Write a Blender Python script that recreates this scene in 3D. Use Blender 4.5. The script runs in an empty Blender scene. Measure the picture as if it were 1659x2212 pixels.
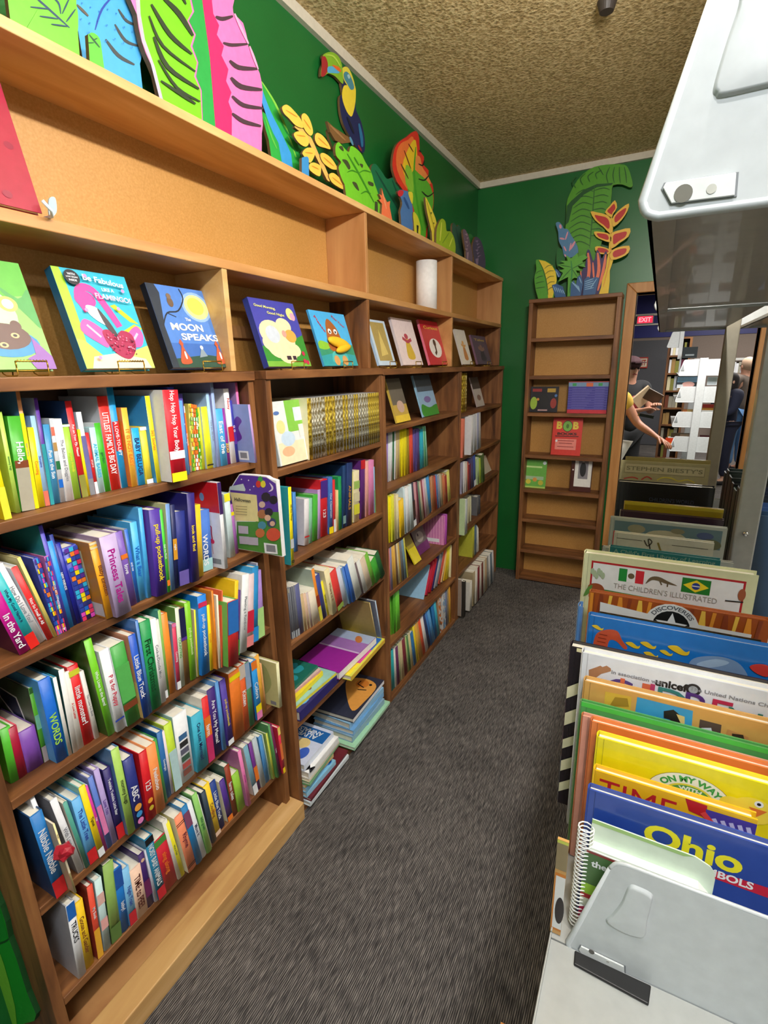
import bpy, bmesh, math, random
from mathutils import Vector, Matrix
random.seed(7)
SC = bpy.context.scene
COL = SC.collection
# ------------------------------------------------------------------ camera, world, lights, exposure
YAW, PITCH, ROLL, FPX, CH = 0.48621856, -0.27248131, -0.02313875, 1109.02449, 1.5
_f = Vector((-math.sin(YAW)*math.cos(PITCH), math.cos(YAW)*math.cos(PITCH), math.sin(PITCH)))
_r = _f.cross(Vector((0, 0, 1))).normalized(); _u = _r.cross(_f)
_c, _s = math.cos(ROLL), math.sin(ROLL)
RX, UY = _c*_r + _s*_u, -_s*_r + _c*_u
cam = bpy.data.cameras.new('camera'); cam.sensor_fit = 'VERTICAL'; cam.sensor_height = 36.0
cam.lens = FPX/2212*36.0; cam.clip_start = 0.02; cam.clip_end = 60
camo = bpy.data.objects.new('camera', cam); COL.objects.link(camo)
M3 = Matrix((RX, UY, -_f)).transposed()
camo.matrix_world = Matrix.Translation((0, 0, CH)) @ M3.to_4x4()
SC.camera = camo
W = bpy.data.worlds.new('world'); SC.world = W; W.use_nodes = True
W.node_tree.nodes['Background'].inputs[0].default_value = (0.9, 0.95, 1.0, 1)
W.node_tree.nodes['Background'].inputs[1].default_value = 0.10
SC.view_settings.view_transform = 'Standard'; SC.view_settings.look = 'None'
SC.view_settings.gamma = 1.0; SC.view_settings.use_curve_mapping = False
SC.view_settings.exposure = 0.33
def area(name, loc, sx, sy, power, col=(1, 1, 1), rot=(0, 0, 0)):
    l = bpy.data.lights.new(name, 'AREA'); l.shape = 'RECTANGLE'; l.size = sx; l.size_y = sy
    l.energy = power; l.color = col
    o = bpy.data.objects.new(name, l); COL.objects.link(o); o.location = loc; o.rotation_euler = rot
    return o
# bare-bulb strip hanging above the aisle, ceiling fixtures behind the camera and at the right (modelled below), unseen hall lights without fixtures
LX, LZ, LYS = .08, 2.33, (.12, .42, .72, 1.02, 1.32)  # farthest bulb added to brighten the far cases
for _y in LYS:
    l = bpy.data.lights.new('strip_bulb_light', 'POINT'); l.energy = 16; l.shadow_soft_size = .022; l.color = (1.0, .965, .91)
    o = bpy.data.objects.new('strip_bulb_light', l); COL.objects.link(o); o.location = (LX, _y, LZ)
area('ceiling_light_rear', (0.35, -.52, 2.50), .7, 0.3, 24, (0.93, 0.97, 1.0))
area('ceiling_light_right', (1.9, 1.4, 2.58), 0.6, 1.2, 30, (1.0, 0.93, 0.82))
area('hall_light', (.5, 5.2, 2.58), 1.0, .8, 55, (1.0, 0.97, 0.92))
area('hall_light_far', (1.2, 8.6, 2.58), 1.4, 1.4, 80, (1.0, 0.97, 0.92))

# ------------------------------------------------------------------ helpers
def ray(px, py):
    return RX*((px-829.5)/FPX) - UY*((py-1106)/FPX) + _f
def at(ax, val, px, py):
    """the point of the axis plane ax=val seen at photograph pixel px,py (1659x2212)"""
    d = ray(px, py); i = 'xyz'.index(ax); o = Vector((0, 0, CH))
    return o + d*((val-o[i])/d[i])
def win(ox, oy, s):
    return lambda x, y: (ox+x/s, oy+y/s)
def lin(h):
    if isinstance(h, str):
        h = [int(h[i:i+2], 16)/255 for i in (0, 2, 4)]
    return tuple(c/12.92 if c <= .04045 else ((c+.055)/1.055)**2.4 for c in h)
PAL = dict(wh='eceef2', cr='e6dcb4', ye='f4de08', yl='dede3a', lm='b6d85c', gr='46a92a', dg='1c6b3a', tl='2b98a2', tp='a4d4d6',
 cy='2fb0dc', sb='64acE6', bl='1565c6', nb='2b42a4', nv='1c2358', pu='5a3098', lv='a489cc', ll='c8b9d8', mg='ad1088', pk='e882ba',
 hp='d8305f', re='cc2024', cm='9c0a30', ma='6a1a3c', oo='ee7c24', po='f2a56e', sa='e6705c', pe='f2ccb2', br='7a3c20', bn='b08a50',
 gy='84868e', lg='c2c6cc', bk='14141a', ob='dc9a28', ol='8c8a3c', gd='b2932e', sv='a8a392', dt='1f6f70', wd='6b4526')
NAMES = dict(wh='white', cr='cream', ye='yellow', yl='lemon', lm='lime', gr='green', dg='dark green', tl='teal', tp='pale teal',
 cy='cyan', sb='sky blue', bl='blue', nb='royal blue', nv='navy', pu='purple', lv='lavender', ll='pale lilac', mg='magenta', pk='pink',
 hp='rose', re='red', cm='crimson', ma='maroon', oo='orange', po='peach', sa='salmon', pe='pale peach', br='rusty brown', bn='tan',
 gy='grey', lg='light grey', bk='black', ob='ochre', ol='olive', gd='gold', sv='silver', dt='deep teal', wd='brown')
_m = {}
def mat(col, rough=0.42, metal=0.0, emit=0, spec=0.5, coat=0.0):
    """plain printed or painted surface with faint procedural unevenness"""
    if isinstance(col, bpy.types.Material): return col
    if isinstance(col, str) and len(col) == 2: col = PAL[col]
    k = (col, rough, metal, emit, coat)
    if k in _m: return _m[k]
    nm = 'paint_'+(col if isinstance(col, str) else '%02x%02x%02x' % tuple(int(c*255) for c in col))
    m = bpy.data.materials.new(nm); m.use_nodes = True; nt = m.node_tree; b = nt.nodes['Principled BSDF']
    c = lin(col)
    if emit:
        b.inputs['Emission Color'].default_value = (*c, 1); b.inputs['Emission Strength'].default_value = emit
        b.inputs['Base Color'].default_value = (*c, 1)
    else:
        tx = nt.nodes.new('ShaderNodeTexCoord'); n = nt.nodes.new('ShaderNodeTexNoise'); n.inputs['Scale'].default_value = 60
        n.inputs['Detail'].default_value = 3
        mx = nt.nodes.new('ShaderNodeMixRGB'); mx.blend_type = 'MIX'
        mx.inputs[1].default_value = (*[v*0.86 for v in c], 1); mx.inputs[2].default_value = (*[min(1, v*1.08+.004) for v in c], 1)
        nt.links.new(tx.outputs['Object'], n.inputs['Vector']); nt.links.new(n.outputs['Fac'], mx.inputs[0])
        nt.links.new(mx.outputs[0], b.inputs['Base Color'])
    b.inputs['Roughness'].default_value = rough; b.inputs['Metallic'].default_value = metal
    b.inputs['Coat Weight'].default_value = coat
    _m[k] = m; return m
def nodemat(name, fn):
    m = bpy.data.materials.new(name); m.use_nodes = True
    fn(m.node_tree, m.node_tree.nodes['Principled BSDF']); return m
def ramp(nt, stops):
    r = nt.nodes.new('ShaderNodeValToRGB'); e = r.color_ramp.elements
    while len(e) < len(stops): e.new(0.5)
    for q, (p, c) in zip(e, stops): q.position = p; q.color = (*lin(c), 1)
    return r
def wood(name, dark, mid, light, rough=0.5, sc=(14, 1.4, 14), blotch=0.35):
    def fn(nt, b):
        L = nt.links.new
        tx = nt.nodes.new('ShaderNodeTexCoord'); mp = nt.nodes.new('ShaderNodeMapping'); mp.inputs['Scale'].default_value = sc
        n = nt.nodes.new('ShaderNodeTexNoise'); n.inputs['Scale'].default_value = 2.2; n.inputs['Detail'].default_value = 8; n.inputs['Distortion'].default_value = .6
        n2 = nt.nodes.new('ShaderNodeTexNoise'); n2.inputs['Scale'].default_value = 3.5; n2.inputs['Detail'].default_value = 4
        L(tx.outputs['Object'], mp.inputs['Vector']); L(mp.outputs[0], n.inputs['Vector']); L(tx.outputs['Object'], n2.inputs['Vector'])
        ad = nt.nodes.new('ShaderNodeMath'); ad.operation = 'MULTIPLY_ADD'; ad.inputs[1].default_value = blotch
        sb = nt.nodes.new('ShaderNodeMath'); sb.operation = 'SUBTRACT'; sb.inputs[1].default_value = .5
        L(n2.outputs['Fac'], sb.inputs[0]); L(sb.outputs[0], ad.inputs[0]); L(n.outputs['Fac'], ad.inputs[2])
        r = ramp(nt, [(.3, dark), (.5, mid), (.72, light)]); L(ad.outputs[0], r.inputs[0]); L(r.outputs[0], b.inputs['Base Color'])
        bp = nt.nodes.new('ShaderNodeBump'); bp.inputs['Strength'].default_value = .12; bp.inputs['Distance'].default_value = .002
        L(n.outputs['Fac'], bp.inputs['Height']); L(bp.outputs[0], b.inputs['Normal'])
        b.inputs['Roughness'].default_value = rough
    return nodemat(name, fn)
WOOD_D = wood('stained_pine', '50301a', '7a4d2a', '9a683c')
WOOD_DZ = wood('stained_pine_upright', '50301a', '7a4d2a', '9a683c', sc=(14, 14, 1.4))
WOOD_DX = wood('stained_pine_crosswise', '50301a', '7a4d2a', '9a683c', sc=(1.4, 14, 14))
WOOD_BACK = wood('stained_plywood_back', '3a2412', '4c3018', '5c3c20', sc=(3, 3, 1.2))
WOOD_L = wood('golden_plywood', 'a87440', 'bd8850', 'cf9d64', sc=(6, 1.0, 6), blotch=.3)
WOOD_LZ = wood('golden_plywood_upright', 'a06e3c', 'b58250', 'c6965f', sc=(6, 6, 1.0), blotch=.3)
WOOD_T = wood('birch_trim', 'c09058', 'd0a468', 'deb67e', sc=(10, 1.2, 10), blotch=.2)
WOOD_DOOR = wood('oak_door_trim', 'a9713a', 'bd8448', 'cc965a', sc=(12, 12, 1.2), blotch=.2)
def _board(h1, h2, h3):
    def fn(nt, b):
        L = nt.links.new
        tx = nt.nodes.new('ShaderNodeTexCoord'); n = nt.nodes.new('ShaderNodeTexNoise'); n.inputs['Scale'].default_value = 210; n.inputs['Detail'].default_value = 3
        n2 = nt.nodes.new('ShaderNodeTexNoise'); n2.inputs['Scale'].default_value = 2.5; n2.inputs['Detail'].default_value = 3
        L(tx.outputs['Object'], n.inputs['Vector']); L(tx.outputs['Object'], n2.inputs['Vector'])
        ad = nt.nodes.new('ShaderNodeMath'); ad.operation = 'MULTIPLY_ADD'; ad.inputs[1].default_value = .55; L(n2.outputs['Fac'], ad.inputs[0]); L(n.outputs['Fac'], ad.inputs[2])
        r = ramp(nt, [(.55, h1), (.78, h2), (1.0, h3)]); L(ad.outputs[0], r.inputs[0]); L(r.outputs[0], b.inputs['Base Color']); b.inputs['Roughness'].default_value = .5
    return fn
TAN = nodemat('tan_hardboard', _board('b4833f', 'bd8b49', 'c69552'))
WOOD_K = wood('base_plywood', 'a06c42', 'bb8854', 'cb9a66', sc=(5, 2, 5), blotch=.9)
def _wall(h1, h2):
    def fn(nt, b):
        L = nt.links.new
        tx = nt.nodes.new('ShaderNodeTexCoord'); n = nt.nodes.new('ShaderNodeTexNoise'); n.inputs['Scale'].default_value = 240; n.inputs['Detail'].default_value = 2
        L(tx.outputs['Object'], n.inputs['Vector'])
        n2 = nt.nodes.new('ShaderNodeTexNoise'); n2.inputs['Scale'].default_value = 3; L(tx.outputs['Object'], n2.inputs['Vector'])
        r = ramp(nt, [(.3, h1), (.7, h2)]); L(n2.outputs['Fac'], r.inputs[0]); L(r.outputs[0], b.inputs['Base Color'])
        bp = nt.nodes.new('ShaderNodeBump'); bp.inputs['Strength'].default_value = .15; bp.inputs['Distance'].default_value = .001
        L(n.outputs['Fac'], bp.inputs['Height']); L(bp.outputs[0], b.inputs['Normal']); b.inputs['Roughness'].default_value = .38
    return fn
GREEN_WALL = nodemat('green_wall_paint', _wall('15642a', '1a6e30'))
GREY_WALL = nodemat('warm_grey_wall', _wall('8f857c', '978d84'))
WHITE_WALL = nodemat('off_white_wall', _wall('c9c6be', 'd2cfc8'))
BLUE_WALL = nodemat('blue_wall_paint', _wall('1c1c6a', '222478'))
def _ceil(nt, b):
    L = nt.links.new
    tx = nt.nodes.new('ShaderNodeTexCoord'); n = nt.nodes.new('ShaderNodeTexNoise'); n.inputs['Scale'].default_value = 62; n.inputs['Detail'].default_value = 5; n.inputs['Roughness'].default_value = .65
    v = nt.nodes.new('ShaderNodeTexVoronoi'); v.inputs['Scale'].default_value = 85
    L(tx.outputs['Object'], n.inputs['Vector']); L(tx.outputs['Object'], v.inputs['Vector'])
    mx = nt.nodes.new('ShaderNodeMath'); mx.operation = 'MULTIPLY_ADD'; mx.inputs[1].default_value = .35
    L(v.outputs['Distance'], mx.inputs[0]); L(n.outputs['Fac'], mx.inputs[2])
    r = ramp(nt, [(.42, '9c8658'), (.62, 'c8ac76'), (.8, 'ecd5a0')]); L(mx.outputs[0], r.inputs[0]); L(r.outputs[0], b.inputs['Base Color'])
    bp = nt.nodes.new('ShaderNodeBump'); bp.inputs['Strength'].default_value = 1.0; bp.inputs['Distance'].default_value = .012
    L(mx.outputs[0], bp.inputs['Height']); L(bp.outputs[0], b.inputs['Normal']); b.inputs['Roughness'].default_value = .75
CEIL = nodemat('textured_ceiling', _ceil)
def _carpet(nt, b):
    L = nt.links.new
    tx = nt.nodes.new('ShaderNodeTexCoord'); mp = nt.nodes.new('ShaderNodeMapping')
    mp.inputs['Rotation'].default_value = (0, 0, math.radians(3)); mp.inputs['Scale'].default_value = (210, 16, 1)
    n = nt.nodes.new('ShaderNodeTexNoise'); n.inputs['Scale'].default_value = 1.6; n.inputs['Detail'].default_value = 5
    L(tx.outputs['Object'], mp.inputs['Vector']); L(mp.outputs[0], n.inputs['Vector'])
    n2 = nt.nodes.new('ShaderNodeTexNoise'); n2.inputs['Scale'].default_value = 5; n2.inputs['Detail'].default_value = 3; L(tx.outputs['Object'], n2.inputs['Vector'])
    w = nt.nodes.new('ShaderNodeTexWave'); w.inputs['Scale'].default_value = 62; w.inputs['Distortion'].default_value = .8; w.inputs['Detail'].default_value = 2
    L(tx.outputs['Object'], w.inputs['Vector'])
    a = nt.nodes.new('ShaderNodeMath'); a.operation = 'MULTIPLY_ADD'; a.inputs[1].default_value = .30; L(w.outputs['Fac'], a.inputs[0]); L(n.outputs['Fac'], a.inputs[2])
    a2 = nt.nodes.new('ShaderNodeMath'); a2.operation = 'MULTIPLY_ADD'; a2.inputs[1].default_value = .22; L(n2.outputs['Fac'], a2.inputs[0]); L(a.outputs[0], a2.inputs[2])
    r = ramp(nt, [(.50, '1e1c1b'), (.74, '454140'), (1.0, '8e8781')]); L(a2.outputs[0], r.inputs[0]); L(r.outputs[0], b.inputs['Base Color'])
    bp = nt.nodes.new('ShaderNodeBump'); bp.inputs['Strength'].default_value = .8; bp.inputs['Distance'].default_value = .004
    L(a2.outputs[0], bp.inputs['Height']); L(bp.outputs[0], b.inputs['Normal']); b.inputs['Roughness'].default_value = .95
CARPET = nodemat('ribbed_charcoal_carpet', _carpet)
def _foil(c1, c2):
    def fn(nt, b):
        L = nt.links.new
        tx = nt.nodes.new('ShaderNodeTexCoord'); n = nt.nodes.new('ShaderNodeTexNoise'); n.inputs['Scale'].default_value = 70; n.inputs['Detail'].default_value = 4
        L(tx.outputs['Object'], n.inputs['Vector'])
        r = ramp(nt, [(.4, '806820'), (.5, c1), (.62, c2)]); L(n.outputs['Fac'], r.inputs[0]); L(r.outputs[0], b.inputs['Base Color'])
        b.inputs['Metallic'].default_value = .55; b.inputs['Roughness'].default_value = .35
        bp = nt.nodes.new('ShaderNodeBump'); bp.inputs['Strength'].default_value = .6; bp.inputs['Distance'].default_value = .002
        L(n.outputs['Fac'], bp.inputs['Height']); L(bp.outputs[0], b.inputs['Normal'])
    return fn
FOIL_G = nodemat('gold_foil', _foil('ccac30', 'ffe868')); FOIL_S = nodemat('silver_foil', _foil('b0aa92', 'fffbe8'))
STEEL = mat('a9aba8', .38, coat=.2); STEEL_D = mat('8d887c', .33, coat=.3)
PAGES = mat('ece6d6', .8)

def mesh_obj(name, bm, mats, parent=None):
    me = bpy.data.meshes.new(name); bmesh.ops.recalc_face_normals(bm, faces=bm.faces[:]) if getattr(bm, '_solid', True) else None
    bm.to_mesh(me); bm.free()
    for m in (mats if isinstance(mats, (list, tuple)) else [mats]): me.materials.append(m)
    o = bpy.data.objects.new(name, me); COL.objects.link(o)
    if parent is not None: o.parent = parent
    return o
def tag(o, label=None, cat=None, group=None, kind=None):
    if label: o['label'] = label
    if cat: o['category'] = cat
    if group: o['group'] = group
    if kind: o['kind'] = kind
    return o
def thing(name, label, cat, loc=(0, 0, 0), rz=0, group=None):
    o = bpy.data.objects.new(name, None); COL.objects.link(o); o.location = loc; o.rotation_euler = (0, 0, rz)
    o.empty_display_size = .05
    return tag(o, label, cat, group)
def box(bm, a, b, mi=0, M=None):
    x0, y0, z0 = a; x1, y1, z1 = b
    vs = [bm.verts.new(v if M is None else M @ Vector(v)) for v in
          [(x0, y0, z0), (x1, y0, z0), (x1, y1, z0), (x0, y1, z0), (x0, y0, z1), (x1, y0, z1), (x1, y1, z1), (x0, y1, z1)]]
    for q in ((0, 3, 2, 1), (4, 5, 6, 7), (0, 1, 5, 4), (1, 2, 6, 5), (2, 3, 7, 6), (3, 0, 4, 7)):
        f = bm.faces.new([vs[i] for i in q]); f.material_index = mi
def prism(bm, pts, ext, mi=0, side=None):
    """pts: 3d polygon, extruded by vector ext"""
    a = [bm.verts.new(p) for p in pts]; b = [bm.verts.new(Vector(p)+ext) for p in pts]
    f = bm.faces.new(a); f.material_index = mi
    f = bm.faces.new(b[::-1]); f.material_index = mi if side is None else side
    n = len(pts)
    for i in range(n):
        f = bm.faces.new((a[i], b[i], b[(i+1) % n], a[(i+1) % n])); f.material_index = mi if side is None else side
def boxobj(name, a, b, m, parent=None, bev=0.0):
    """box mesh whose coordinates are relative to the parent's location"""
    o = Vector(parent.location) if parent is not None else Vector((0, 0, 0))
    bm = bmesh.new(); box(bm, Vector(a)-o, Vector(b)-o)
    ob = mesh_obj(name, bm, m, parent)
    if bev: 
        md = ob.modifiers.new('bevel', 'BEVEL'); md.width = bev; md.segments = 2
    return ob
def tube(bm, pts, r, seg=8, mi=0, close=False):
    pts = [Vector(p) for p in pts]; rings = []
    n = len(pts)
    for i, p in enumerate(pts):
        if close: d = (pts[(i+1) % n]-pts[i-1])
        else: d = pts[min(i+1, n-1)]-pts[max(i-1, 0)]
        d.normalize(); up = Vector((0, 0, 1)) if abs(d.z) < .9 else Vector((1, 0, 0))
        a = d.cross(up).normalized(); b = d.cross(a)
        rr = r[i] if isinstance(r, (list, tuple)) else r
        rings.append([bm.verts.new(p+(a*math.cos(t)+b*math.sin(t))*rr) for t in [2*math.pi*k/seg for k in range(seg)]])
    for i in range(n if close else n-1):
        A, B = rings[i], rings[(i+1) % n]
        for k in range(seg):
            f = bm.faces.new((A[k], A[(k+1) % seg], B[(k+1) % seg], B[k])); f.material_index = mi; f.smooth = True
    if not close:
        for R_ in (rings[0][::-1], rings[-1]):
            f = bm.faces.new(R_); f.material_index = mi
def smooth(pts, n=4, closed=True):
    out = []; L = len(pts)
    for i in range(L if closed else L-1):
        if closed: p0, p1, p2, p3 = pts[i-1], pts[i], pts[(i+1) % L], pts[(i+2) % L]
        else: p0, p1, p2, p3 = pts[max(i-1, 0)], pts[i], pts[i+1], pts[min(i+2, L-1)]
        for k in range(n):
            t = k/n
            out.append(tuple(.5*((2*b)+(-a+c)*t+(2*a-5*b+4*c-d)*t*t+(-a+3*b-3*c+d)*t**3) for a, b, c, d in zip(p0, p1, p2, p3)))
    if not closed: out.append(tuple(pts[-1]))
    return out
_tx = {}
def textgeo(s, bold=0.02):
    """flat glyph mesh of a string: unit height, centred, with its width"""
    if (s, bold) in _tx: return _tx[(s, bold)]
    c = bpy.data.curves.new('t', 'FONT'); c.body = s; c.align_x = 'CENTER'; c.align_y = 'CENTER'; c.offset = bold; c.resolution_u = 4; c.size = 1.0
    o = bpy.data.objects.new('t', c); me = bpy.data.meshes.new_from_object(o)
    V = [v.co.copy() for v in me.vertices]; F = [tuple(p.vertices) for p in me.polygons]
    bpy.data.objects.remove(o); bpy.data.curves.remove(c); bpy.data.meshes.remove(me)
    x0 = min(v.x for v in V); x1 = max(v.x for v in V); y0 = min(v.y for v in V); y1 = max(v.y for v in V)
    V = [((v.x-(x0+x1)/2), (v.y-(y0+y1)/2)) for v in V]
    _tx[(s, bold)] = (V, F, x1-x0, y1-y0); return _tx[(s, bold)]
class Face:
    """a flat painted face: origin, unit vectors U (right) and V (up); layers of paint sit fractions of a millimetre proud"""
    def __init__(s, bm, mats, O, U, V, step=.00025):
        s.bm, s.mats, s.O, s.U, s.V = bm, mats, Vector(O), Vector(U).normalized(), Vector(V).normalized()
        s.N = s.U.cross(s.V); s.k = 1; s.step = step
    def mi(s, col):
        m = col if isinstance(col, bpy.types.Material) else mat(col)
        if m not in s.mats: s.mats.append(m)
        return s.mats.index(m)
    lim = None
    def P(s, u, v):
        if s.lim: u = min(max(u, 0), s.lim[0]); v = min(max(v, 0), s.lim[1])
        return s.O+s.U*u+s.V*v+s.N*(s.k*s.step)
    def poly(s, pts, col):
        f = s.bm.faces.new([s.bm.verts.new(s.P(*p)) for p in pts]); f.material_index = s.mi(col)
        f.normal_update()
        if f.normal.dot(s.N) < 0: f.normal_flip()
        s.k += .35
    def rect(s, u0, v0, u1, v1, col): s.poly([(u0, v0), (u1, v0), (u1, v1), (u0, v1)], col)
    def disc(s, u, v, r, col, r2=None, n=20, rot=0):
        r2 = r2 or r; c, d = math.cos(rot), math.sin(rot)
        P = [(math.cos(2*math.pi*i/n)*r, math.sin(2*math.pi*i/n)*r2) for i in range(n)]
        s.poly([(u+a*c-b*d, v+a*d+b*c) for a, b in P], col)
    def stroke(s, pts, w, col, taper=False):
        m = s.mi(col); n = len(pts); L = []; Rr = []
        for i, p in enumerate(pts):
            a = pts[max(i-1, 0)]; b = pts[min(i+1, n-1)]; dx, dy = b[0]-a[0], b[1]-a[1]; l = math.hypot(dx, dy) or 1
            ww = w/2*((math.sin(math.pi*(i+.35)/(n-.3)) if taper else 1)); L.append((p[0]-dy/l*ww, p[1]+dx/l*ww)); Rr.append((p[0]+dy/l*ww, p[1]-dx/l*ww))
        vl = [s.bm.verts.new(s.P(*p)) for p in L]; vr = [s.bm.verts.new(s.P(*p)) for p in Rr]
        for i in range(n-1):
            f = s.bm.faces.new((vr[i], vr[i+1], vl[i+1], vl[i])); f.material_index = m
        s.k += .35
    def text(s, st, u, v, h, col, ang=0, w=None, bold=.02, arc=None):
        V, F, tw, th = textgeo(st, bold); sx = sy = h/max(th, .01)
        if w: sx = w/tw
        m = s.mi(col); c, d = math.cos(ang), math.sin(ang); vs = []
        for a, b in V:
            a, b = a*sx, b*sy
            if arc: t = a/arc; a, b = math.sin(t)*(arc+b), math.cos(t)*(arc+b)-arc
            vs.append(s.bm.verts.new(s.P(u+a*c-b*d, v+a*d+b*c)))
        for f in F:
            try: g = s.bm.faces.new([vs[i] for i in f]); g.material_index = m
            except ValueError: pass
        s.k += .35
# ------------------------------------------------------------------ the room
def struct(name, a, b, m):
    o = boxobj(name, a, b, m); o['kind'] = 'structure'; return o
YB, ZC, XL = 3.68, 2.65, -1.19
struct('floor', (-3.2, -2.6, -.1), (3.2, 11.0, 0), CARPET)
struct('ceiling', (-3.2, -2.6, ZC), (3.2, 11.0, ZC+.1), CEIL)
struct('wall_left', (XL-.12, -2.6, 0), (XL, YB, ZC), GREEN_WALL)
struct('wall_right', (3.2, -2.6, 0), (3.3, 11.0, ZC), WHITE_WALL)
struct('wall_front', (-3.2, -2.7, 0), (3.2, -2.6, ZC), WHITE_WALL)
DX0, DX1, DZ = -.18, .47, 1.905
bm = bmesh.new()
box(bm, (-3.2, YB, 0), (DX0, YB+.11, ZC)); box(bm, (DX1, YB, 0), (3.2, YB+.11, ZC)); box(bm, (DX0, YB, DZ), (DX1, YB+.11, ZC))
o = mesh_obj('wall_back', bm, GREEN_WALL); o['kind'] = 'structure'
struct('wall_hall_left', (-3.3, YB+.11, 0), (-3.2, 11.0, ZC), GREY_WALL)
bm = bmesh.new(); box(bm, (-3.2, 10.9, 0), (3.2, 11.0, 1.93)); o = mesh_obj('wall_far', bm, mat('8a7a70', .7)); o['kind'] = 'structure'
struct('trim_1', (-3.2, 10.88, 1.93), (3.2, 11.0, 2.65), BLUE_WALL)
M_TRIM = mat('d8d0be', .5)
struct('trim_2', (XL, -2.6, ZC-.035), (XL+.018, YB, ZC), M_TRIM)
struct('trim_3', (XL, YB-.018, ZC-.035), (3.2, YB, ZC), M_TRIM)
struct('trim_4', (-3.2, 10.84, 2.30), (3.2, 10.90, 2.335), mat('e8e2d6', .5))
struct('trim_5', (-3.2, 10.84, 2.14), (3.2, 10.90, 2.165), mat('e8e2d6', .5))
# door casing of the open doorway
fw = .058
bm = bmesh.new()
prism(bm, [(DX0-fw, YB-.02, 0), (DX0, YB-.02, 0), (DX0, YB-.02, DZ), (DX0-fw, YB-.02, DZ+fw)], Vector((0, .15, 0)))
prism(bm, [(DX1, YB-.02, 0), (DX1+fw, YB-.02, 0), (DX1+fw, YB-.02, DZ+fw), (DX1, YB-.02, DZ)], Vector((0, .15, 0)))
prism(bm, [(DX0-fw, YB-.02, DZ+fw), (DX0, YB-.02, DZ), (DX1, YB-.02, DZ), (DX1+fw, YB-.02, DZ+fw)], Vector((0, .15, 0)))
o = mesh_obj('door_1', bm, WOOD_DOOR); o['kind'] = 'structure'
md = o.modifiers.new('b', 'BEVEL'); md.width = .004; md.segments = 2
# ceiling fluorescent fixtures (above the camera's view)
def fixture(label, x, y, sx, sy):
    t = thing('ceiling_light', label, 'ceiling light', (x, y, ZC))
    boxobj('housing', (x-sx/2, y-sy/2, ZC-.055), (x+sx/2, y+sy/2, ZC-.001), mat('e4e4e0', .4), t)
fixture('broad white ceiling light behind the photographer', .35, -.52, .8, .4)
fixture('warm ceiling light on the far right of the room', 1.9, 1.4, .7, 1.3)
t = thing('pendant_strip_light', 'white hanging strip of five bare bulbs above the aisle', 'hanging light', (LX, .69, 2.38))
boxobj('housing', (LX-.03, -.02, 2.375), (LX+.03, 1.40, 2.41), mat('e4e4e0', .4), t)
for y in (.1, 1.28): boxobj('hanger_rod', (LX-.004, y, 2.41), (LX+.004, y+.008, ZC), mat('9c9c98', .4), t)
p = at('z', ZC, 1312, 2)
t = thing('ceiling_sensor', 'small dark round sensor on the tan textured ceiling', 'ceiling sensor', p)
bm = bmesh.new(); bmesh.ops.create_cone(bm, cap_ends=True, segments=24, radius1=.022, radius2=.032, depth=.03, matrix=Matrix.Translation((0, 0, -.015)))
mesh_obj('sensor_cap', bm, mat('3c3430', .5), t)

# ------------------------------------------------------------------ wooden cases along the left wall
XB = -1.168
def lower_case(label, y0, y1, front, shelves, H=1.50, th=.022, topth=.024, wl=None, dark=True, kick=False, base=.02, baset=.02):
    t = thing('bookcase', label, 'bookcase', (front, (y0+y1)/2, 0))
    boxobj('back_panel', (XB-.012, y0, 0), (XB, y1, H-.01), WOOD_BACK, t)
    for a in (y0, y1-th):
        boxobj('side_panel', (XB, a, 0), (front, a+th, H-topth), WOOD_DZ, t, .0015)
    boxobj('top_board', (XB, y0-.001, H-topth), (front+.006, y1+.001, H), WOOD_D, t, .002)
    for z in shelves:
        boxobj('shelf', (XB, y0+th, z-.020), (front, y1-th, z), WOOD_D, t, .0015)
    boxobj('base_board', (XB, y0+th, base-baset), (front-(.021 if kick else 0), y1-th, base), WOOD_K if kick else WOOD_D, t)
    if kick:
        boxobj('kick_board', (front+.0005-.02, y0, .0), (-.935, 1.130, .068), WOOD_T, t, .003)
    return t
XF = -.955
S1 = [1.258, 1.003, .742, .479, .226]
lower_case('nearest and widest dark wood bookcase, crammed with board books, pale kick board', .335, 1.118, -.985, S1, kick=True, base=.045, baset=.04)
S2 = [1.222, .930, .655, .362]
lower_case('dark wood bookcase with gold-spined books and untidy stacks of books at its foot', 1.132, 1.818, XF, S2, H=1.502)
S3 = [1.268, 1.018, .780, .548, .298]
lower_case('dark wood bookcase with two propped picture books above a purple and turquoise row', 1.820, 2.722, XF, S3, H=1.499)
S4 = [1.25, 1.003, .780, .545, .295]
lower_case('farthest dark wood bookcase of the left wall, mostly half-empty shelves', 2.724, 3.60, XF, S4, H=1.499)
# hutch of golden plywood standing on the cases
XU, UY0, UY1 = -1.0, .14, 3.66
t = thing('wall_shelf_unit', 'long golden plywood shelf unit on top of the bookcases under the jungle cutouts', 'shelf unit', (XU, 1.9, 1.5))
boxobj('back_panel', (XB-.012, UY0, 1.5), (XB, UY1, 2.05), TAN, t)
boxobj('top_board', (XB-.012, UY0, 2.040), (XU+.004, UY1, 2.060), WOOD_T, t, .002)
boxobj('middle_shelf', (XB, UY0, 1.750), (XU+.002, UY1, 1.772), WOOD_L, t, .002)
for y in (1.795, 2.69, UY1-.02):
    boxobj('divider', (XB, y, 1.772), (XU, y+.018, 2.040), WOOD_LZ, t, .0015)
for y, m in ((1.055, WOOD_T), (1.795, WOOD_DZ), (2.70, WOOD_L), (UY1-.02, WOOD_DZ)):
    o = boxobj('divider', (XB, y, 1.502), (XU, y+.018, 1.750), m, t, .0015)
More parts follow.
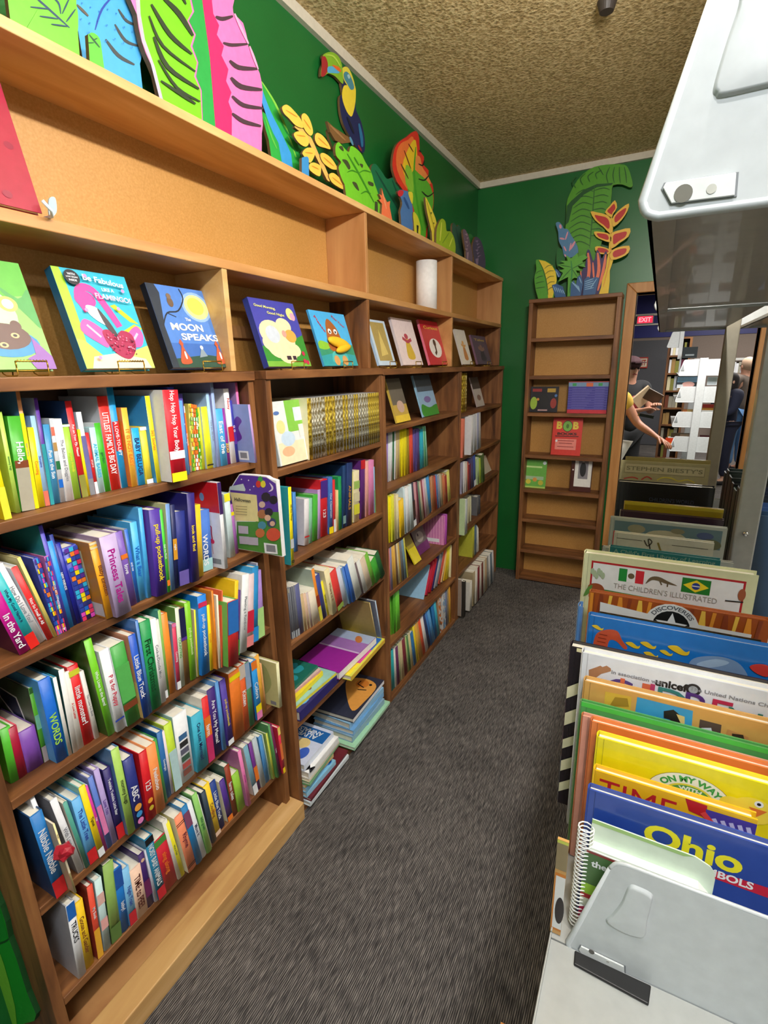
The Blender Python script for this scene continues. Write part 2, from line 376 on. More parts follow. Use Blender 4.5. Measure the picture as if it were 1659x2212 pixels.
boxobj('back_strip', (XB, 1.08, 1.60), (XB+.012, 1.79, 1.635), WOOD_LZ, t)  # narrow raised strip across the back panel
# case standing against the back wall
BY, BX0, BX1, BH = 3.512, -.785, -.250, 1.898
t = thing('bookcase', 'tall narrow dark wood bookcase with tan back against the far green wall', 'bookcase', ((BX0+BX1)/2, BY, 0))
boxobj('back_panel', (BX0, YB-.022, .0), (BX1, YB-.012, BH), TAN, t)
for a in (BX0, BX1-.024): boxobj('side_panel', (a, BY, 0), (a+.024, YB-.022, BH-.022), WOOD_DZ, t, .0015)
boxobj('top_board', (BX0-.002, BY-.002, BH-.022), (BX1+.002, YB-.012, BH), WOOD_DX, t, .002)
SB = [1.665, 1.432, 1.195, .915, .675, .462, .235, .03]
for z in SB: boxobj('shelf', (BX0+.024, BY+.002, z-.022), (BX1-.024, YB-.022, z), WOOD_DX, t, .0015)

# ------------------------------------------------------------------ books
def book_mesh(name, T, H, D, spine, cover=None, segs=(), title=None, tcol='wh', pages=True, hard=True, parent=None, art=None, tsz=.62, tpos=None, coverart=None):
    """book standing at the origin: spine on the +x side, thickness along +y, foot at z=0"""
    mats = []
    bm = bmesh.new(); bd = .0022 if hard else .0008
    bd = min(bd, T*.2)
    cm = cover if isinstance(cover, bpy.types.Material) else mat(cover or spine)
    sm = spine if isinstance(spine, bpy.types.Material) else mat(spine)
    mats += [cm, sm]
    box(bm, (-D, 0, 0), (-.001, bd, H), 0); box(bm, (-D, T-bd, 0), (-.001, T, H), 0)
    n = 4; prof = []
    for i in range(n+1):
        a = i/n; prof.append((math.sin(math.pi*a)*min(.0022, T*.12), a*T))
    pv = [bm.verts.new((p[0]-.001, p[1], 0)) for p in prof]; pt = [bm.verts.new((p[0]-.001, p[1], H)) for p in prof]
    qi = [bm.verts.new((-.003, bd, 0)), bm.verts.new((-.003, T-bd, 0))]; qt = [bm.verts.new((-.003, bd, H)), bm.verts.new((-.003, T-bd, H))]
    for i in range(n):
        f = bm.faces.new((pv[i], pv[i+1], pt[i+1], pt[i])); f.material_index = 1; f.smooth = True
    f = bm.faces.new(pt+[qt[1], qt[0]]); f.material_index = 1
    f = bm.faces.new((pv+[qi[1], qi[0]])[::-1]); f.material_index = 1
    f = bm.faces.new((qi[0], qi[1], qt[1], qt[0])); f.material_index = 1
    F = Face(bm, mats, (min(.0022, T*.12)-.001, 0, 0), (0, 1, 0), (0, 0, 1))
    for a, b, c in segs: F.rect(0, H*(1-b), T, H*(1-a), c)
    if art: art(F, T, H)
    if title:
        V, FF, tw, th = textgeo(title)
        hh = min(T*tsz, .03); hh = min(hh, .0165); L = min(H*.66, tw/th*hh*1.0)
        F.text(title, T/2, (tpos if tpos else .5)*H, hh, tcol, -math.pi/2, w=L)
    if coverart:
        G = Face(bm, mats, (-D, 0, 0), (1, 0, 0), (0, 0, 1)); coverart(G, D, H)
    o = mesh_obj(name, bm, mats, parent)
    if pages:
        e = .003 if hard else .0004
        e = min(e, H*.02)
        boxobj_local('pages', (-D+e, bd, e), (-.003, T-bd, H-e), PAGES, o)
    return o
def boxobj_local(name, a, b, m, parent):
    bm = bmesh.new(); box(bm, a, b); return mesh_obj(name, bm, m, parent)
def colname(c):
    if isinstance(c, bpy.types.Material): return 'gold foil' if c == FOIL_G else 'silver foil'
    if c in NAMES: return NAMES[c]
    v = lambda h: [int(h[i:i+2], 16) for i in (0, 2, 4)]
    a = v(c); return NAMES[min(PAL, key=lambda k_: sum((p-q)**2 for p, q in zip(v(PAL[k_]), a)))]
ORD = ['leftmost', 'second', 'third', 'fourth', 'fifth', 'sixth', 'seventh', 'eighth', 'ninth', 'tenth', 'eleventh', 'twelfth', 'thirteenth', 'fourteenth',
       'fifteenth', 'sixteenth', 'seventeenth', 'eighteenth', 'nineteenth', 'twentieth']
ALLLAB = set()
def nth(i, n):
    if i == 0: return 'leftmost'
    if i == n-1: return 'rightmost'
    if i < 20 and i <= n/2: return ORD[i]+' from left'
    j = n-1-i
    return ORD[j]+' from right' if j < 20 else 'middle'
def row(case, rowname, z, entries, depth=.15, xdef=None, ylast=None, ymin=None, group=None, maxlean=90, kind='picture_book', xlim=(-1.03, -.905)):
    """entries: (window, bottom-left x,y, top-left x,y, colour, options) read off the photograph; each spine is set on the shelf at z"""
    P = []
    for e in entries:
        w_, bx, by, tx, ty, c = e[:6]; op = e[6] if len(e) > 6 else {}
        p = at('z', z, *w_(bx, by)); x = op.get('x', min(max(p.x, xlim[0]), xlim[1]))
        # the ray through the foot, met at that x so that y stays true
        p = at('x', x, *w_(bx, by)); q = at('x', x, *w_(tx, ty))
        P.append([x, p.y, q.y, q.z, c, op, (w_, bx, by, tx, ty)])
    P.sort(key=lambda r: r[1])
    ymin = dict(nearest=.3585, second=1.1555, third=1.8435, farthest=2.7475)[case.split()[0]]
    # neighbours stand nearly flush: even out the reading noise of the spine planes, keep those that really jut out
    xs = [r[0] for r in P]
    for i, r in enumerate(P):
        if 'x' in r[5]: continue
        nb = sorted(xs[max(0, i-3):i+4]); xm = nb[len(nb)//2]; d_ = xs[i]-xm
        x = xm+(d_*.3 if abs(d_) < .018 else d_-math.copysign(.0126, d_)); w_, bx, by, tx, ty = r[6]
        r[0] = x; r[1] = at('x', x, *w_(bx, by)).y; q = at('x', x, *w_(tx, ty)); r[2], r[3] = q.y, q.z
    P = [r[:6] for r in sorted(P, key=lambda r: r[1])]
    n = len(P); last = None; lean_prev = None
    if ylast and P[-1][1] > ylast-.010:
        ya, yz = P[n//2][1], P[-1][1]
        for r in P[n//2:]:
            d_ = ya+(r[1]-ya)*(ylast-.010-ya)/(yz-ya)-r[1]; r[1] += d_; r[2] += d_
    P = [[r[0], max(r[1], ymin), r[2]+max(0, ymin-r[1])]+r[3:] for r in P]
    for i, (x, y, yt, zt, c, op) in enumerate(P):
        if last is not None and y < last+.0035: y = last+.0035
        P[i][1] = y; last = y
    for i, (x, y, yt, zt, c, op) in enumerate(P):
        nx = P[i+1][1] if i+1 < n else (ylast if ylast else y+.02)
        lean = math.atan2(y-yt, max(.05, zt-z))
        lean = max(min(lean, math.radians(maxlean)), math.radians(-maxlean))
        if lean_prev is not None and lean > lean_prev+.02 and not op.get('free'): lean = lean_prev+.02
        if lean > 0: lean = min(lean, math.atan2(max(y-ymin, 0), max(.05, zt-z)))
        lean_prev = lean if i else max(lean, .03)
        H = (zt-z)/math.cos(lean) if zt-z > .05 else .1
        H = min(H, op.get('hmax', .24))
        gap = nx-y; T = op.get('T', min(max(gap*math.cos(lean)-.0012, .0035), .042))
        if ylast and lean < 0: lean = -min(-lean, max(0, math.atan2(ylast-y-T, H)))
        D = op.get('D', depth); D = min(D, x-XB-.004)
        tcol = op.get('tc', 'wh')
        nl = 'the divider' if i == 0 else colname(P[i-1][4]); nr = 'the divider' if i == n-1 else colname(P[i+1][4])
        cn = colname(c); size = 'thin' if T < .011 else ('thick' if T > .028 else '')
        lab = f"{size} {cn} book between {nl} and {nr}, {rowname}, {case}".strip()
        if i == 0: lab = f"{size} {cn} book, leftmost on the {rowname}, {case}".strip()
        if i == n-1: lab = f"{size} {cn} book, rightmost on the {rowname}, {case}".strip()
        if lab in ALLLAB: lab = f"{size} {cn} book, {nth(i, n)}, {rowname}, {case}".strip()
        if lab in ALLLAB: lab = f"{size} {cn} book by {nl} and {nr}, {nth(i, n)}, {rowname}, {case}".strip()
        ALLLAB.add(lab)
        o = book_mesh(kind, T, H, D, c, op.get('c'), op.get('s', ()), op.get('t'), tcol, hard=op.get('hard', T > .006), tsz=op.get('ts', .62), tpos=op.get('tp'), coverart=op.get('ca'), art=op.get('art'))
        yo = y if lean >= 0 else y
        o.location = (x, yo, z+.0005+(T*math.sin(-lean) if lean < 0 else 0)); o.rotation_euler = (lean, 0, 0)
        tag(o, lab, kind.replace('_', ' '), group or f'books on the {rowname} of the {case}')
wA = win(0, 820, 5.53); wB = win(280, 800, 5.184); wC = win(0, 1100, 5.53); wD = win(280, 1020, 4.88)
wE = win(0, 1360, 5.53); wF = win(260, 1200, 4.608); wG = win(0, 1600, 5.184); wH = win(260, 1380, 4.366)
wK = win(60, 1740, 4.1475); wJ = win(300, 1550, 4.608); wM = win(560, 780, 4.423); wN = win(560, 1250, 4.337); wP = win(820, 760, 2.989)
foot = lambda c, a=.83: ((a, 1, c),)
def dots(*cols):
    def f(F, T, H):
        r = random.Random(len(cols)*7)
        for k in range(16):
            for j in range(3):
                if r.random() < .85: F.rect(T*(.03+.32*j), H*(k+.06)/16, T*(.03+.32*j+.29), H*(k+.92)/16, r.choice(cols))
    return f
TT = foot('re', .80)
CN = 'nearest bookcase'
row(CN, 'top book shelf', S1[0], [
 (wA, 60, 1700, -180, 700, 'ye', dict(c='ye', T=.012, s=((.6, 1, 'yl'),))),
 (wA, 205, 1600, -30, 390, 'lm', dict(t='mommy hugs', tc='dg', s=())),
 (wA, 262, 1585, 90, 450, 'gr', dict(s=((.46, .54, 'br'), (.54, 1, 'sv')), t='Hello,', tp=.62)),
 (wA, 425, 1550, 180, 110, 'po', dict(c='4a7fb4', s=((.2, 1, 'ye'),), t='BABY PATROL', tc='gy', ts=.4)),
 (wA, 475, 1535, 330, 580, 'ye', dict(t='Counting', tc='or' if 0 else 'oo')),
 (wA, 545, 1510, 355, 440, '9cc4ec', dict(t='Storytime', tc='nb', s=foot('sa'))),
 (wA, 610, 1500, 405, 225, 'pu', dict(c='lg', s=((.42, 1, 'tl'),))),
 (wA, 655, 1490, 515, 545, '3d8fc0', dict(t='Fun in the Sun')),
 (wA, 740, 1480, 590, 470, 'lg', dict(c='lg', s=((.1, .2, 'sa'), (.28, .38, 'bn'), (.5, .6, 'dg'), (.72, .82, 'bl')))),
 (wA, 800, 1470, 610, 480, 'wh', dict(t='The Babies and Doggies', tc='gy', ts=.5)),
 (wA, 885, 1430, 735, 545, '9cc83c', dict(s=((0, .03, 'wh'),), t='puppy friends', tc='yl', ts=.45)),
 (wA, 985, 1415, 775, 262, 're', dict(c='1d3f78', t='Put on Your PJs, Please!', s=((.76, 1, 'ol'),), tp=.6, ts=.5)),
 (wA, 1052, 1398, 925, 600, 'ye', dict()),
 (wA, 1085, 1380, 885, 395, 'wh', dict(s=((.28, .8, '6a68a0'), (.8, 1, 'gy')))),
 (wA, 1150, 1370, 1022, 640, 're', dict(s=((.8, 1, 'wh'),), t='STOP IT', ts=.5)),
 (wA, 1192, 1360, 1068, 580, 'b8e4e8', dict(t='ANIMAL BABIES', tc='cy')),
 (wA, 1262, 1340, 1125, 525, '3cae20', dict(c='wh', t='garden', tc='dg')),
 (wA, 1335, 1320, 1158, 205, 'e2281e', dict(c='ccd0d8', t="LITTLEST FAMILY'S BIG DAY")),
 (wA, 1462, 1300, 1272, 95, '189cdc', dict(c='e4e6ea', s=((.33, .62, 're'),), t='A LOVE-TO-LIFT', tp=.5, ts=.5)),
 (wB, 30, 1310, -95, 425, 'f6b83c', dict(c='oo', t='IT IS NOT EASY', tc='oo')),
 (wB, 105, 1300, 20, 655, '12a4ea', dict(t='BABY BELUGA', tc='nv', c='lg')),
 (wB, 200, 1270, 115, 640, 'f6dc3c', dict(s=((0, .06, 'wh'), (.92, 1, 'wh')))),
 (wB, 325, 1275, 185, 290, 'fff01c', dict(c='2d8fd0', t='365 Stories', tc='oo')),
 (wB, 500, 1275, 385, 228, 'd0182c', dict(c='e4e4e6', s=((.66, .75, 'wh'), (.9, 1, 'fff01c')), t='Hop Hop Hop Your Body', tp=.66, ts=.4, D=.17)),
 (wB, 585, 1215, 450, 190, '26348c', dict(t='pull-up Pocketbook', tc='ye', ts=.5)),
 (wB, 615, 1180, 525, 345, '68a8e4', dict()),
 (wB, 672, 1150, 580, 265, '5848a0', dict(t='first words')),
 (wB, 712, 1125, 632, 400, 'f4ece4', dict(s=((.1, .9, 'oo'),), t='Baby Animals')),
 (wB, 748, 1118, 705, 375, 'd8c85c', dict(art=dots('oo', 'gr', 'cr', 'yl'))),
 (wB, 790, 1110, 745, 385, 'e87838', dict(art=dots('oo', 'wh', 'gr', 'oo'))),
 (wB, 840, 1105, 770, 470, '64b43c', dict(art=dots('gr', 'lm', 'wh', 'gr'))),
 (wB, 880, 1100, 800, 415, 'd6dc2c', dict()),
 (wB, 925, 1095, 830, 410, 'eef02c', dict(s=((.93, .95, 'bk'),), c='b8ccd8')),
 (wB, 1010, 1085, 890, 255, 'a4c8ee', dict(t='I love you this much', tc='gy')),
 (wB, 1055, 1078, 965, 135, '9cb4e4', dict(c='a8acd8')),
 (wB, 1092, 1070, 1025, 430, '48a8e0', dict(t='East of the')),
 (wB, 1160, 1030, 1065, 425, '8c2c98', dict(t='ZOO', tc='ye', tp=.3, c='wh')),
 (wB, 1210, 1030, 1120, 205, 'f0eef0', dict(s=((.5, .7, 're'),), t='Noisy', tc='re', tp=.8)),
 (wB, 1270, 1015, 1185, 335, '3838a0', dict(s=((.4, .7, 'pu'),), t='o o', tp=.55)),
 (wB, 1345, 1000, 1258, 135, 'f070b0', dict(c='b08cc4')),
 (wB, 1478, 1005, 1400, 380, 'b894cc', dict(c='8898d0', T=.008, x=-.960, free=1, ca=lambda G, D, H: (G.poly(smooth([(D*.55, H*.35), (D*.75, H*.42), (D*.7, H*.6), (D*.8, H*.72), (D*.7, H*.8), (D*.58, H*.66), (D*.6, H*.5)]), '5a2c98'), G.rect(D*.62, H*.04, D*.86, H*.2, 'wh'), G.rect(D*.66, H*.07, D*.82, H*.17, 'gy')))),
], ylast=1.092, kind='board_book')
mos = dots('nb', 'd848b8', 'bl', 'ye', 'hp', 'cy', 'nb', 'pu', 'oo')
row(CN, 'second book shelf', S1[1], [
 (wC, 240, 1750, -240, 850, 'c0108c', dict(t='In the Yard', tp=.3, c='5a1440')),
 (wC, 372, 1705, -260, 800, '1fb0b8', dict(s=foot('e0241c', .82), t='What My Good Name is', tc='nv', ts=.4, tp=.55)),
 (wC, 460, 1595, -90, 700, 'eceaf0', dict(t='How Do I Love You?', tc='gy', ts=.5)),
 (wC, 568, 1560, 132, 715, 'e02a2c', dict(t='Not So Small at All', c='wh', tp=.4, ts=.5)),
 (wC, 655, 1535, 208, 590, 'ecd870', dict(c='d8cc8c')),
 (wC, 690, 1520, 392, 600, '3848b0', dict(art=mos, s=foot('5a7cc0', .9))),
 (wC, 755, 1490, 525, 570, '4848b8', dict(t='I LOVE MY LLAMACORN', c='pk', art=mos, s=((0, .06, 'pk'), (.94, .97, 'wh')), ts=.5)),
 (wC, 800, 1455, 410, 215, '5046b8', dict(c='2a8c90')),
 (wC, 830, 1425, 568, 395, '2090e4', dict(c='2090e4')),
 (wC, 885, 1385, 545, 205, '1f2f84', dict(t='NEW FRIENDS', hmax=.2)),
 (wC, 930, 1360, 668, 420, '14209c', dict()),
 (wC, 985, 1335, 740, 480, '4850b8', dict(art=mos)),
 (wC, 1290, 1350, 1062, 415, 'f0a414', dict(c='b87c28', t='Baby Einstein', tc='br', s=((.0, .03, 'cr'), (.06, .08, 'cr')), free=1, T=.02, D=.17, ca=lambda G, D, H: (G.rect(D*.45, H*.38, D*.8, H*.88, 'cr'), G.rect(D*.4, .004, D*.97, H*.2, 'lg')))),
 (wC, 1405, 1335, 1185, 350, 'b8a4d0', dict(c='9c86a8', t='Princess Tales', tc='mg', D=.17)),
 (wC, 1500, 1190, 1335, 490, '8060b0', dict(t='Cuddly Cow', c='gy', s=((.1, .2, 're'), (.65, .85, 'lm'), (.87, 1, 'hp')))),
 (wC, 1570, 1165, 1378, 285, '7a58b4', dict(t='love', c='5a4490', s=((.3, .36, 'oo'),))),
 (wC, 1640, 1115, 1485, 250, '2a68c8', dict(t='and me', c='lg')),
 (wD, 110, 1345, 5, 540, '50b4ec', dict(t='What a Bear', tc='bl')),
 (wD, 195, 1325, 92, 385, '48ace4', dict(c='58b0e8')),
 (wD, 292, 1330, 205, 415, '4a2c98', dict(t='pull-up pocketbook', tc='f4dc20', c='5a3098')),
 (wD, 410, 1275, 312, 405, '48c838', dict(t='Get the Flock', s=((.85, .92, 'oo'),))),
 (wD, 440, 1255, 380, 345, '6890c8', dict(c='d0ca9c')),
 (wD, 485, 1235, 432, 355, '1c2458', dict(s=((.4, .65, 'ob'),), t='night')),
 (wD, 530, 1215, 483, 435, '202c7c', dict(s=((.8, 1, '6a5aa8'),))),
 (wD, 668, 1200, 605, 240, '2a1c70', dict(c='1f1c68', t='look and find', tc='ye', ts=.4, D=.17, ca=lambda G, D, H: (G.disc(D*.55, H*.72, .005, 'wh'), G.disc(D*.8, H*.78, .004, 'wh'), G.poly([(D*.45, H*.3), (D*.6, H*.34), (D*.72, H*.55), (D*.6, H*.6)], 'oo'), G.stroke([(D*.55, H*.45), (D*.6, H*.2), (D*.75, H*.12), (D*.75, H*.04)], .012, 'ec50a8')))),
 (wD, 698, 1110, 660, 365, 'f0c828', dict()),
 (wD, 745, 1055, 708, 430, '4878cc', dict(s=((.8, 1, 'tp'),), t='WORDS', tp=.35)),
 (wD, 1008, 1050, 920, 115, 'f0f0f4', dict(c='e2e2ea', s=((0, .36, '3a1c5c'),), D=.17, free=1, T=.012, ca=lambda G, D, H: (G.rect(0, H*.655, D, H*.995, 'c41424'), G.disc(D*.66, H*.82, .008, '6a8cc0', .011), G.poly([(D*.7, H*.6), (D*.74, H*.63), (D*.78, H*.6), (D*.76, H*.57), (D*.72, H*.57)], 'pu'), G.stroke([(D*.76, H*.5), (D*.8, H*.48), (D*.79, H*.4), (D*.8, H*.33)], .004, 'b03060'), G.disc(D*.78, H*.31, .010, 'hp', .007), G.stroke([(D*.78, H*.29), (D*.79, H*.16)], .003, 'd8a8b8'), G.rect(D*.7, H*.05, D*.94, H*.11, 'gy')))),
 (wD, 1060, 895, 975, 240, 'c8dce0', dict(s=((0, .12, 'f0e828'),))),
 (wD, 1100, 870, 1022, 350, 'e0a888', dict()),
 (wD, 1125, 860, 1048, 350, 'a868b8', dict(s=((.15, .22, 'ye'),))),
], ylast=1.028, kind='board_book')
row(CN, 'third book shelf', S1[2], [
 (wE, 110, 1750, -5, 1215, '50b82c', dict(D=.12, T=.018)),
 (wE, 178, 1725, 62, 1215, 'a00830', dict(D=.12, c='f05c70')),
 (wE, 318, 1640, 215, 1250, '7c48a8', dict(D=.12, c='7858a0')),
 (wE, 530, 1585, 342, 715, '58b028', dict(c='4a5a44', s=((0, .07, '3a6a24'), (.36, .55, '7cc0a0'), (.79, 1, 'a09494')), ca=lambda G, D, H: (G.poly([(D*.05, H*.85), (D*.6, H*.8), (D*.75, H*.45), (D*.4, H*.5), (D*.1, H*.68)], 'wh'), G.poly([(D*.09, H*.83), (D*.57, H*.78), (D*.7, H*.48), (D*.42, H*.53), (D*.13, H*.69)], '25304c')))),
 (wE, 685, 1612, 447, 632, '1266cc', dict(t='WORDS', tc='a8e04c', tp=.4, c='5aa8e8', s=())),
 (wE, 832, 1535, 632, 590, 'ece9e4', dict(c='2a9ab8')),
 (wE, 882, 1495, 700, 500, 'f0eeea', dict(c='2c5450')),
 (wE, 940, 1430, 755, 530, 'e8e4dc', dict(t='A Love Letter', tc='re', ts=.4)),
 (wE, 1002, 1345, 772, 482, 'd8141c', dict(t='little monster!', s=((.05, .12, 'yl'),), ts=.55)),
 (wE, 1145, 1305, 935, 525, 'f0ece4', dict(t='The I Love You Book', tc='gy', T=.009, ts=.5)),
 (wE, 1300, 1290, 957, 170, '70c41c', dict(c='3c5c1c', t='Who Lives in the Barn?', ts=.42)),
 (wE, 1412, 1262, 1182, 275, 'eef0f4', dict(t='P is for Puppy', tc='d0304c', s=((.85, .87, 'nb'),), c='wh')),
 (wE, 1520, 1125, 1312, 230, '3c9c40', dict(c='wh', s=((.25, .7, '58b458'), (.72, .8, 'br')))),
 (wF, 238, 1652, 78, 812, '1c54c0', dict(t='Little Blue Truck', c='c88c6c', D=.17, ts=.66, ca=lambda G, D, H: (G.rect(0, 0, D, H*.45, 'd8b470'), G.poly([(D*.55, H*.25), (D*.8, H*.3), (D*.82, H*.42), (D*.6, H*.45)], '3a90a0')))),
 (wF, 298, 1585, 150, 660, '4c80c8', dict(T=.007)),
 (wF, 322, 1572, 190, 680, '1c9450', dict(t='First Christmas', tc='0c4020', ts=.6)),
 (wF, 408, 1480, 298, 650, 'f4f2f4', dict(t='Cock-a-Doodle Moo', tc='gy', ts=.5)),
 (wF, 442, 1430, 345, 655, 'e4e8e4', dict(s=((.9, 1, 'wh'),))),
 (wF, 468, 1378, 375, 555, '88bc58', dict(c='4aa090')),
 (wF, 495, 1365, 402, 600, 'f08c2c', dict(c='e87828')),
 (wF, 575, 1345, 518, 690, 'd83c60', dict(t='Counting', c='90a0c0', s=((0, .05, 'pk'), (.88, 1, 'wh')))),
 (wF, 618, 1325, 552, 530, 'd8e0cc', dict(t='COUNTING', tc='gr', c='6a9c48')),
 (wF, 660, 1280, 588, 535, '8c6434', dict(s=((0, .38, '1c1c48'), (.38, .42, 'pu')))),
 (wF, 720, 1230, 652, 478, '84c81c', dict(t='pull-up pocketbook', tc='e8f4b0', ts=.5)),
 (wF, 788, 1188, 752, 540, 'f8e818', dict(c='e0c0a0')),
 (wF, 835, 1200, 788, 415, '1c80dc', dict(t='pull-up pocketbook', s=((.08, .14, 'hp'),), ts=.5)),
 (wF, 925, 1132, 888, 490, 'fce020', dict(t='animals', tc='ob')),
 (wF, 990, 1122, 880, 375, 'e88420', dict(c='e08828', s=())),
 (wF, 1020, 1115, 985, 390, 'f0e8d0', dict(T=.006)),
 (wF, 1045, 1110, 1040, 340, 'e86840', dict()),
 (wF, 1112, 1145, 1085, 480, 'd02c2c', dict(c='6cb04c', s=((0, .5, '2a70c0'),))),
 (wF, 1155, 1000, 1178, 248, 'f0c81c', dict(s=((.9, 1, 'ye'),))),
 (wF, 1195, 985, 1210, 340, '5a2c7c', dict(s=((.75, 1, '3c9c3c'),))),
 (wF, 1235, 990, 1255, 195, 'f2f2f4', dict(c='e8e8ea', t='Planting a Rainbow', tc='gy', ts=.45)),
 (wF, 1290, 915, 1300, 195, 'f0d8dc', dict(s=((.5, .8, 'd02440'), (.85, 1, 'ec8888')))),
 (wF, 1358, 820, 1328, 130, '2a90d0', dict(s=((.8, 1, '2890dc'),), c='3ca0dc')),
 (wF, 1418, 805, 1375, 160, 'b490dc', dict(s=((.55, 1, 'b4e08c'),))),
 (wF, 1462, 720, 1425, 50, 'b8b4cc', dict(T=.006)),
], ylast=1.06, kind='board_book')
row(CN, 'fourth book shelf', S1[3], [
 (wG, 632, 1775, 332, 872, '1b74bc', dict(t='Nibble Nibble', s=TT, c='1c4470', tp=.55)),
 (wG, 700, 1560, 330, 640, 'e6e8ee', dict(T=.008, c='dcdce4', free=1)),
 (wG, 805, 1550, 595, 945, 'f0e0a0', dict(s=((.32, .7, 'e8dcc0'),), t='The Hat', tc='bk', tp=.83, c='c8b090', x=-.95)),
 (wG, 870, 1455, 560, 690, 'e8eaf0', dict(t='With Love', tc='gy', c='gy')),
 (wG, 962, 1432, 705, 712, '4c9c8c', dict(c='e8e0d0')),
 (wG, 1010, 1400, 802, 690, '64b0e8', dict(t='The Little Tree', tc='nb', s=TT, tp=.6, ts=.5)),
 (wG, 1122, 1342, 882, 540, 'fcd808', dict(t='Tiptoe', tc='bk', s=foot('wh', .89), c='74b8b0')),
 (wG, 1178, 1255, 948, 528, 'd0389c', dict(t='Hugs', c='wh')),
 (wG, 1212, 1200, 985, 430, '5878c8', dict(s=((.4, .8, 'pk'),), c='8088c0')),
 (wG, 1262, 1140, 1048, 345, 'b09cd4', dict(t='Love You', tc='pu')),
 (wG, 1322, 1090, 1152, 345, '2c2068', dict(t='Twinkle Twinkle Little Star', s=TT, tp=.6, ts=.4)),
 (wG, 1442, 1065, 1242, 125, 'a8d060', dict(t='mommy hugs', tc='bk', c='5a84b0', D=.17)),
 (wG, 1535, 1012, 1375, 240, '222c78', dict(t='ABC', tp=.5, art=lambda F, T, H: (F.disc(T/2, H*.28, T*.35, 'e8a040'), F.disc(T/2, H*.18, T*.3, '3c90d0'), F.disc(T/2, H*.08, T*.3, 'e080c0')))),
 (wJ, 108, 1085, 0, 372, 'cc1420', dict(t='123', tp=.5, art=lambda F, T, H: (F.disc(T/2, H*.28, T*.3, 'f0a030'), F.disc(T/2, H*.17, T*.28, 'c8b030')))),
 (wJ, 192, 1012, 72, 312, 'f0904c', dict(t='Peekaboo', ts=.45)),
 (wJ, 242, 872, 122, 250, '409c48', dict()),
 (wJ, 272, 800, 178, 165, '2868a8', dict(t='Goodnight', ts=.45)),
 (wJ, 330, 752, 228, 150, 'e4d4dc', dict()),
 (wJ, 360, 730, 248, 92, 'bcd838', dict(s=((.4, 1, 'b8d8dc'),))),
 (wJ, 432, 682, 335, 10, 'eceef2', dict(c='b8d8dc', D=.17, s=(), art=lambda F, T, H: [F.rect(T*.2, H*(.62-.105*k), T*.8, H*(.70-.105*k), cc) for k, cc in enumerate(('3c6c9c', '2c2c2c', '5c5c70', '3c5c48', 'b04c48', '804c40'))])),
 (wJ, 592, 578, 520, 5, '3cacc8', dict(t='One Lost Mermaid', tc='nv', D=.16, free=1, T=.038, ts=.3, c='48b4d0', ca=lambda G, D, H: (G.rect(D*.12, H*.1, D*.9, H*.92, '5cc0d4'), G.poly(smooth([(D*.4, H*.7), (D*.6, H*.8), (D*.75, H*.6), (D*.6, H*.5), (D*.7, H*.3), (D*.5, H*.35)]), '6a3428')))),
 (wH, 835, 1175, 765, 575, 'd8282c', dict(t='farm', c='ece4d8', s=((.3, .6, 'oo'), (.6, 1, 'c83068')))),
 (wH, 882, 1090, 815, 500, '3c1c70', dict(t='Are You My Mama?', c='lg', s=())),
 (wH, 975, 1055, 885, 425, '5c98d8', dict(c='5c98d8', T=.012)),
 (wH, 1022, 1015, 935, 410, '5440a0', dict(t='pull-up pocketbook', tc='f0d840', s=((.92, 1, 'wh'),), ts=.5, free=1)),
 (wH, 1082, 985, 1020, 345, 'e07424', dict(s=((.05, .12, 'ye'),), c='ac5820')),
 (wH, 1172, 880, 1112, 270, 'e0602c', dict(s=((0, .2, 'd0c4b8'),), t='Kitten')),
 (wH, 1225, 830, 1162, 245, '508c5c', dict(s=((0, .4, '90a8c8'),))),
 (wH, 1268, 782, 1182, 220, '581c58', dict(T=.005)),
 (wH, 1292, 772, 1228, 230, '2a90d8', dict(t='Colors', s=((0, .14, 'oo'), (.75, .87, 'ye'), (.87, 1, 'pk')))),
 (wH, 1332, 702, 1265, 175, 'e8a83c', dict(c='cr')),
 (wH, 1372, 680, 1320, 240, 'd89860', dict(T=.006)),
 (wH, 1505, 692, 1470, 240, 'e6e4b8', dict(c='ccc88c', T=.014, D=.17, free=1, ca=lambda G, D, H: (G.poly(smooth([(D*.3, H*.2), (D*.6, H*.15), (D*.85, H*.5), (D*.7, H*.9), (D*.35, H*.8)]), 'a8b070'), G.rect(D*.8, H*.04, D*.93, H*.12, 'gy')))),
], ylast=1.09, kind='board_book')
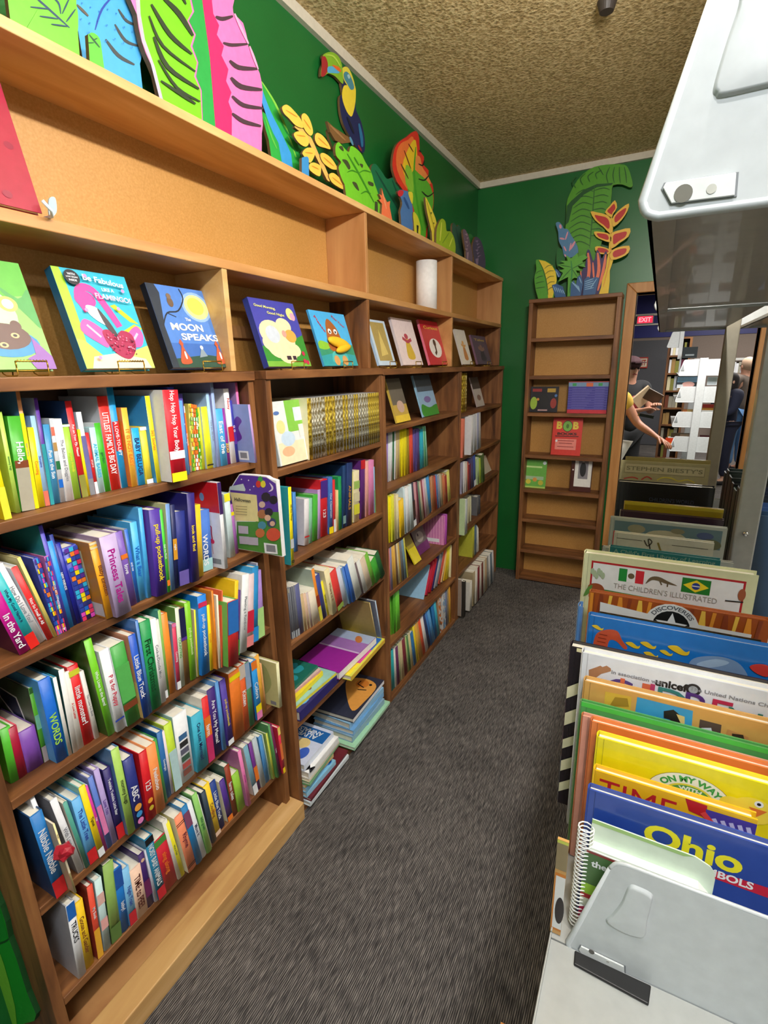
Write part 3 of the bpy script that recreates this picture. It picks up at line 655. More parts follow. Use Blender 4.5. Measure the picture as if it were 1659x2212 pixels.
row(CN, 'fifth book shelf', S1[4], [
 (wK, 460, 1562, 340, 912, 'eceef2', dict(t='TRUCKS', tc='bk', c='b8bac0', s=((0, .2, '1c68c0'),), tp=.62)),
 (wK, 517, 1450, 415, 900, 'f4c81c', dict(t='Goose and Gander', tc='br', ts=.5, T=.019)),
 (wK, 632, 1385, 530, 745, 'e04c34', dict(s=((.6, 1, 'f0b030'),), t='My Book', tp=.62, c='8c2c28', T=.013)),
 (wK, 692, 1312, 598, 690, 'c8e4e4', dict(s=((.2, .35, 'f0c0b8'), (.55, .7, 'f4b4b0')))),
 (wK, 755, 1250, 672, 560, '8cb058', dict(c='28402c', s=((.8, 1, '5c7c3c'),))),
 (wK, 845, 1148, 738, 622, '1c78cc', dict(t='baby!', s=((0, .3, '2058b0'),), tp=.4)),
 (wK, 920, 1085, 812, 620, '7cbce8', dict(t='Night Train', tc='nb', s=foot('c82430', .78))),
 (wK, 992, 1028, 888, 628, 'f2ccb4', dict(t='TIME to PEE!', tc='5a2018', c='f0ece8')),
 (wK, 1082, 920, 955, 490, '3a1c64', dict(s=((.5, .8, '6c2058'),), art=lambda F, T, H: F.disc(T/2, H*.88, T*.3, 'f0c8a0'))),
 (wK, 1150, 885, 1022, 430, 'ccccdc', dict(T=.009)),
 (wK, 1178, 860, 1035, 330, '1c7ca4', dict(t='NOISY BABY ANIMALS', s=((0, .1, 'bk'), (.83, 1, 'c8202c')), tp=.55)),
 (wK, 1238, 755, 1112, 360, 'c81c30', dict(t='sing along', tc='oo', s=((0, .12, '4c9440'),), c='4c9440')),
 (wJ, 395, 1610, 215, 1070, 'e0dcd0', dict(T=.014)),
 (wJ, 425, 1592, 265, 1070, 'f0e428', dict(t='What is That', tc='dg', T=.012, ts=.4)),
 (wJ, 500, 1557, 352, 1015, 'f08c64', dict(t='Rhyme', tc='ma', s=((.12, .13, 'bk'), (.15, .16, 'bk'), (.88, .89, 'bk'), (.91, .92, 'bk')), c='f0ece0', tp=.55)),
 (wJ, 587, 1488, 415, 920, '1c78b4', dict(s=((.1, .35, '8c4c70'),))),
 (wJ, 635, 1405, 475, 870, 'e8ecf2', dict(t='Move It', tc='nv')),
 (wJ, 690, 1380, 528, 790, '8cc868', dict(t='little green', tc='dg', c='6ca858')),
 (wJ, 722, 1300, 580, 780, 'e4e4e4', dict(T=.004)),
 (wJ, 738, 1258, 620, 765, '2c3c4c', dict()),
 (wJ, 762, 1200, 640, 700, 'f8d028', dict(s=((.5, .55, 'ob'), (.92, 1, 'pe')), t='Corduroy' if 0 else 'Counting', tc='br')),
 (wJ, 800, 1108, 702, 668, '1c3c88', dict(t='Little Blue Truck', c='ece8d0', ts=.5)),
 (wJ, 845, 1020, 750, 655, 'e4dcb4', dict(T=.004)),
 (wJ, 890, 1040, 800, 650, '4c2c88', dict(s=foot('oo', .88), c='e8e4d0')),
 (wJ, 942, 992, 850, 505, '8c3418', dict(c='3c6050', t='farm tales')),
 (wJ, 1002, 970, 915, 600, '90c43c', dict()),
 (wJ, 1098, 932, 985, 350, 'e078b0', dict(c='c070a8', T=.013, t='princess', tc='mg')),
 (wJ, 1150, 790, 1040, 310, '70a0b4', dict(s=((.8, 1, 'wh'),), c='e8e4d4', free=1)),
 (wJ, 1180, 690, 1092, 270, '6c2c88', dict(s=((.5, .8, 'oo'),))),
 (wJ, 1228, 690, 1125, 230, 'b0bcc4', dict(c='dcdcc8')),
 (wJ, 1268, 640, 1190, 205, '4c8cc8', dict()),
 (wJ, 1312, 622, 1215, 185, '9cb4ac', dict()),
 (wJ, 1342, 618, 1265, 170, 'c8cc50', dict(c='98b058')),
 (wJ, 1385, 608, 1272, 100, '4c9050', dict()),
 (wJ, 1402, 585, 1295, 95, '6c1c4c', dict(t='The Big', ts=.45)),
 (wJ, 1442, 590, 1378, 110, 'd8304c', dict(s=((0, .16, 'f4dc68'), (.35, .7, 'e8783c'), (.88, 1, 'fcd010')), T=.011)),
], ylast=1.09, kind='board_book')
# ------------------------------------------------------------------ second bookcase
C2 = 'second bookcase'
# foil-spined little books, one after another
gold = []
gx = [470, 508, 530, 556, 586, 634, 662, 704, 730, 762, 798, 826, 852, 880, 905, 930, 955, 985, 1012, 1036, 1055, 1078, 1100, 1120, 1140, 1156]
for i, x in enumerate(gx):
    f = (x-470)/(1165-470); c = FOIL_S if x in (508, 530, 556, 586, 730, 762, 852, 880, 955, 985, 1012, 1036) else FOIL_G
    gold.append((wM, x+14, 940-170*f, x, 358-60*f, c, dict(c='gy' if i else 'cr', hard=False, free=1)))
row(C2, 'top shelf', S2[0], gold, ylast=1.79, xlim=(-.965, -.955), maxlean=1.5, group='foil-spined little books in the second bookcase', depth=.14)
row(C2, 'second shelf', S2[1], [
 (wM, 270, 1930, 235, 1112, 'f4e418', dict(c='2498a4', s=((.66, .78, 'lg'), (.94, .95, 'bk'), (.96, .97, 'bk')), t='100 First Things', tc='bk', tp=.68, x=-.932, T=.015, ts=.5)),
 (wM, 345, 1842, 320, 1262, '4c88d0', dict(T=.016)),
 (wM, 430, 1742, 432, 1330, 'e8e4e8', dict(c='d0ccd4', s=((.8, .83, 're'),))),
 (wM, 478, 1725, 478, 1320, '8cc8a8', dict()),
 (wM, 510, 1705, 515, 1290, '4ab03c', dict()),
 (wM, 560, 1690, 545, 1242, 'c09cd0', dict(c='b088c0')),
 (wM, 592, 1692, 580, 1148, 'd0202c', dict(s=((.02, .32, '4c2c90'),), t='123', tp=.4, ts=.4)),
 (wM, 668, 1660, 662, 1118, '3c6cb4', dict(s=((.88, 1, 'ye'),), t='Our Classroom', ts=.4)),
 (wM, 712, 1640, 705, 1140, 'd42c34', dict(s=((.75, 1, 'wh'),))),
 (wM, 742, 1630, 738, 1240, 'e8c890', dict()),
 (wM, 765, 1620, 750, 1112, '1c9450', dict()),
 (wM, 800, 1605, 800, 1005, '1c3c68', dict(s=((.8, .93, '7ca0a0'),))),
 (wM, 835, 1600, 840, 985, '203464', dict(t='ANIMALS', tc='ob', tp=.45, ts=.5)),
 (wM, 880, 1550, 878, 1060, 'd8d830', dict()),
 (wM, 905, 1552, 905, 1060, 'e8dcb4', dict(s=((.2, .35, 'a8cc68'), (.42, .6, 'cr'), (.65, .85, 'e4e040')))),
 (wM, 975, 1505, 955, 960, '5c2474', dict(s=((0, .15, 'd4202c'),))),
 (wM, 1022, 1492, 1018, 962, 'e8a8a0', dict()),
 (wM, 1055, 1480, 1050, 958, 'dc84b8', dict()),
 (wM, 1108, 1450, 1105, 1010, '8cb8dc', dict(s=((.5, 1, '7cac70'),))),
], ylast=1.785, xlim=(-1.0, -.9))
row(C2, 'third shelf', S2[2], [
 (wN, 310, 560, 262, 92, '6c6e78', dict(s=((.02, .1, 'sv'), (.86, 1, '9ca4ac')), hard=False)),
 (wN, 328, 555, 280, 88, '74767e', dict(s=((.86, 1, '9ca4ac'),), hard=False)),
 (wN, 346, 548, 298, 82, '62646e', dict(s=((.86, 1, '9ca4ac'),), hard=False)),
 (wN, 364, 540, 316, 76, '6c6e78', dict(s=((.86, 1, '9ca4ac'),), hard=False)),
 (wN, 384, 525, 332, 70, '585c88', dict(hard=False)),
 (wN, 430, 495, 370, 165, 'c8ac80', dict(hard=False, c='cr')),
 (wN, 458, 478, 396, 160, 'd8b49c', dict(hard=False, c='cr')),
 (wN, 486, 462, 424, 152, 'c8b4b4', dict(hard=False, c='cr')),
 (wN, 512, 445, 448, 140, 'e8dcc8', dict(hard=False, c='cr')),
 (wN, 572, 402, 412, -30, 'e08424', dict(s=((.5, .72, '902c18'), (.72, 1, 'd8d040')), c='b8c8b8')),
 (wN, 600, 385, 500, 0, '38448c', dict(c='38448c')),
 (wN, 640, 350, 572, 40, 'e8dc24', dict(t='WORD', tc='bk', c='f0f0ec')),
 (wN, 692, 345, 600, -60, 'e8dcae', dict(c='e8dcae', t='Where is it', tc='br', ts=.4)),
 (wN, 738, 308, 640, -30, 'd83c38', dict(s=((.88, 1, '88a048'),))),
 (wN, 800, 265, 700, -70, 'ccd0e0', dict(hard=False, c='d8d8e4')),
 (wN, 850, 245, 745, -75, '4c7cc8', dict(c='8cb0c8')),
 (wN, 882, 232, 770, -90, '3468c0', dict()),
 (wN, 915, 215, 805, -150, 'dce0dc', dict(hard=False, c='e0e0d4')),
 (wN, 962, 150, 850, -100, '6c5c60', dict(hard=False)),
 (wN, 990, 138, 870, -120, 'dcdcd8', dict(hard=False)),
 (wN, 1020, 130, 900, -130, 'd4c0a8', dict(hard=False)),
 (wN, 1062, 72, 935, -170, '74b43c', dict(c='84c44c')),
 (wN, 1100, 40, 975, -100, '3c9c30', dict()),
 (wN, 1150, -10, 1030, -180, '1c5c30', dict(c='1c5030', s=()))
], ylast=1.79, xlim=(-1.0, -.93))
def flat_book(label, y0, y1, x1, z, T, D, cov, spine, rz=0, art=None, pages=True, group=None, tilt=0):
    """book lying flat, long edge along the shelf: spine side towards the aisle, its cover upwards"""
    mats = [mat(cov), mat(spine)]; bm = bmesh.new(); L = y1-y0; bd = .0022
    box(bm, (-D, -L/2, 0), (0, L/2, bd), 0); box(bm, (-D, -L/2, T-bd), (0, L/2, T), 0); box(bm, (-.002, -L/2, bd), (.0004, L/2, T-bd), 1)
    F = Face(bm, mats, (-D/2, 0, T), (0, 1, 0), (-1, 0, 0))
    if art: art(F, L, D)
    o = mesh_obj('picture_book', bm, mats)
    boxobj_local('pages', (-D+.003, -L/2+.003, bd), (-.002, L/2-.003, T-bd), PAGES, o)
    o.location = (x1, (y0+y1)/2, z+.0004); o.rotation_euler = (0, tilt, rz)
    return tag(o, label, 'picture book', None if not group else group)
G2 = 'books lying in stacks low in the second bookcase'
z = S2[3]
def a_blocks(*cs):
    def f(F, L, D):
        r = random.Random(len(cs)+3)
        for k in range(9):
            u = (r.random()-.5)*L*.75; v = (r.random()-.5)*D*.7
            F.disc(u, v, L*.10*(.6+r.random()), r.choice(cs), D*.12, 10, r.random()*3)
    return f
flat_book('navy board book, bottom of the left stack on the fourth shelf', 1.165, 1.415, -.955, z, .036, .19, '2c2470', '262068', .02, a_blocks('oo', 'cr', 'sb'), group=G2); z1 = z+.037
flat_book('pale teal picture book with a yellow edge above a navy board book', 1.16, 1.40, -.965, z1, .014, .18, '9cccc4', 'e8dc3c', -.06, a_blocks('oo', 'mg', 'wh', 'br'), group=G2); z1 += .015
flat_book('bright yellow book in the left stack of the fourth shelf', 1.16, 1.36, -.985, z1, .018, .16, 'f0dc2c', 'f4e020', .04, a_blocks('re', 'or' if 0 else 'oo'), group=G2); z1 += .019
flat_book('pale pink book under a green one in the left stack', 1.162, 1.352, -.995, z1, .012, .16, 'e4c0b8', 'd4a0a8', -.03, group=G2); z1 += .013
flat_book('dark green book with red picture, topmost of the left stack on the fourth shelf', 1.16, 1.35, -1.0, z1, .012, .15, '1c6c5c', '2c7c68', .03, a_blocks('re', 'sa', 'tl'), group=G2)
flat_book('spiral-patterned picture book of blue, yellow and pink squares below the purple book', 1.44, 1.745, -.925, z, .020, .20, 'dcd84c', 'e0b43c', .05, lambda F, L, D: (F.rect(-L*.48, -D*.45, -L*.2, D*.2, 'f0dc20'), F.rect(-L*.2, -D*.45, L*.15, 0, 'd03c98'), F.rect(L*.15, -D*.45, L*.48, D*.1, '2c6cc0'), F.disc(0, -D*.2, L*.08, 'wh'), F.disc(L*.3, -D*.2, L*.07, 'wh'), F.disc(-L*.35, -D*.2, L*.06, 'lm')), group=G2)
flat_book('bright purple padded book with a white spine edge and a fox picture', 1.40, 1.69, -.945, z+.021, .030, .19, '9a2498', 'f0eef0', .0, lambda F, L, D: (F.rect(L*.04, -D*.5, L*.5, D*.5, 'a8b8d8'), F.rect(L*.04, -D*.5, L*.28, D*.5, 'a070b8'), F.disc(L*.34, -D*.2, L*.1, 'c87840', D*.08, 14, .6), F.rect(.0, -D*.5, L*.035, D*.5, 'd0b8dc')), group=G2)
# two big thin picture books leaning back at the right end of that shelf
o = book_mesh('picture_book', .006, .215, .17, 'c8b078', 'b09850'); o.location = (-.965, 1.735, S2[3]+.0005); o.rotation_euler = (math.radians(15), 0, 0)
tag(o, 'thin ochre picture book leaning left beside the bright purple book', 'picture book')
o = book_mesh('picture_book', .009, .215, .18, 'a8bcd0', '70788c'); o.location = (-.95, 1.748, S2[3]+.0005); o.rotation_euler = (math.radians(13), 0, 0)
tag(o, 'thin slate grey picture book leaning at the right end of the fourth shelf', 'picture book')
z = .021
def stack(items, y0, y1, x, z):
    for i, (lab, T, c, s, dy0, dy1, dx, rz, art) in enumerate(items):
        flat_book(lab, y0+dy0, y1+dy1, x+dx, z, T, .19, c, s, rz, art, group=G2); z += T+.0012
    return z
stack([
 ('white picture book at the very bottom of the lower left stack', .018, 'dce8f0', 'e4ecf2', 0, .04, .022, 0, None),
 ('maroon hardcover low in the bottom left stack', .012, '6c1c28', '601824', .005, .045, .02, .03, None),
 ('pale blue board book above the maroon one', .020, '8cc8e8', '9cd0ec', .0, -.04, .012, -.03, a_blocks('bl', 'wh')),
 ('sky blue board book with small drawings in the bottom left stack', .018, '7cbce4', '8cc8ec', .0, -.07, .006, .04, a_blocks('wh', 'cr', 're')),
 ('tan picture book with orange pictures in the bottom left stack', .016, 'd0b478', 'd8c088', .0, -.05, .01, -.04, a_blocks('oo', 're', 'wh')),
 ('green picture book with yellow and blue shapes in the bottom left stack', .014, '58a068', '8cc090', .0, .0, .018, .08, a_blocks('ye', 'nv', 'sa', 'wh')),
 ('cream book with black spiral edge below the white stack', .012, 'ece4c8', 'e8e0cc', .0, -.01, .02, .05, a_blocks('ye', 'bk', 'pe')),
 ('thick white book with slanted title beneath the cat book', .026, 'f0f0f0', 'f4f4f4', .0, -.02, .022, .03, lambda F, L, D: (F.text('MY', -L*.4, -D*.38, .03, 'bk', math.pi/2), F.disc(L*.1, 0, .02, 'br'), F.disc(L*.3, -D*.1, .018, 'oo'), F.disc(-L*.15, -D*.15, .018, 're'))),
 ('white book with blue cat and blue title panel, topmost of the left floor stack', .024, 'ccd4ec', 'dce4f4', .0, -.03, .006, .02, lambda F, L, D: (F.rect(L*.1, -D*.5, L*.42, D*.25, '1c60a8'), F.text('ANIMALS', L*.32, -D*.1, .022, 'wh', math.pi/2, w=.10), F.text('ALIVE', L*.2, -D*.1, .022, 'wh', math.pi/2, w=.08), F.disc(-L*.02, -D*.15, .026, 'e8cc88'), F.disc(-L*.25, -D*.3, .03, '3c60c0', .02), F.stroke([(-L*.1, 0), (-L*.3, D*.1), (-L*.42, -D*.2)], .012, '2c50b0'))),
], 1.16, 1.38, -.955, z)
stack([
 ('maroon-edged picture book, bottom of the stack in the right corner', .014, 'c8dcd0', '6c2830', 0, .0, .01, 0, None),
 ('pale green and white picture book low in the right corner stack', .014, 'a8dcb8', 'b8e0c0', -.02, -.005, .018, .02, a_blocks('lm', 'yl', 'gr', 'sb')),
 ('blue-grey hardcover in the right corner stack', .026, '88a8c0', '90b4cc', .0, -.03, .0, .0, None),
 ('light blue hardcover below the white tiger book', .022, '70a8dc', '88bce8', .01, -.02, -.004, .03, None),
 ('powder blue book beneath the tiger book', .026, '90c0e4', '98c8ec', .01, -.02, -.012, -.03, None),
 ('white book with an orange striped tiger, top of the right floor stack', .020, '303448', 'f0eef0', .02, .0, -.01, .04, lambda F, L, D: (F.poly(smooth([(-L*.35, -D*.35), (-L*.1, -D*.45), (L*.3, -D*.45), (L*.42, -D*.1), (L*.3, D*.3), (0, D*.1)]), 'eca44c'), F.disc(L*.28, -D*.1, .03, 'e08430'), F.stroke([(L*.2, -D*.2), (L*.25, 0), (L*.34, -D*.02)], .006, 'bk'), F.stroke([(L*.16, -D*.3), (L*.12, -D*.1)], .006, 'bk'), F.disc(L*.3, -D*.3, .007, 'bk'))),
], 1.47, 1.78, -.945, z)
# ------------------------------------------------------------------ third bookcase
C3 = 'third bookcase'
def cols(case, rn, z, spec, **kw):
    """spec: (x, foot y, top x, top y, colour) in one close-up window"""
    row(case, rn, z, [(wP, a, b, c, d, e, (f[0] if f else {})) for a, b, c, d, e, *f in spec], **kw)
cols(C3, 'second shelf', S3[1], [
 (45, 842, 45, 515, 'lv'), (58, 840, 58, 515, 'wh'), (70, 836, 70, 510, 'wh'), (84, 832, 84, 505, 'dg'), (98, 826, 98, 505, 'wh'), (108, 822, 106, 500, 'd8c08c'),
 (130, 808, 124, 500, 'f4e420'), (146, 806, 142, 492, 'f4e420'), (164, 800, 158, 490, 'e8d820'), (182, 792, 178, 500, 'a89028'), (194, 786, 186, 482, 'e0603c'), (206, 784, 198, 480, 'e8543c'),
 (236, 770, 232, 500, '6c58a0'), (262, 766, 258, 495, '5c4c90'), (290, 745, 286, 490, '28305c', dict(t='WORLD', tc='cy')), (302, 740, 296, 500, '28a8c0'), (318, 734, 310, 490, '2cb0cc'),
 (344, 722, 332, 470, '8cc8a0'), (356, 716, 344, 468, '3ca070'), (368, 710, 352, 466, 'a8dcc8'), (378, 704, 362, 470, '2c8c5c')], ylast=2.40)
cols(C3, 'third shelf', S3[2], [
 (50, 1228, 48, 940, 'yl'), (66, 1226, 62, 940, 'ye'), (84, 1226, 72, 932, 'yl'), (102, 1218, 88, 930, 'c8b888'), (116, 1212, 100, 930, 'cr'), (138, 1206, 112, 970, 'f4c818'),
 (166, 1176, 118, 895, 'c8dce4'), (180, 1172, 150, 890, 'wh'), (200, 1160, 160, 885, 'd8e8ec'), (220, 1128, 184, 866, '2c2c40', dict(s=((.4, .8, '3c2420'), (.85, 1, 'wh')))), (240, 1122, 206, 860, 'c89098'), (250, 1114, 214, 860, 'ma'), (264, 1100, 232, 850, '5c7c68'),
 (276, 1090, 246, 855, 'c8b8a0'), (286, 1080, 262, 840, '8c2c40'), (298, 1072, 270, 835, 'd8b0c0'), (308, 1062, 280, 830, 'c8ccd0'), (318, 1042, 296, 815, '3494d4'), (340, 1036, 326, 810, 'c88c60'), (354, 1030, 338, 812, 'a85c38'), (366, 1018, 350, 810, 'cc3c38'),
 (376, 1010, 362, 800, '5c80b8'), (388, 1004, 372, 806, '9ca0b0'), (398, 1000, 386, 796, 'c8bca0'), (408, 994, 396, 792, 'b08c60'), (418, 988, 404, 800, 'd07c50'), (430, 975, 420, 806, '9c2c28'), (444, 966, 420, 785, 'e0dc70', dict(c='c8c890'))], ylast=2.66)
cols(C3, 'fourth shelf', S3[3], [
 (62, 1552, 52, 1262, 'd87870'), (76, 1545, 62, 1260, '8c80a0'), (88, 1530, 72, 1262, 'd8a43c'), (102, 1515, 84, 1250, 'e0b050'), (114, 1505, 92, 1250, '7c5c48'), (126, 1495, 104, 1242, 'd8cca0'), (138, 1488, 112, 1240, 'c8a048'),
 (150, 1480, 120, 1230, '6c6c70'), (166, 1470, 130, 1225, '6c8ca0'), (184, 1460, 140, 1210, 'd8cc50')], ylast=2.05)
cols(C3, 'fifth shelf', S3[4], [(66, 1800, 62, 1585, '58a82c'), (80, 1812, 66, 1580, '6cbc30'), (94, 1822, 72, 1576, '50a028'), (110, 1815, 82, 1574, '68c038')], ylast=2.0, maxlean=8)
cols(C3, 'fifth shelf right side', S3[4], [
 (285, 1602, 326, 1378, 'e4e8ee', dict(c='a0ccec', T=.004)), (300, 1588, 345, 1368, 'd02848'), (318, 1572, 362, 1350, 'd81c3c'), (336, 1552, 378, 1330, '2c3480'), (350, 1540, 392, 1318, 'c0c4cc'), (364, 1528, 404, 1302, '848c9c'), (380, 1515, 420, 1290, 'e05c48'),
 (400, 1500, 438, 1275, 'e0c088'), (416, 1488, 450, 1268, 'f0c828'), (432, 1476, 462, 1255, 'f0e030'), (462, 1470, 480, 1252, 'e8e0b8')], ylast=2.69)
cols(C3, 'bottom shelf', .021, [
 (78, 2182, 70, 1935, '209ca0'), (92, 2172, 80, 1930, '28a0a8'), (104, 2166, 90, 1925, 'd8d4cc'), (118, 2158, 98, 1920, '602858'), (132, 2130, 110, 1895, 'b8bc90'), (146, 2120, 122, 1890, 'c8b88c'), (164, 2096, 134, 1880, '742430'), (184, 2068, 152, 1860, 'a8b878'), (196, 2056, 164, 1850, '4c7c48'), (208, 2044, 176, 1840, 'c8bc8c'),
 (226, 2026, 188, 1835, '2c6ca4'), (244, 2010, 194, 1800, 'e4cc28'), (258, 2000, 212, 1790, 'd8a43c'), (270, 1975, 222, 1775, 'c08c48'), (284, 1955, 238, 1760, 'd8502c'), (300, 1940, 254, 1745, 'dcd8d8'), (316, 1915, 270, 1725, '2c3460'), (334, 1900, 282, 1710, '3c74b8'), (346, 1880, 306, 1680, '5c9cd4'),
 (360, 1860, 330, 1640, '2470b0'), (376, 1838, 346, 1625, '40b0c8'), (390, 1815, 374, 1600, 'c89c78', dict(art=dots('wh', 'oo', 'wh'))), (414, 1790, 404, 1570, 'e0dcd8', dict(art=dots('wh', 'sb', 'wh', 'lg'))), (428, 1775, 420, 1560, '7880a0'), (444, 1762, 436, 1535, '9c8c6c'), (456, 1750, 446, 1525, 'dca038')], ylast=2.67)
def lean_cover(label, bl, br, tr, tl, z, col, spine=None, art=None, T=.008, x0=-1.0, lean=17, hmax=.27, cat='picture book'):
    """book propped face-out: foot on the board at z, leaning back against the wall behind"""
    L = math.radians(lean)
    def hit(p, base):
        d = ray(*p); N = Vector((math.cos(L), 0, math.sin(L))); O = Vector((0, 0, CH)); t = (Vector((base, 0, z))-O).dot(N)/d.dot(N); return O+d*t
    pbl, pbr = hit(bl, x0), hit(br, x0); ptl, ptr = hit(tl, x0), hit(tr, x0)
    up = Vector((-math.sin(L), 0, math.cos(L)))
    H = min(hmax, ((ptl-Vector((x0, 0, z))).dot(up)+(ptr-Vector((x0, 0, z))).dot(up))/2)
    y0 = (pbl.y+ptl.y)/2; y1 = (pbr.y+ptr.y)/2; Wd = y1-y0
    mats = [mat(col, .28, coat=.3), mat(spine or col, .3)]; bm = bmesh.new()
    bd = min(.002, T*.3)
    box(bm, (-bd, 0, 0), (0, Wd, H), 0); box(bm, (-T, 0, 0), (-T+bd, Wd, H), 0); box(bm, (-T, -.0004, 0), (0, bd, H), 1)
    F = Face(bm, mats, (0, 0, 0), (0, 1, 0), (0, 0, 1))
    F.lim = (Wd, H)
    if art: art(F, Wd, H)
    S = Face(bm, mats, (0, -.0004, 0), (-1, 0, 0), (0, 0, 1))
    o = mesh_obj('picture_book', bm, mats)
    boxobj_local('pages', (-T+bd, bd, .003), (-bd, Wd-.003, H-.003), PAGES, o)
    o.location = (x0, y0, z+.0008+T*math.sin(L)*0); o.rotation_euler = (0, -L, 0)
    tag(o, label, cat); return o, (y0, y1, H, L)
def easel(y, x, z, label, w=.05, lean=17, g='little gold wire book easels'):
    t = thing('book_easel', label, 'easel', (x, y, z), group=g)
    L = math.radians(lean); gm = GOLD
    for s in (-1, 1):
        bm = bmesh.new(); q = s*w/2
        tube(bm, [(.022, q, .010), (.024, q, .020), (.022, q, .026)] , .0013, 6)
        tube(bm, [(.022, q, .026), (.024, q, .004), (.020, q, .0015), (-.012, q, .0015), (-.024, q, .006), (-.024-.05*math.sin(L), q, .008+.05)], .0012, 6)
        mesh_obj('foot_wire', bm, gm, t)
    bm = bmesh.new()
    tube(bm, [(.023, -w/2, .026), (.023, w/2, .026)], .0015, 6); tube(bm, [(.023, -w/2, .010), (.023, w/2, .010)], .0011, 6)
    for k in range(10):
        yy = -w/2+w*(k+.5)/10; tube(bm, [(.0232, yy-w*.03, .0245), (.0232, yy+w*.03, .0285)], .0009, 5)
    mesh_obj('front_rail', bm, gm, t)
    bm = bmesh.new(); tube(bm, [(-.03, 0, .06), (-.045, 0, .001)], .0012, 6); tube(bm, [(-.032, -w/2, .058), (-.032, w/2, .058)], .0012, 6); mesh_obj('back_leg', bm, gm, t)
    return t
GOLD = mat('c8a040', .28, metal=.9)
def d(px, py, ox=0, oy=540, s=4.147): return (ox+px/s, oy+py/s)
def flamingo(F, W, H):
    F.rect(0, 0, W, H, '28b4cc')
    F.poly(smooth([(0, 0), (W*.1, 0), (W*.12, H*.9), (0, H)]), 'a8dc30'); F.poly([(0, 0), (W*.25, 0), (W*.3, H*.12), (W*.1, H*.28), (0, H*.3)], 'b8e050')
    F.poly([(W*.55, 0), (W, 0), (W, H*.25), (W*.8, H*.2)], 'c8e468'); F.poly([(W*.62, H*.66), (W*.7, H*.68), (W*.98, H*.48), (W*.85, H*.5)], 'b8e020'); F.poly([(W*.7, H*.4), (W*.9, H*.48), (W, H*.44), (W*.9, H*.36)], 'b8e020')
    F.poly([(W*.08, 0), (W*.95, 0), (W*.9, H*.1), (W*.5, H*.16), (W*.15, H*.12)], 'f4e4c0')
    F.stroke(smooth([(W*.28, H*.58), (W*.22, H*.72), (W*.3, H*.82), (W*.45, H*.8), (W*.56, H*.64), (W*.66, H*.44)], 4, False), W*.1, 'f0409c')
    F.disc(W*.3, H*.70, W*.14, 'f0409c', H*.09)
    F.poly(smooth([(W*.2, H*.5), (W*.42, H*.38), (W*.4, H*.22), (W*.28, H*.26), (W*.1, H*.38)]), 'f05aac'); F.poly(smooth([(W*.74, H*.36), (W*.92, H*.46), (W*.98, H*.36), (W*.9, H*.24), (W*.76, H*.24)]), 'f05aac')
    F.stroke([(W*.2, H*.44), (W*.34, H*.32)], W*.03, 'f8b8d8'); F.stroke([(W*.8, H*.3), (W*.9, H*.38)], W*.03, 'f8b8d8')
    F.poly(smooth([(W*.28, H*.64), (W*.42, H*.62), (W*.52, H*.5), (W*.5, H*.44), (W*.38, H*.48), (W*.28, H*.56)]), 'wh')
    F.poly(smooth([(W*.42, H*.62), (W*.52, H*.5), (W*.60, H*.32), (W*.56, H*.33), (W*.46, H*.44)]), '40383c')
    F.poly(smooth([(W*.38, H*.38), (W*.48, H*.40), (W*.55, H*.33), (W*.66, H*.40), (W*.8, H*.36), (W*.8, H*.22), (W*.66, H*.1), (W*.5, H*.14), (W*.4, H*.26)]), 'a01048')
    r = random.Random(5)
    for k in range(60):
        a, b = W*(.42+.36*r.random()), H*(.15+.21*r.random()); F.disc(a, b, W*.011, r.choice(('e84878', '7c0838', 'f090b0', '50082c', 'c81050')), n=5)
    F.disc(W*.2, H*.90, W*.1, '14161c', H*.075); F.text('WITH', W*.2, H*.93, H*.022, 'wh'); F.text('2-WAY SEQUINS', W*.2, H*.90, H*.018, 'wh', w=W*.15); F.text('INSIDE', W*.2, H*.87, H*.02, 'wh')
    F.text('Be Fabulous', W*.62, H*.90, H*.06, 'wh', -.08, w=W*.56); F.text('LIKE A', W*.64, H*.81, H*.035, 'wh'); F.text('FLAMINGO!', W*.68, H*.73, H*.055, 'f4c4e0', -.05, w=W*.5)
    for a, b in ((.38, .93), (.24, .58), (.86, .82), (.7, .62), (.2, .1)): F.disc(W*a, H*b, W*.025, 'f490c4', n=8)
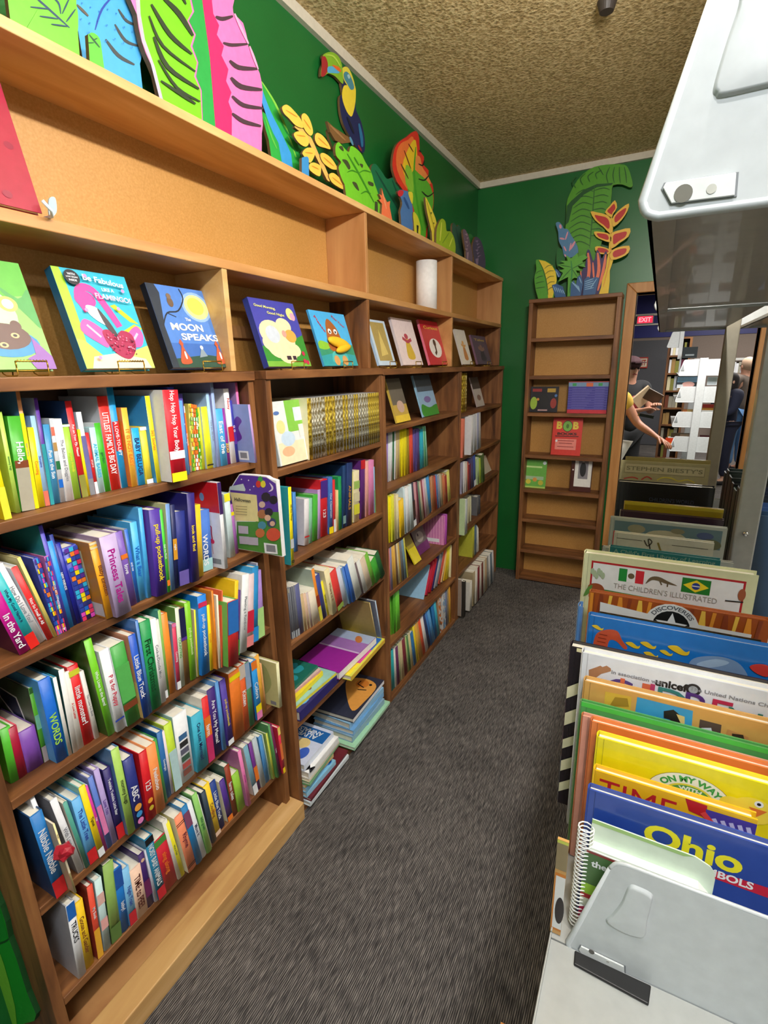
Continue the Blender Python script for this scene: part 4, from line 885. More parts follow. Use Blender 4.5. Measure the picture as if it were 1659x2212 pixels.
def moon(F, W, H):
    F.rect(0, 0, W, H, '5080cc'); F.rect(0, 0, W, H*.3, '3c68b4'); F.poly([(0, 0), (W, 0), (W, H*.12), (W*.6, H*.16), (0, H*.1)], '2c4c3c')
    F.disc(W*.68, H*.77, W*.23, '8cb0dc', H*.19); F.disc(W*.68, H*.77, W*.19, 'f0ec90', H*.155); F.disc(W*.67, H*.78, W*.13, 'f8e858', H*.11)
    F.poly([(0, 0), (W*.1, 0), (W*.08, H*.5), (W*.16, H*.9), (W*.12, H), (0, H)], '28303c')
    F.stroke(smooth([(W*.06, H*.5), (W*.18, H*.66), (W*.36, H*.7), (W*.5, H*.86), (W*.48, H*.98)], 4, False), W*.018, '1c2430'); F.stroke([(W*.18, H*.66), (W*.3, H*.62)], W*.01, '1c2430')
    F.disc(W*.28, H*.8, W*.045, '6c5440', H*.06); F.disc(W*.28, H*.87, W*.035, '7c6450')
    F.text('The', W*.47, H*.60, H*.04, 'wh'); F.text('MOON', W*.42, H*.5, H*.09, 'f4f0e8', bold=.03, w=W*.5); F.text('SPEAKS', W*.58, H*.38, H*.085, 'f4f0e8', bold=.03, w=W*.6)
    for a, s in ((.24, 1), (.82, 1)):
        F.poly(smooth([(W*(a-.09), H*.05), (W*(a-.04), H*.2), (W*(a+.0), H*.28), (W*(a+.03), H*.2), (W*(a+.08), H*.06)]), 'b85430'); F.poly([(W*(a-.04), H*.3), (W*a, H*.35), (W*(a+.03), H*.29), (W*a, H*.24)], 'b85430'); F.disc(W*(a+.01), H*.15, W*.015, 'wh', H*.05)
    F.poly([(W*.46, H*.12), (W*.54, H*.26), (W*.6, H*.14)], '8898a4'); F.disc(W*.54, H*.25, W*.025, 'wh')
def sheep(F, W, H):
    F.rect(0, 0, W, H, '4848a8'); F.poly([(0, 0), (W, 0), (W, H*.5), (W*.7, H*.4), (0, H*.3)], '3c8c34'); F.rect(0, 0, W, H*.08, '78b040')
    for a, b, r in ((.3, .5, .27), (.35, .3, .25), (.55, .4, .22), (.2, .35, .17), (.6, .62, .17), (.5, .2, .22), (.7, .25, .14)): F.disc(W*a, H*b, W*r, 'ecdcb4', H*r*.72)
    F.disc(W*.3, H*.48, W*.15, 'ccd4e0', H*.13); F.disc(W*.7, H*.47, W*.13, 'd8a850', H*.1); F.disc(W*.56, H*.5, W*.05, 'e8a498')
    F.rect(W*.46, H*.1, W*.56, H*.16, '3c2c38'); F.rect(W*.6, H*.1, W*.68, H*.16, '3c2c38')
    F.disc(W*.84, H*.82, W*.09, 'f0e890'); F.disc(W*.88, H*.78, W*.06, 'f0a8c0')
    F.text('Good Morning,', W*.3, H*.88, H*.05, 'ecec8c', -.05, w=W*.45); F.text('Good Night', W*.5, H*.79, H*.05, 'ecec8c', -.05, w=W*.38)
    for a, b in ((.88, .2), (.93, .06), (.86, .08)): F.disc(W*a, H*b, W*.035, 'c02c50')
def duck(F, W, H):
    F.rect(0, 0, W, H, '50b4ec'); F.rect(0, 0, W, H*.4, '3c9470'); F.poly(smooth([(0, H*.4), (W*.1, H*.46), (W*.35, H*.38), (W*.2, H*.3), (0, H*.32)]), '8cc43c'); F.poly([(0, 0), (W, 0), (W, H*.2), (W*.5, H*.26), (0, H*.18)], '38a0a8')
    F.poly(smooth([(W*.3, H*.3), (W*.34, H*.7), (W*.42, H*.86), (W*.52, H*.84), (W*.66, H*.66), (W*.7, H*.3)]), 'a8602c')
    for a in (.42, .58): F.disc(W*a, H*.64, W*.05, 'wh', H*.05); F.disc(W*a, H*.63, W*.02, 'bk')
    F.poly(smooth([(W*.3, H*.2), (W*.4, H*.27), (W*.56, H*.22), (W*.7, H*.26), (W*.72, H*.1), (W*.3, H*.06)]), '50bcb8')
    F.disc(W*.4, H*.1, W*.08, 'd8a060'); F.disc(W*.64, H*.1, W*.08, 'd8a060')
    F.text('Please', W*.2, H*.76, H*.05, 'd03048', -.9, w=W*.3); F.text('Kiss Your', W*.75, H*.84, H*.045, 'd03048', -.5, w=W*.35)
def bear(F, W, H):
    F.rect(0, 0, W, H, '8cc860'); F.poly([(0, H*.6), (W, H*.7), (W, H), (0, H)], '5cb038'); F.disc(W*.3, H*.5, W*.4, 'c8ecb0', H*.25); F.poly(smooth([(W*.5, H*.8), (W*.8, H*.66), (W, H*.75), (W, H*.4), (W*.85, H*.5)]), '4c9c4c')
    F.disc(W*.62, H*.6, W*.14, 'e8c060', H*.07); F.disc(W*.62, H*.6, W*.08, 'e4e8ec', H*.045)
    F.disc(W*.42, H*.24, W*.46, '2c88c8', H*.13); F.disc(W*.42, H*.3, W*.36, '5c3c30', H*.12); F.disc(W*.62, H*.4, W*.08, '5c3c30', H*.05)
    for a, b in ((.56, .31), (.36, .22)): F.disc(W*a, H*b, W*.06, 'e0b880', H*.025); F.disc(W*a, H*b, W*.03, '2c1c18', H*.013)
    F.poly([(W*.7, 0), (W, 0), (W, H*.12), (W*.78, H*.3), (W*.76, H*.14), (W*.62, H*.1)], '8c58a8')
def figure(bg, c1, c2, c3=None, title=None, tc='re'):
    def f(F, W, H):
        F.rect(0, 0, W, H, bg)
        if c3: F.disc(W*.5, H*.45, W*.32, c3, H*.3)
        F.poly(smooth([(W*.35, H*.15), (W*.4, H*.45), (W*.5, H*.6), (W*.62, H*.45), (W*.7, H*.15)]), c1); F.disc(W*.5, H*.62, W*.09, c2, H*.06); F.stroke([(W*.3, H*.58), (W*.5, H*.5), (W*.72, H*.56)], W*.07, c2)
        if title: F.text(title, W*.5, H*.85, H*.08, tc, w=W*.7)
    return f
dl = [
 ('picture book with a brown bear in a blue pool among green leaves', d(-260, 1000), d(490, 985), d(150, 130), d(-420, 30), '74b848', None, bear, .014),
 ('turquoise picture book with a pink flamingo wearing red sequins', d(775, 1008), d(1372, 985), d(1102, 245), d(430, 140), '28b4cc', '1c6c94', flamingo, .022),
 ('blue picture book with a yellow moon and two foxes', d(1560, 1000), (501, 781), (450, 631), d(1265, 292), '5080cc', '1c2430', moon, .018),
 ('picture book with a woolly sheep under a purple night sky', (579, 788), (669, 786), (634, 657), (534, 642), '4848a8', '38489c', sheep, .020),
 ('sky blue book with a duck and puffy yellow bill', (712, 785), (781, 784), (731, 676), (652, 670), '50b4ec', '48a0d8', duck, .008),
 ('pale blue framed book with golden picture left of the white one', (822, 781), (860, 780), (822, 692), (786, 690), 'c8dcf0', 'b4d0ec', lambda F, W, H: (F.rect(W*.12, H*.1, W*.88, H*.95, 'b09858'), F.poly([(W*.3, H*.2), (W*.7, H*.25), (W*.5, H*.8)], 'd8c070')), .010),
 ('white book with a dancing figure in red and yellow', (877, 783), (920, 783), (880, 691), (835, 684), 'ecdcdc', 'd8ccd0', figure('ecd8d8', 'd8b440', 'b84858'), .012),
 ('red book with a small monkey-like figure in a white oval', (926, 784), (967, 785), (948, 696), (906, 692), 'c82438', 'e87890', lambda F, W, H: (F.disc(W*.5, H*.38, W*.3, 'f0ece8', H*.22), F.disc(W*.5, H*.5, W*.07, '4c3428'), F.stroke([(W*.5, H*.48), (W*.5, H*.3), (W*.42, H*.24)], W*.07, '4c3428'), F.text('Curious', W*.5, H*.84, H*.07, 'f0c048', w=W*.7)), .012),
 ('white book with orange animal drawing on the far ledge', (1001, 784), (1022, 784), (1001, 713), (979, 711), 'e8e0d4', 'd0c8c0', figure('ece4d8', 'd08c50', 'e0a860'), .010),
 ('dark purple book, last one propped on the ledge', (1036, 784), (1065, 784), (1043, 727), (1012, 723), '5c4458', '7c5c70', figure('5c4458', '3c2838', '8c6458', None, 'Tales', 'c8a850'), .012),
]
k = 0
for lab, bl, br, tr, tl, col, sp, art, T in dl:
    o, (y0, y1, H, L) = lean_cover(lab, bl, br, tr, tl, 1.512, col, sp, art, T, x0=-1.018)
    if 'duck' in lab:
        bm = bmesh.new(); bmesh.ops.create_uvsphere(bm, u_segments=16, v_segments=10, radius=1, matrix=Matrix.Translation((.008, (y1-y0)*.55, H*.42)) @ Matrix.Rotation(-.15, 4, 'X') @ Matrix.Diagonal((.012, (y1-y0)*.30, H*.10, 1)))
        bmesh.ops.create_uvsphere(bm, u_segments=16, v_segments=10, radius=1, matrix=Matrix.Translation((.010, (y1-y0)*.62, H*.31)) @ Matrix.Rotation(.2, 4, 'X') @ Matrix.Diagonal((.012, (y1-y0)*.24, H*.07, 1)))
        for f in bm.faces: f.smooth = True
        mesh_obj('padded_bill', bm, mat('f0bc1c', .7), o)
    near = ['under the brown bear book', 'under the flamingo book', 'under the moon book', 'under the sheep book', 'under the duck book', 'under the golden picture book', 'under the dancing figure book', 'under the red book', 'under the farther white book', 'under the last purple book'][k]
    easel((y0+y1)/2+.004, -1.018, 1.5005, 'small gold wire easel '+near, w=min(.062, (y1-y0)*.45)); k += 1
# crimson book on the top tier at the picture's edge, on a clear foot
o, r_ = lean_cover('large crimson book leaning in the top tier at the left', (-120, 420), (84, 445), (2, 180), (-190, 100), 1.782, 'a02440', '8c1c38', lambda F, W, H: [F.disc(W*random.Random(i).random(), H*random.Random(i+50).random(), W*.06, '8c1c38', H*.03, 10) for i in range(14)], .014, x0=-1.02, hmax=.24, lean=14)
t = thing('book_stand', 'pale clear plastic stand holding the large crimson book', 'book stand', (-1.0, r_[1]-.01, 1.7725))
bm = bmesh.new(); tube(bm, [(.022, -.012, .02), (.024, 0, .006), (.01, .008, .001), (-.03, .008, .001)], .003, 8); mesh_obj('front_hook', bm, mat('e4eef0', .2), t)
bm = bmesh.new(); prism(bm, smooth([(.004, .008, .001), (.004, .022, .012), (.004, .024, .035), (.004, .012, .03)]), Vector((-.003, 0, 0))); mesh_obj('side_plate', bm, mat('a8c8cc', .2), t)
# roll of paper towels
p = at('x', -1.075, 922, 664)
t = thing('paper_towel_roll', 'white paper towel roll standing in the top tier', 'paper roll', (-1.085, p.y+.02, 1.7725))
bm = bmesh.new(); Rr = .052; Hh = .232
prof = [(Rr, 0), (Rr, Hh), (.02, Hh), (.02, 0)]
n = 40
R_ = [[bm.verts.new((r*math.cos(2*math.pi*i/n), r*math.sin(2*math.pi*i/n), z)) for r, z in prof] for i in range(n)]
for i in range(n):
    A, B = R_[i], R_[(i+1) % n]
    for j in range(4):
        f = bm.faces.new((A[j], B[j], B[(j+1) % 4], A[(j+1) % 4])); f.smooth = j in (0, 2)
mesh_obj('paper', bm, mat('f0f0f0', .85), t)
bm = bmesh.new(); bmesh.ops.create_cone(bm, cap_ends=False, segments=24, radius1=.0195, radius2=.0195, depth=Hh, matrix=Matrix.Translation((0, 0, Hh/2))); mesh_obj('cardboard_core', bm, mat('a88860', .8), t)
# face-out books inside the cases
q = lambda x, y: (820+x/2.989, 760+y/2.989)
m_ = lambda x, y: (560+x/4.423, 780+y/4.423)
lean_cover('white and green cover with pastel princess picture, propped left of the gold spines', m_(170, 985), m_(470, 915), m_(462, 350), m_(120, 400), S2[0]+.004, 'e8ecec', 'c8d4d8',
           lambda F, W, H: (F.rect(W*.4, H*.5, W, H, '88c84c'), F.rect(W*.05, 0, W*.8, H*.35, 'f4e4c0'), F.disc(W*.35, H*.4, W*.2, 'c8dcf0', H*.12), F.disc(W*.2, H*.6, W*.12, 'f0e098'), F.disc(W*.3, H*.2, W*.18, 'f4b890', H*.08), F.rect(W*.62, H*.66, W*.85, H*.88, 'd8e8f0'), F.rect(W*.7, H*.4, W*.95, H*.6, 'e8e4e0'), F.disc(W*.14, H*.82, W*.08, '5878b8', H*.03), F.rect(W*.85, 0, W, H*.4, '60a8d8')), T=.012, x0=-.972, lean=8, hmax=.21)
lean_cover('yellow-edged picture book with a portrait, propped in the third bookcase', q(98, 430), q(205, 408), q(112, 168), q(40, 180), S3[0]+.003, 'c8a850', 'd8b850', lambda F, W, H: (F.rect(W*.05, H*.4, W, H, '6c6458'), F.disc(W*.55, H*.35, W*.25, 'c8a898', H*.14), F.rect(0, 0, W, H*.16, 'e8c840')), x0=-.985)  # dark upper area is shade painted onto the cover
lean_cover('blue picture book with green hill, second one propped in the third bookcase', q(290, 398), q(398, 380), q(300, 150), q(195, 155), S3[0]+.003, '8cb0d0', '98c4e0', lambda F, W, H: (F.rect(W*.05, H*.6, W, H, '485460'), F.poly(smooth([(W*.08, 0), (W, 0), (W, H*.25), (W*.5, H*.2), (W*.1, H*.3)]), '3c8c30'), F.disc(W*.5, H*.4, W*.2, '7868a0', H*.08)), x0=-.985)  # upper dark block paints the shade under the board above
lean_cover('cream picture book propped on the farthest bookcase, beside gold spines', q(632, 350), q(685, 335), q(622, 160), q(582, 170), S4[0]+.003, 'c8b8b0', 'b0a09c', lambda F, W, H: (F.rect(0, H*.6, W, H, '4c3c34'), F.disc(W*.5, H*.3, W*.25, '8c6c60', H*.1)), x0=-1.0)
lean_cover('yellow paperback lying back on the fourth shelf of the third bookcase', q(195, 1365), q(250, 1312), q(205, 1190), q(160, 1175), S3[3]+.003, 'ecd820', 'e0cc20', lambda F, W, H: F.rect(0, H*.55, W, H, 'b09c30'), T=.006, x0=-.99, lean=28, hmax=.17)
lean_cover('purple picture book with a grey spotted dog', q(245, 1295), q(312, 1238), q(280, 1115), q(195, 1140), S3[3]+.003, '6c2468', '5c2058', lambda F, W, H: (F.rect(0, H*.35, W, H, '6c6460'), F.disc(W*.5, H*.6, W*.3, 'a8a098', H*.2), F.disc(W*.4, H*.7, W*.06, '2c2424')), T=.006, x0=-1.02, lean=22, hmax=.17)
o = book_mesh('picture_book', .014, .168, .15, 'e080c8', 'd880b8', s if False else (), coverart=lambda G, D, H: [G.rect(D*(k/9), 0, D*(k/9+.05), H, 'e8a0c8') for k in range(9)]+[G.rect(D*.3, H*.08, D*.8, H*.2, 'wh')])
p = at('x', -.965, *q(418, 1230)); o.location = (-.965, p.y, S3[3]+.0005); tag(o, 'striped pink book standing alone on the fourth shelf of the third bookcase', 'picture book')
o = book_mesh('picture_book', .018, .172, .15, 'b850b8', 'b850b8'); o.location = (-.962, p.y+.017, S3[3]+.0005); tag(o, 'violet book standing against the striped pink one', 'picture book')
# ------------------------------------------------------------------ fourth bookcase
C4 = 'farthest bookcase'
cols(C4, 'top shelf', S4[0], [(534, 392, 536, 140, FOIL_G), (546, 388, 548, 140, FOIL_G), (557, 386, 558, 138, FOIL_S), (568, 383, 568, 136, FOIL_G)], ylast=2.90, maxlean=1)
cols(C4, 'second shelf', S4[1], [(530, 682, 530, 438, 'd87860', dict(T=.03)), (590, 675, 588, 420, 'e0e0e4'), (608, 660, 604, 412, 'c8ccd4'), (618, 638, 612, 402, 'f0f0f4'), (634, 632, 622, 398, 'a8acc8'), (650, 622, 634, 396, 'c8c4c0'), (664, 600, 640, 430, '7c7434', dict(T=.008))], ylast=3.2)
cols(C4, 'third shelf', S4[2], [(530, 915, 530, 715, 'a4a0b8'), (543, 912, 542, 715, 'wh'), (556, 905, 554, 718, 'd8c8c0'), (568, 900, 562, 720, 'c84c38'), (582, 895, 578, 730, '6c2c40'), (594, 885, 584, 690, '4c4870'), (610, 865, 598, 680, '3c54a0', dict(s=((.8, 1, 'wh'),))), (634, 858, 618, 700, 'b8d098'), (650, 856, 630, 700, 'a8c040'), (668, 850, 640, 680, '485c30')], ylast=3.2)
lean_cover('cream paperback leaning back on the third shelf of the farthest bookcase', q(670, 797), q(722, 775), q(690, 672), q(640, 680), S4[2]+.003, 'c8c0a8', 'b8b098', None, T=.005, x0=-1.0, lean=24, hmax=.16)
cols(C4, 'fourth shelf', S4[3], [(520, 1208, 520, 975, 'b8d0a0'), (530, 1204, 528, 975, 'c8d8b0'), (540, 1196, 538, 970, 'e8e8e0'), (552, 1190, 546, 968, 'c8d0d4'), (572, 1102, 566, 945, 'd8d4b0'), (590, 1092, 582, 940, 'e0dcb8', dict(T=.012)), (630, 1060, 622, 945, '6c6c70'), (646, 1050, 640, 935, '4c4c54')], ylast=3.25)
cols(C4, 'fifth shelf', S4[4], [(600, 1330, 600, 1135, 'c0c040'), (614, 1320, 612, 1132, '58748c'), (630, 1290, 624, 1130, 'c8ccc8'), (644, 1280, 636, 1132, 'd8d4c8'), (658, 1268, 648, 1130, 'e0dcd0')], ylast=3.2)
cols(C4, 'bottom shelf', .021, [(512, 1708, 512, 1490, 'e8e4e0', dict(c='9c8c80', T=.024)), (546, 1712, 544, 1495, '2c2824', dict(T=.02)), (582, 1682, 578, 1500, 'e0dcd4'), (604, 1640, 596, 1440, 'a89878'), (620, 1625, 606, 1420, 'e4e0d8'), (634, 1612, 616, 1412, '7c2830'), (648, 1600, 628, 1400, 'd8d0c8'), (660, 1585, 640, 1390, '6c3028'), (672, 1575, 650, 1380, 'c8c4b4'), (684, 1562, 662, 1370, 'b89c78'), (696, 1545, 672, 1355, '8c8c88'), (708, 1528, 684, 1345, 'd8d8d8'), (720, 1510, 694, 1330, '5c7080'), (732, 1492, 704, 1320, 'c8c8cc')], ylast=3.5)
# big board book jutting out of the second shelf of the nearest case
zz = S1[1]; Cx = lambda x, y: (280+x/4.88, 1020+y/4.88)
yb = 1.03
P0 = [at('y', yb, *Cx(a, b)) for a, b in ((1040, 210), (1110, 90), (1155, 22), (1300, 30), (1440, 45), (1480, 70), (1545, 90), (1562, 300), (1612, 893), (1400, 850), (1130, 805), (1080, 780))]
dz = zz+.001-min(p.z for p in P0)
bm = bmesh.new(); mats = [mat('f0eef0'), mat('5a34a0')]
prism(bm, [Vector((p.x, yb, max(p.z, zz+.001))) for p in P0], Vector((0, .014, 0)), 0)
F = Face(bm, mats, (0, yb, 0), (1, 0, 0), (0, 0, 1)); F.N = Vector((0, -1, 0))
def pz(pts, col): F.poly([(lambda p: (p.x, max(p.z, zz+.0015)))(at('y', yb, *Cx(a, b))) for a, b in pts], col)
pz([(1060, 190), (1160, 30), (1300, 38), (1440, 55), (1480, 80), (1540, 120), (1562, 300), (1570, 420), (1060, 420)], '5a34a0')
pz([(1130, 520), (1330, 522), (1350, 420), (1572, 420), (1608, 885), (1130, 800)], '4c8c38')
pz([(1060, 210), (1340, 240), (1362, 520), (1120, 510)], 'e8d898')
for a, b in ((1180, 75), (1255, 85), (1310, 150), (1270, 185)): pz([(a-8, b), (a, b-9), (a+8, b), (a, b+9)], 'wh')
for a, b, c in ((1380, 80, '3ca048'), (1360, 125, 'd83c34'), (1410, 125, 'e8d83c')): pz([(a+28*math.cos(t*.6), b+38*math.sin(t*.6)) for t in range(10)], c)
pz(smooth([(1475, 110), (1515, 150), (1510, 190), (1465, 205), (1500, 170)]), 'e8dcf0')
pz([(1060, 150), (1200, 120), (1225, 180), (1220, 200), (1050, 185)], 'c8d4d8')
for a, b, r, c in ((1400, 440, 50, 'b07048'), (1470, 420, 45, '2c2430'), (1440, 260, 50, '2c2430'), (1520, 290, 45, '201c28'), (1400, 340, 35, 'd8b8a8'), (1500, 530, 50, '3c4470'), (1400, 560, 45, '4c90a8'), (1380, 640, 50, 'c87040'), (1460, 480, 34, 'e0b498'), (1510, 540, 28, 'e0b498')): pz([(a+r*math.cos(t*.7), b+r*1.0*math.sin(t*.7)) for t in range(9)], c)
pz([(1520+75*math.cos(t*.45), 655+70*math.sin(t*.45)) for t in range(14)], 'd8543c')
for a, b in ((1150, 560), (1160, 670), (1255, 680)): pz([(a, b), (a+105, b+8), (a+108, b+90), (a+6, b+82)], 'b8b0c0')
pz([(1420, 740), (1558, 760), (1568, 862), (1432, 848)], 'wh'); pz([(1445, 760), (1540, 772), (1548, 842), (1450, 832)], 'gy')
p = at('y', yb, *Cx(1200, 290)); F.step = .0004
F.text('Halloween', p.x, p.z, .010, 'bk')
for k in range(4): pz([(1130, 350+k*28), (1250, 358+k*28), (1250, 364+k*28), (1130, 356+k*28)], '8c7c50')
o = mesh_obj('board_book', bm, mats); tag(o, 'large die-cut board book, purple night sky and green lawn, jutting out of the shelf', 'board book')
# red squeaky ball of the little hat book and a green leaf cutout by the first case
p = at('x', -.925, 710/5.184, 1600+1245/5.184)
bm = bmesh.new(); bmesh.ops.create_icosphere(bm, subdivisions=2, radius=.0165)
for v in bm.verts: v.co += v.co.normalized()*.003*math.sin(v.co.x*400+v.co.y*300)
o = mesh_obj('plush_ball', bm, mat('a01428', .35)); o.location = p; tag(o, 'small shiny dark red ball attached in front of the cream book', 'toy ball')
# ------------------------------------------------------------------ painted plywood jungle cutouts on the ledges
w1 = win(0, 0, 1.9988); w2 = win(500, 50, 2.765); w4 = win(1080, 340, 2.865)
y_back = lambda v: v > 3
def cut(name, label, cat, ax, val, wn, outline, paint=(), col='gr', sm=3, thick=.010, parts=(), edge='6a5030', group=None, snap=True):
    """plywood cutout standing upright in the plane ax=val; outline and brush marks given in the close-up window wn"""
    N = Vector((1, 0, 0)) if ax == 'x' else Vector((0, -1, 0))
    g = lambda p: at(ax, val, *wn(*p))
    pts = smooth(outline, sm) if sm > 1 else outline
    P = [g(p) for p in pts]
    led = 2.0606 if ax == 'x' else (BH+.0006 if y_back(val) else None); lo = min(p.z for p in P)
    def fz(p, th=.016):
        if led and snap and (p.z < led or (lo > led-.02 and p.z < lo+th) or (lo < led and p.z < led+.012)): p.z = led
        return p
    P = [fz(p) for p in P]
    c = sum(P, Vector())/len(P); base = Vector((c.x, c.y, min(p.z for p in P)))
    mats = [mat(col, .45), mat(edge, .6)]; bm = bmesh.new()
    prism(bm, [p-base for p in P], -N*thick, 0, 1)
    k = 1.0
    for d_ in paint:
        kind, pp, cc = d_[0], d_[1], d_[2]; m = mat(cc, .45)
        if m not in mats: mats.append(m)
        mi = mats.index(m)
        def V(p): return bm.verts.new((fz(g(p)) if kind == 'p' else g(p))-base+N*(.0004*k))
        if kind == 'p':
            q_ = smooth(pp, 3) if len(d_) < 4 else pp
            f = bm.faces.new([V(p) for p in q_]); f.material_index = mi
        else:
            w_ = d_[3]; q_ = smooth(pp, 4, False) if len(pp) > 2 else [tuple(pp[0][i]+(pp[1][i]-pp[0][i])*t/4 for i in (0, 1)) for t in range(5)]
            n = len(q_); Lh, Rh = [], []
            for i, p in enumerate(q_):
                a, b = q_[max(i-1, 0)], q_[min(i+1, n-1)]; dx, dy = b[0]-a[0], b[1]-a[1]; l = math.hypot(dx, dy) or 1
                ww = w_/2*(.35+.65*math.sin(math.pi*(i+.4)/(n-.2)))
                Lh.append(V((p[0]-dy/l*ww, p[1]+dx/l*ww))); Rh.append(V((p[0]+dy/l*ww, p[1]-dx/l*ww)))
            for i in range(n-1):
                f = bm.faces.new((Rh[i], Rh[i+1], Lh[i+1], Lh[i])); f.material_index = mi
        k += .5
    o = mesh_obj(name, bm, mats); o.location = base
    return tag(o, label, cat, group)
XC = -1.115
GL = 'painted plywood plant cutouts above the shelves'
def ct(name, label, wn, outline, paint, col, x=XC, **kw): return cut(name, label, kw.pop('cat', 'wall cutout'), 'x', x, wn, outline, paint, col, **kw)
ct('leaf_cutout', 'lime leaf cutout with navy veins at the far left of the ledge', w1, [(20, 10), (60, -60), (300, -60), (330, 20), (338, 90), (322, 152), (200, 110), (60, 30)],
   [('s', [(120, -40), (200, 30), (300, 120)], '1c3c60', 9), ('s', [(200, -30), (250, 10), (262, 60)], '1c3c60', 8), ('s', [(300, -10), (268, 60)], '1c3c60', 7), ('s', [(325, 40), (285, 95)], '1c3c60', 7), ('s', [(130, 30), (210, 40)], '1c3c60', 7), ('s', [(170, 70), (250, 82)], '1c3c60', 7), ('s', [(220, 105), (290, 115)], '1c3c60', 7)], '6cc434', x=-1.08)
ct('leaf_cutout', 'big sky blue leaf cutout with dark brown streaks', w1, [(330, -80), (540, -80), (585, 0), (605, 110), (612, 220), (604, 275), (582, 300), (480, 250), (380, 190), (335, 120)],
   [('s', [(500, -30), (440, 40), (410, 130)], '2448a8', 10), ('s', [(495, 105), (540, 175), (600, 200)], '40484c', 14), ('s', [(455, 170), (510, 240), (580, 280)], '40484c', 16), ('s', [(510, 40), (545, 90), (590, 110)], '40484c', 12), ('s', [(330, 20), (380, 70)], '5c544c', 12)]
   + [('p', [(350+37*(i % 7)-5*(i//7), 10+60*(i//7)+(i % 3)*9+(i % 7)*9), (356+37*(i % 7)-5*(i//7), 14+60*(i//7)+(i % 3)*9+(i % 7)*9), (350+37*(i % 7)-5*(i//7), 20+60*(i//7)+(i % 3)*9+(i % 7)*9)], '2878c8', 1) for i in range(21)], '48a8ea', x=-1.125)
ct('leaf_cutout', 'tiny green leaf cutout with dark stripes in front of the blue one', w1, [(358, 178), (395, 140), (430, 165), (434, 212), (400, 205)], [('s', [(385, 150), (430, 205)], '1c4c38', 7), ('s', [(400, 175), (420, 165)], '1c4c38', 5), ('s', [(380, 185), (405, 185)], '1c4c38', 5)], '58b838', x=-1.07)
pinkst = [('s', [(930, 72), (960, 82), (1005, 70)], '4a3440', 18), ('s', [(962, 185), (1000, 195), (1070, 190)], '4a3440', 15), ('s', [(990, 262), (1030, 292), (1110, 298)], '4a3440', 20), ('s', [(995, 335), (1040, 375), (1130, 388)], '4a3440', 22), ('s', [(1000, 415), (1050, 455), (1135, 468)], '4a3440', 18), ('s', [(1000, 490), (1050, 525), (1125, 545)], '4a3440', 18),
          ('s', [(1010, 60), (1070, 190)], 'f4a8d4', 12), ('s', [(1075, 200), (1112, 300)], 'f4a8d4', 10)]
grst = [('s', [(700, -10), (770, 60), (830, 155)], '2c3c28', 22), ('s', [(770, -40), (800, 20)], '2c3c28', 12), ('s', [(650, 20), (730, 150), (825, 235)], '2c3c28', 18), ('s', [(640, 70), (700, 200), (840, 310)], '2c3c28', 12), ('s', [(660, 160), (720, 290), (855, 385)], '2c3c28', 18), ('s', [(680, 260), (760, 380), (860, 440)], '2c3c28', 12), ('s', [(690, 350), (780, 410), (840, 450)], '2c3c28', 14)]
ct('leaf_cutout', 'giant half green half pink banana leaf cutout with a magenta rib', w1,
   [(578, -80), (980, -80), (1005, 30), (1010, 62), (1050, 100), (1072, 190), (1072, 200), (1095, 230), (1114, 300), (1122, 318), (1134, 390), (1130, 470), (1135, 540), (1118, 600), (1060, 572), (985, 530), (920, 490), (820, 436), (700, 370), (650, 275), (612, 180), (590, 60)],
   [('p', [(590, -75), (805, -75), (830, 50), (808, 90), (838, 150), (822, 200), (850, 270), (838, 330), (865, 390), (860, 455), (800, 425), (705, 365), (660, 285), (622, 180), (600, 60)], '78cc20', 1), ('p', [(578, -75), (600, -75), (606, 60), (625, 170), (668, 290), (715, 372), (700, 370), (650, 275), (612, 180), (590, 60)], 'b8b4c8', 1),
    ('p', [(810, -75), (862, -75), (905, 250), (922, 490), (862, 458), (870, 390), (846, 330), (856, 270), (830, 200), (845, 150), (815, 90), (838, 50)], '28a448', 1), ('p', [(862, -75), (905, -75), (920, 60), (945, 110), (935, 150), (965, 200), (955, 240), (985, 300), (975, 350), (998, 400), (985, 440), (1000, 480), (985, 530), (922, 490), (905, 250)], 'e8286c', 1)] + pinkst + grst, 'f07cc0', sm=2, x=-1.105, thick=.014)
ct('leaf_cutout', 'slender green blade cutout with a bright blue stripe', w2, [(105, 275), (165, 330), (225, 410), (280, 520), (330, 650), (385, 700), (410, 790), (400, 835), (345, 812), (245, 742), (195, 600), (185, 530), (210, 540), (160, 400)],
   [('p', [(105, 275), (160, 340), (230, 520), (300, 660), (372, 822), (340, 808), (250, 660), (190, 500), (150, 370)], '3c9ce0'), ('s', [(180, 350), (260, 480), (330, 640), (385, 800)], '88d048', 12), ('s', [(200, 560), (240, 680), (270, 750)], '5cbc48', 10), ('s', [(300, 600), (360, 700)], '1c7c34', 10), ('s', [(320, 690), (385, 770)], '1c7c34', 10)], '2ca844')
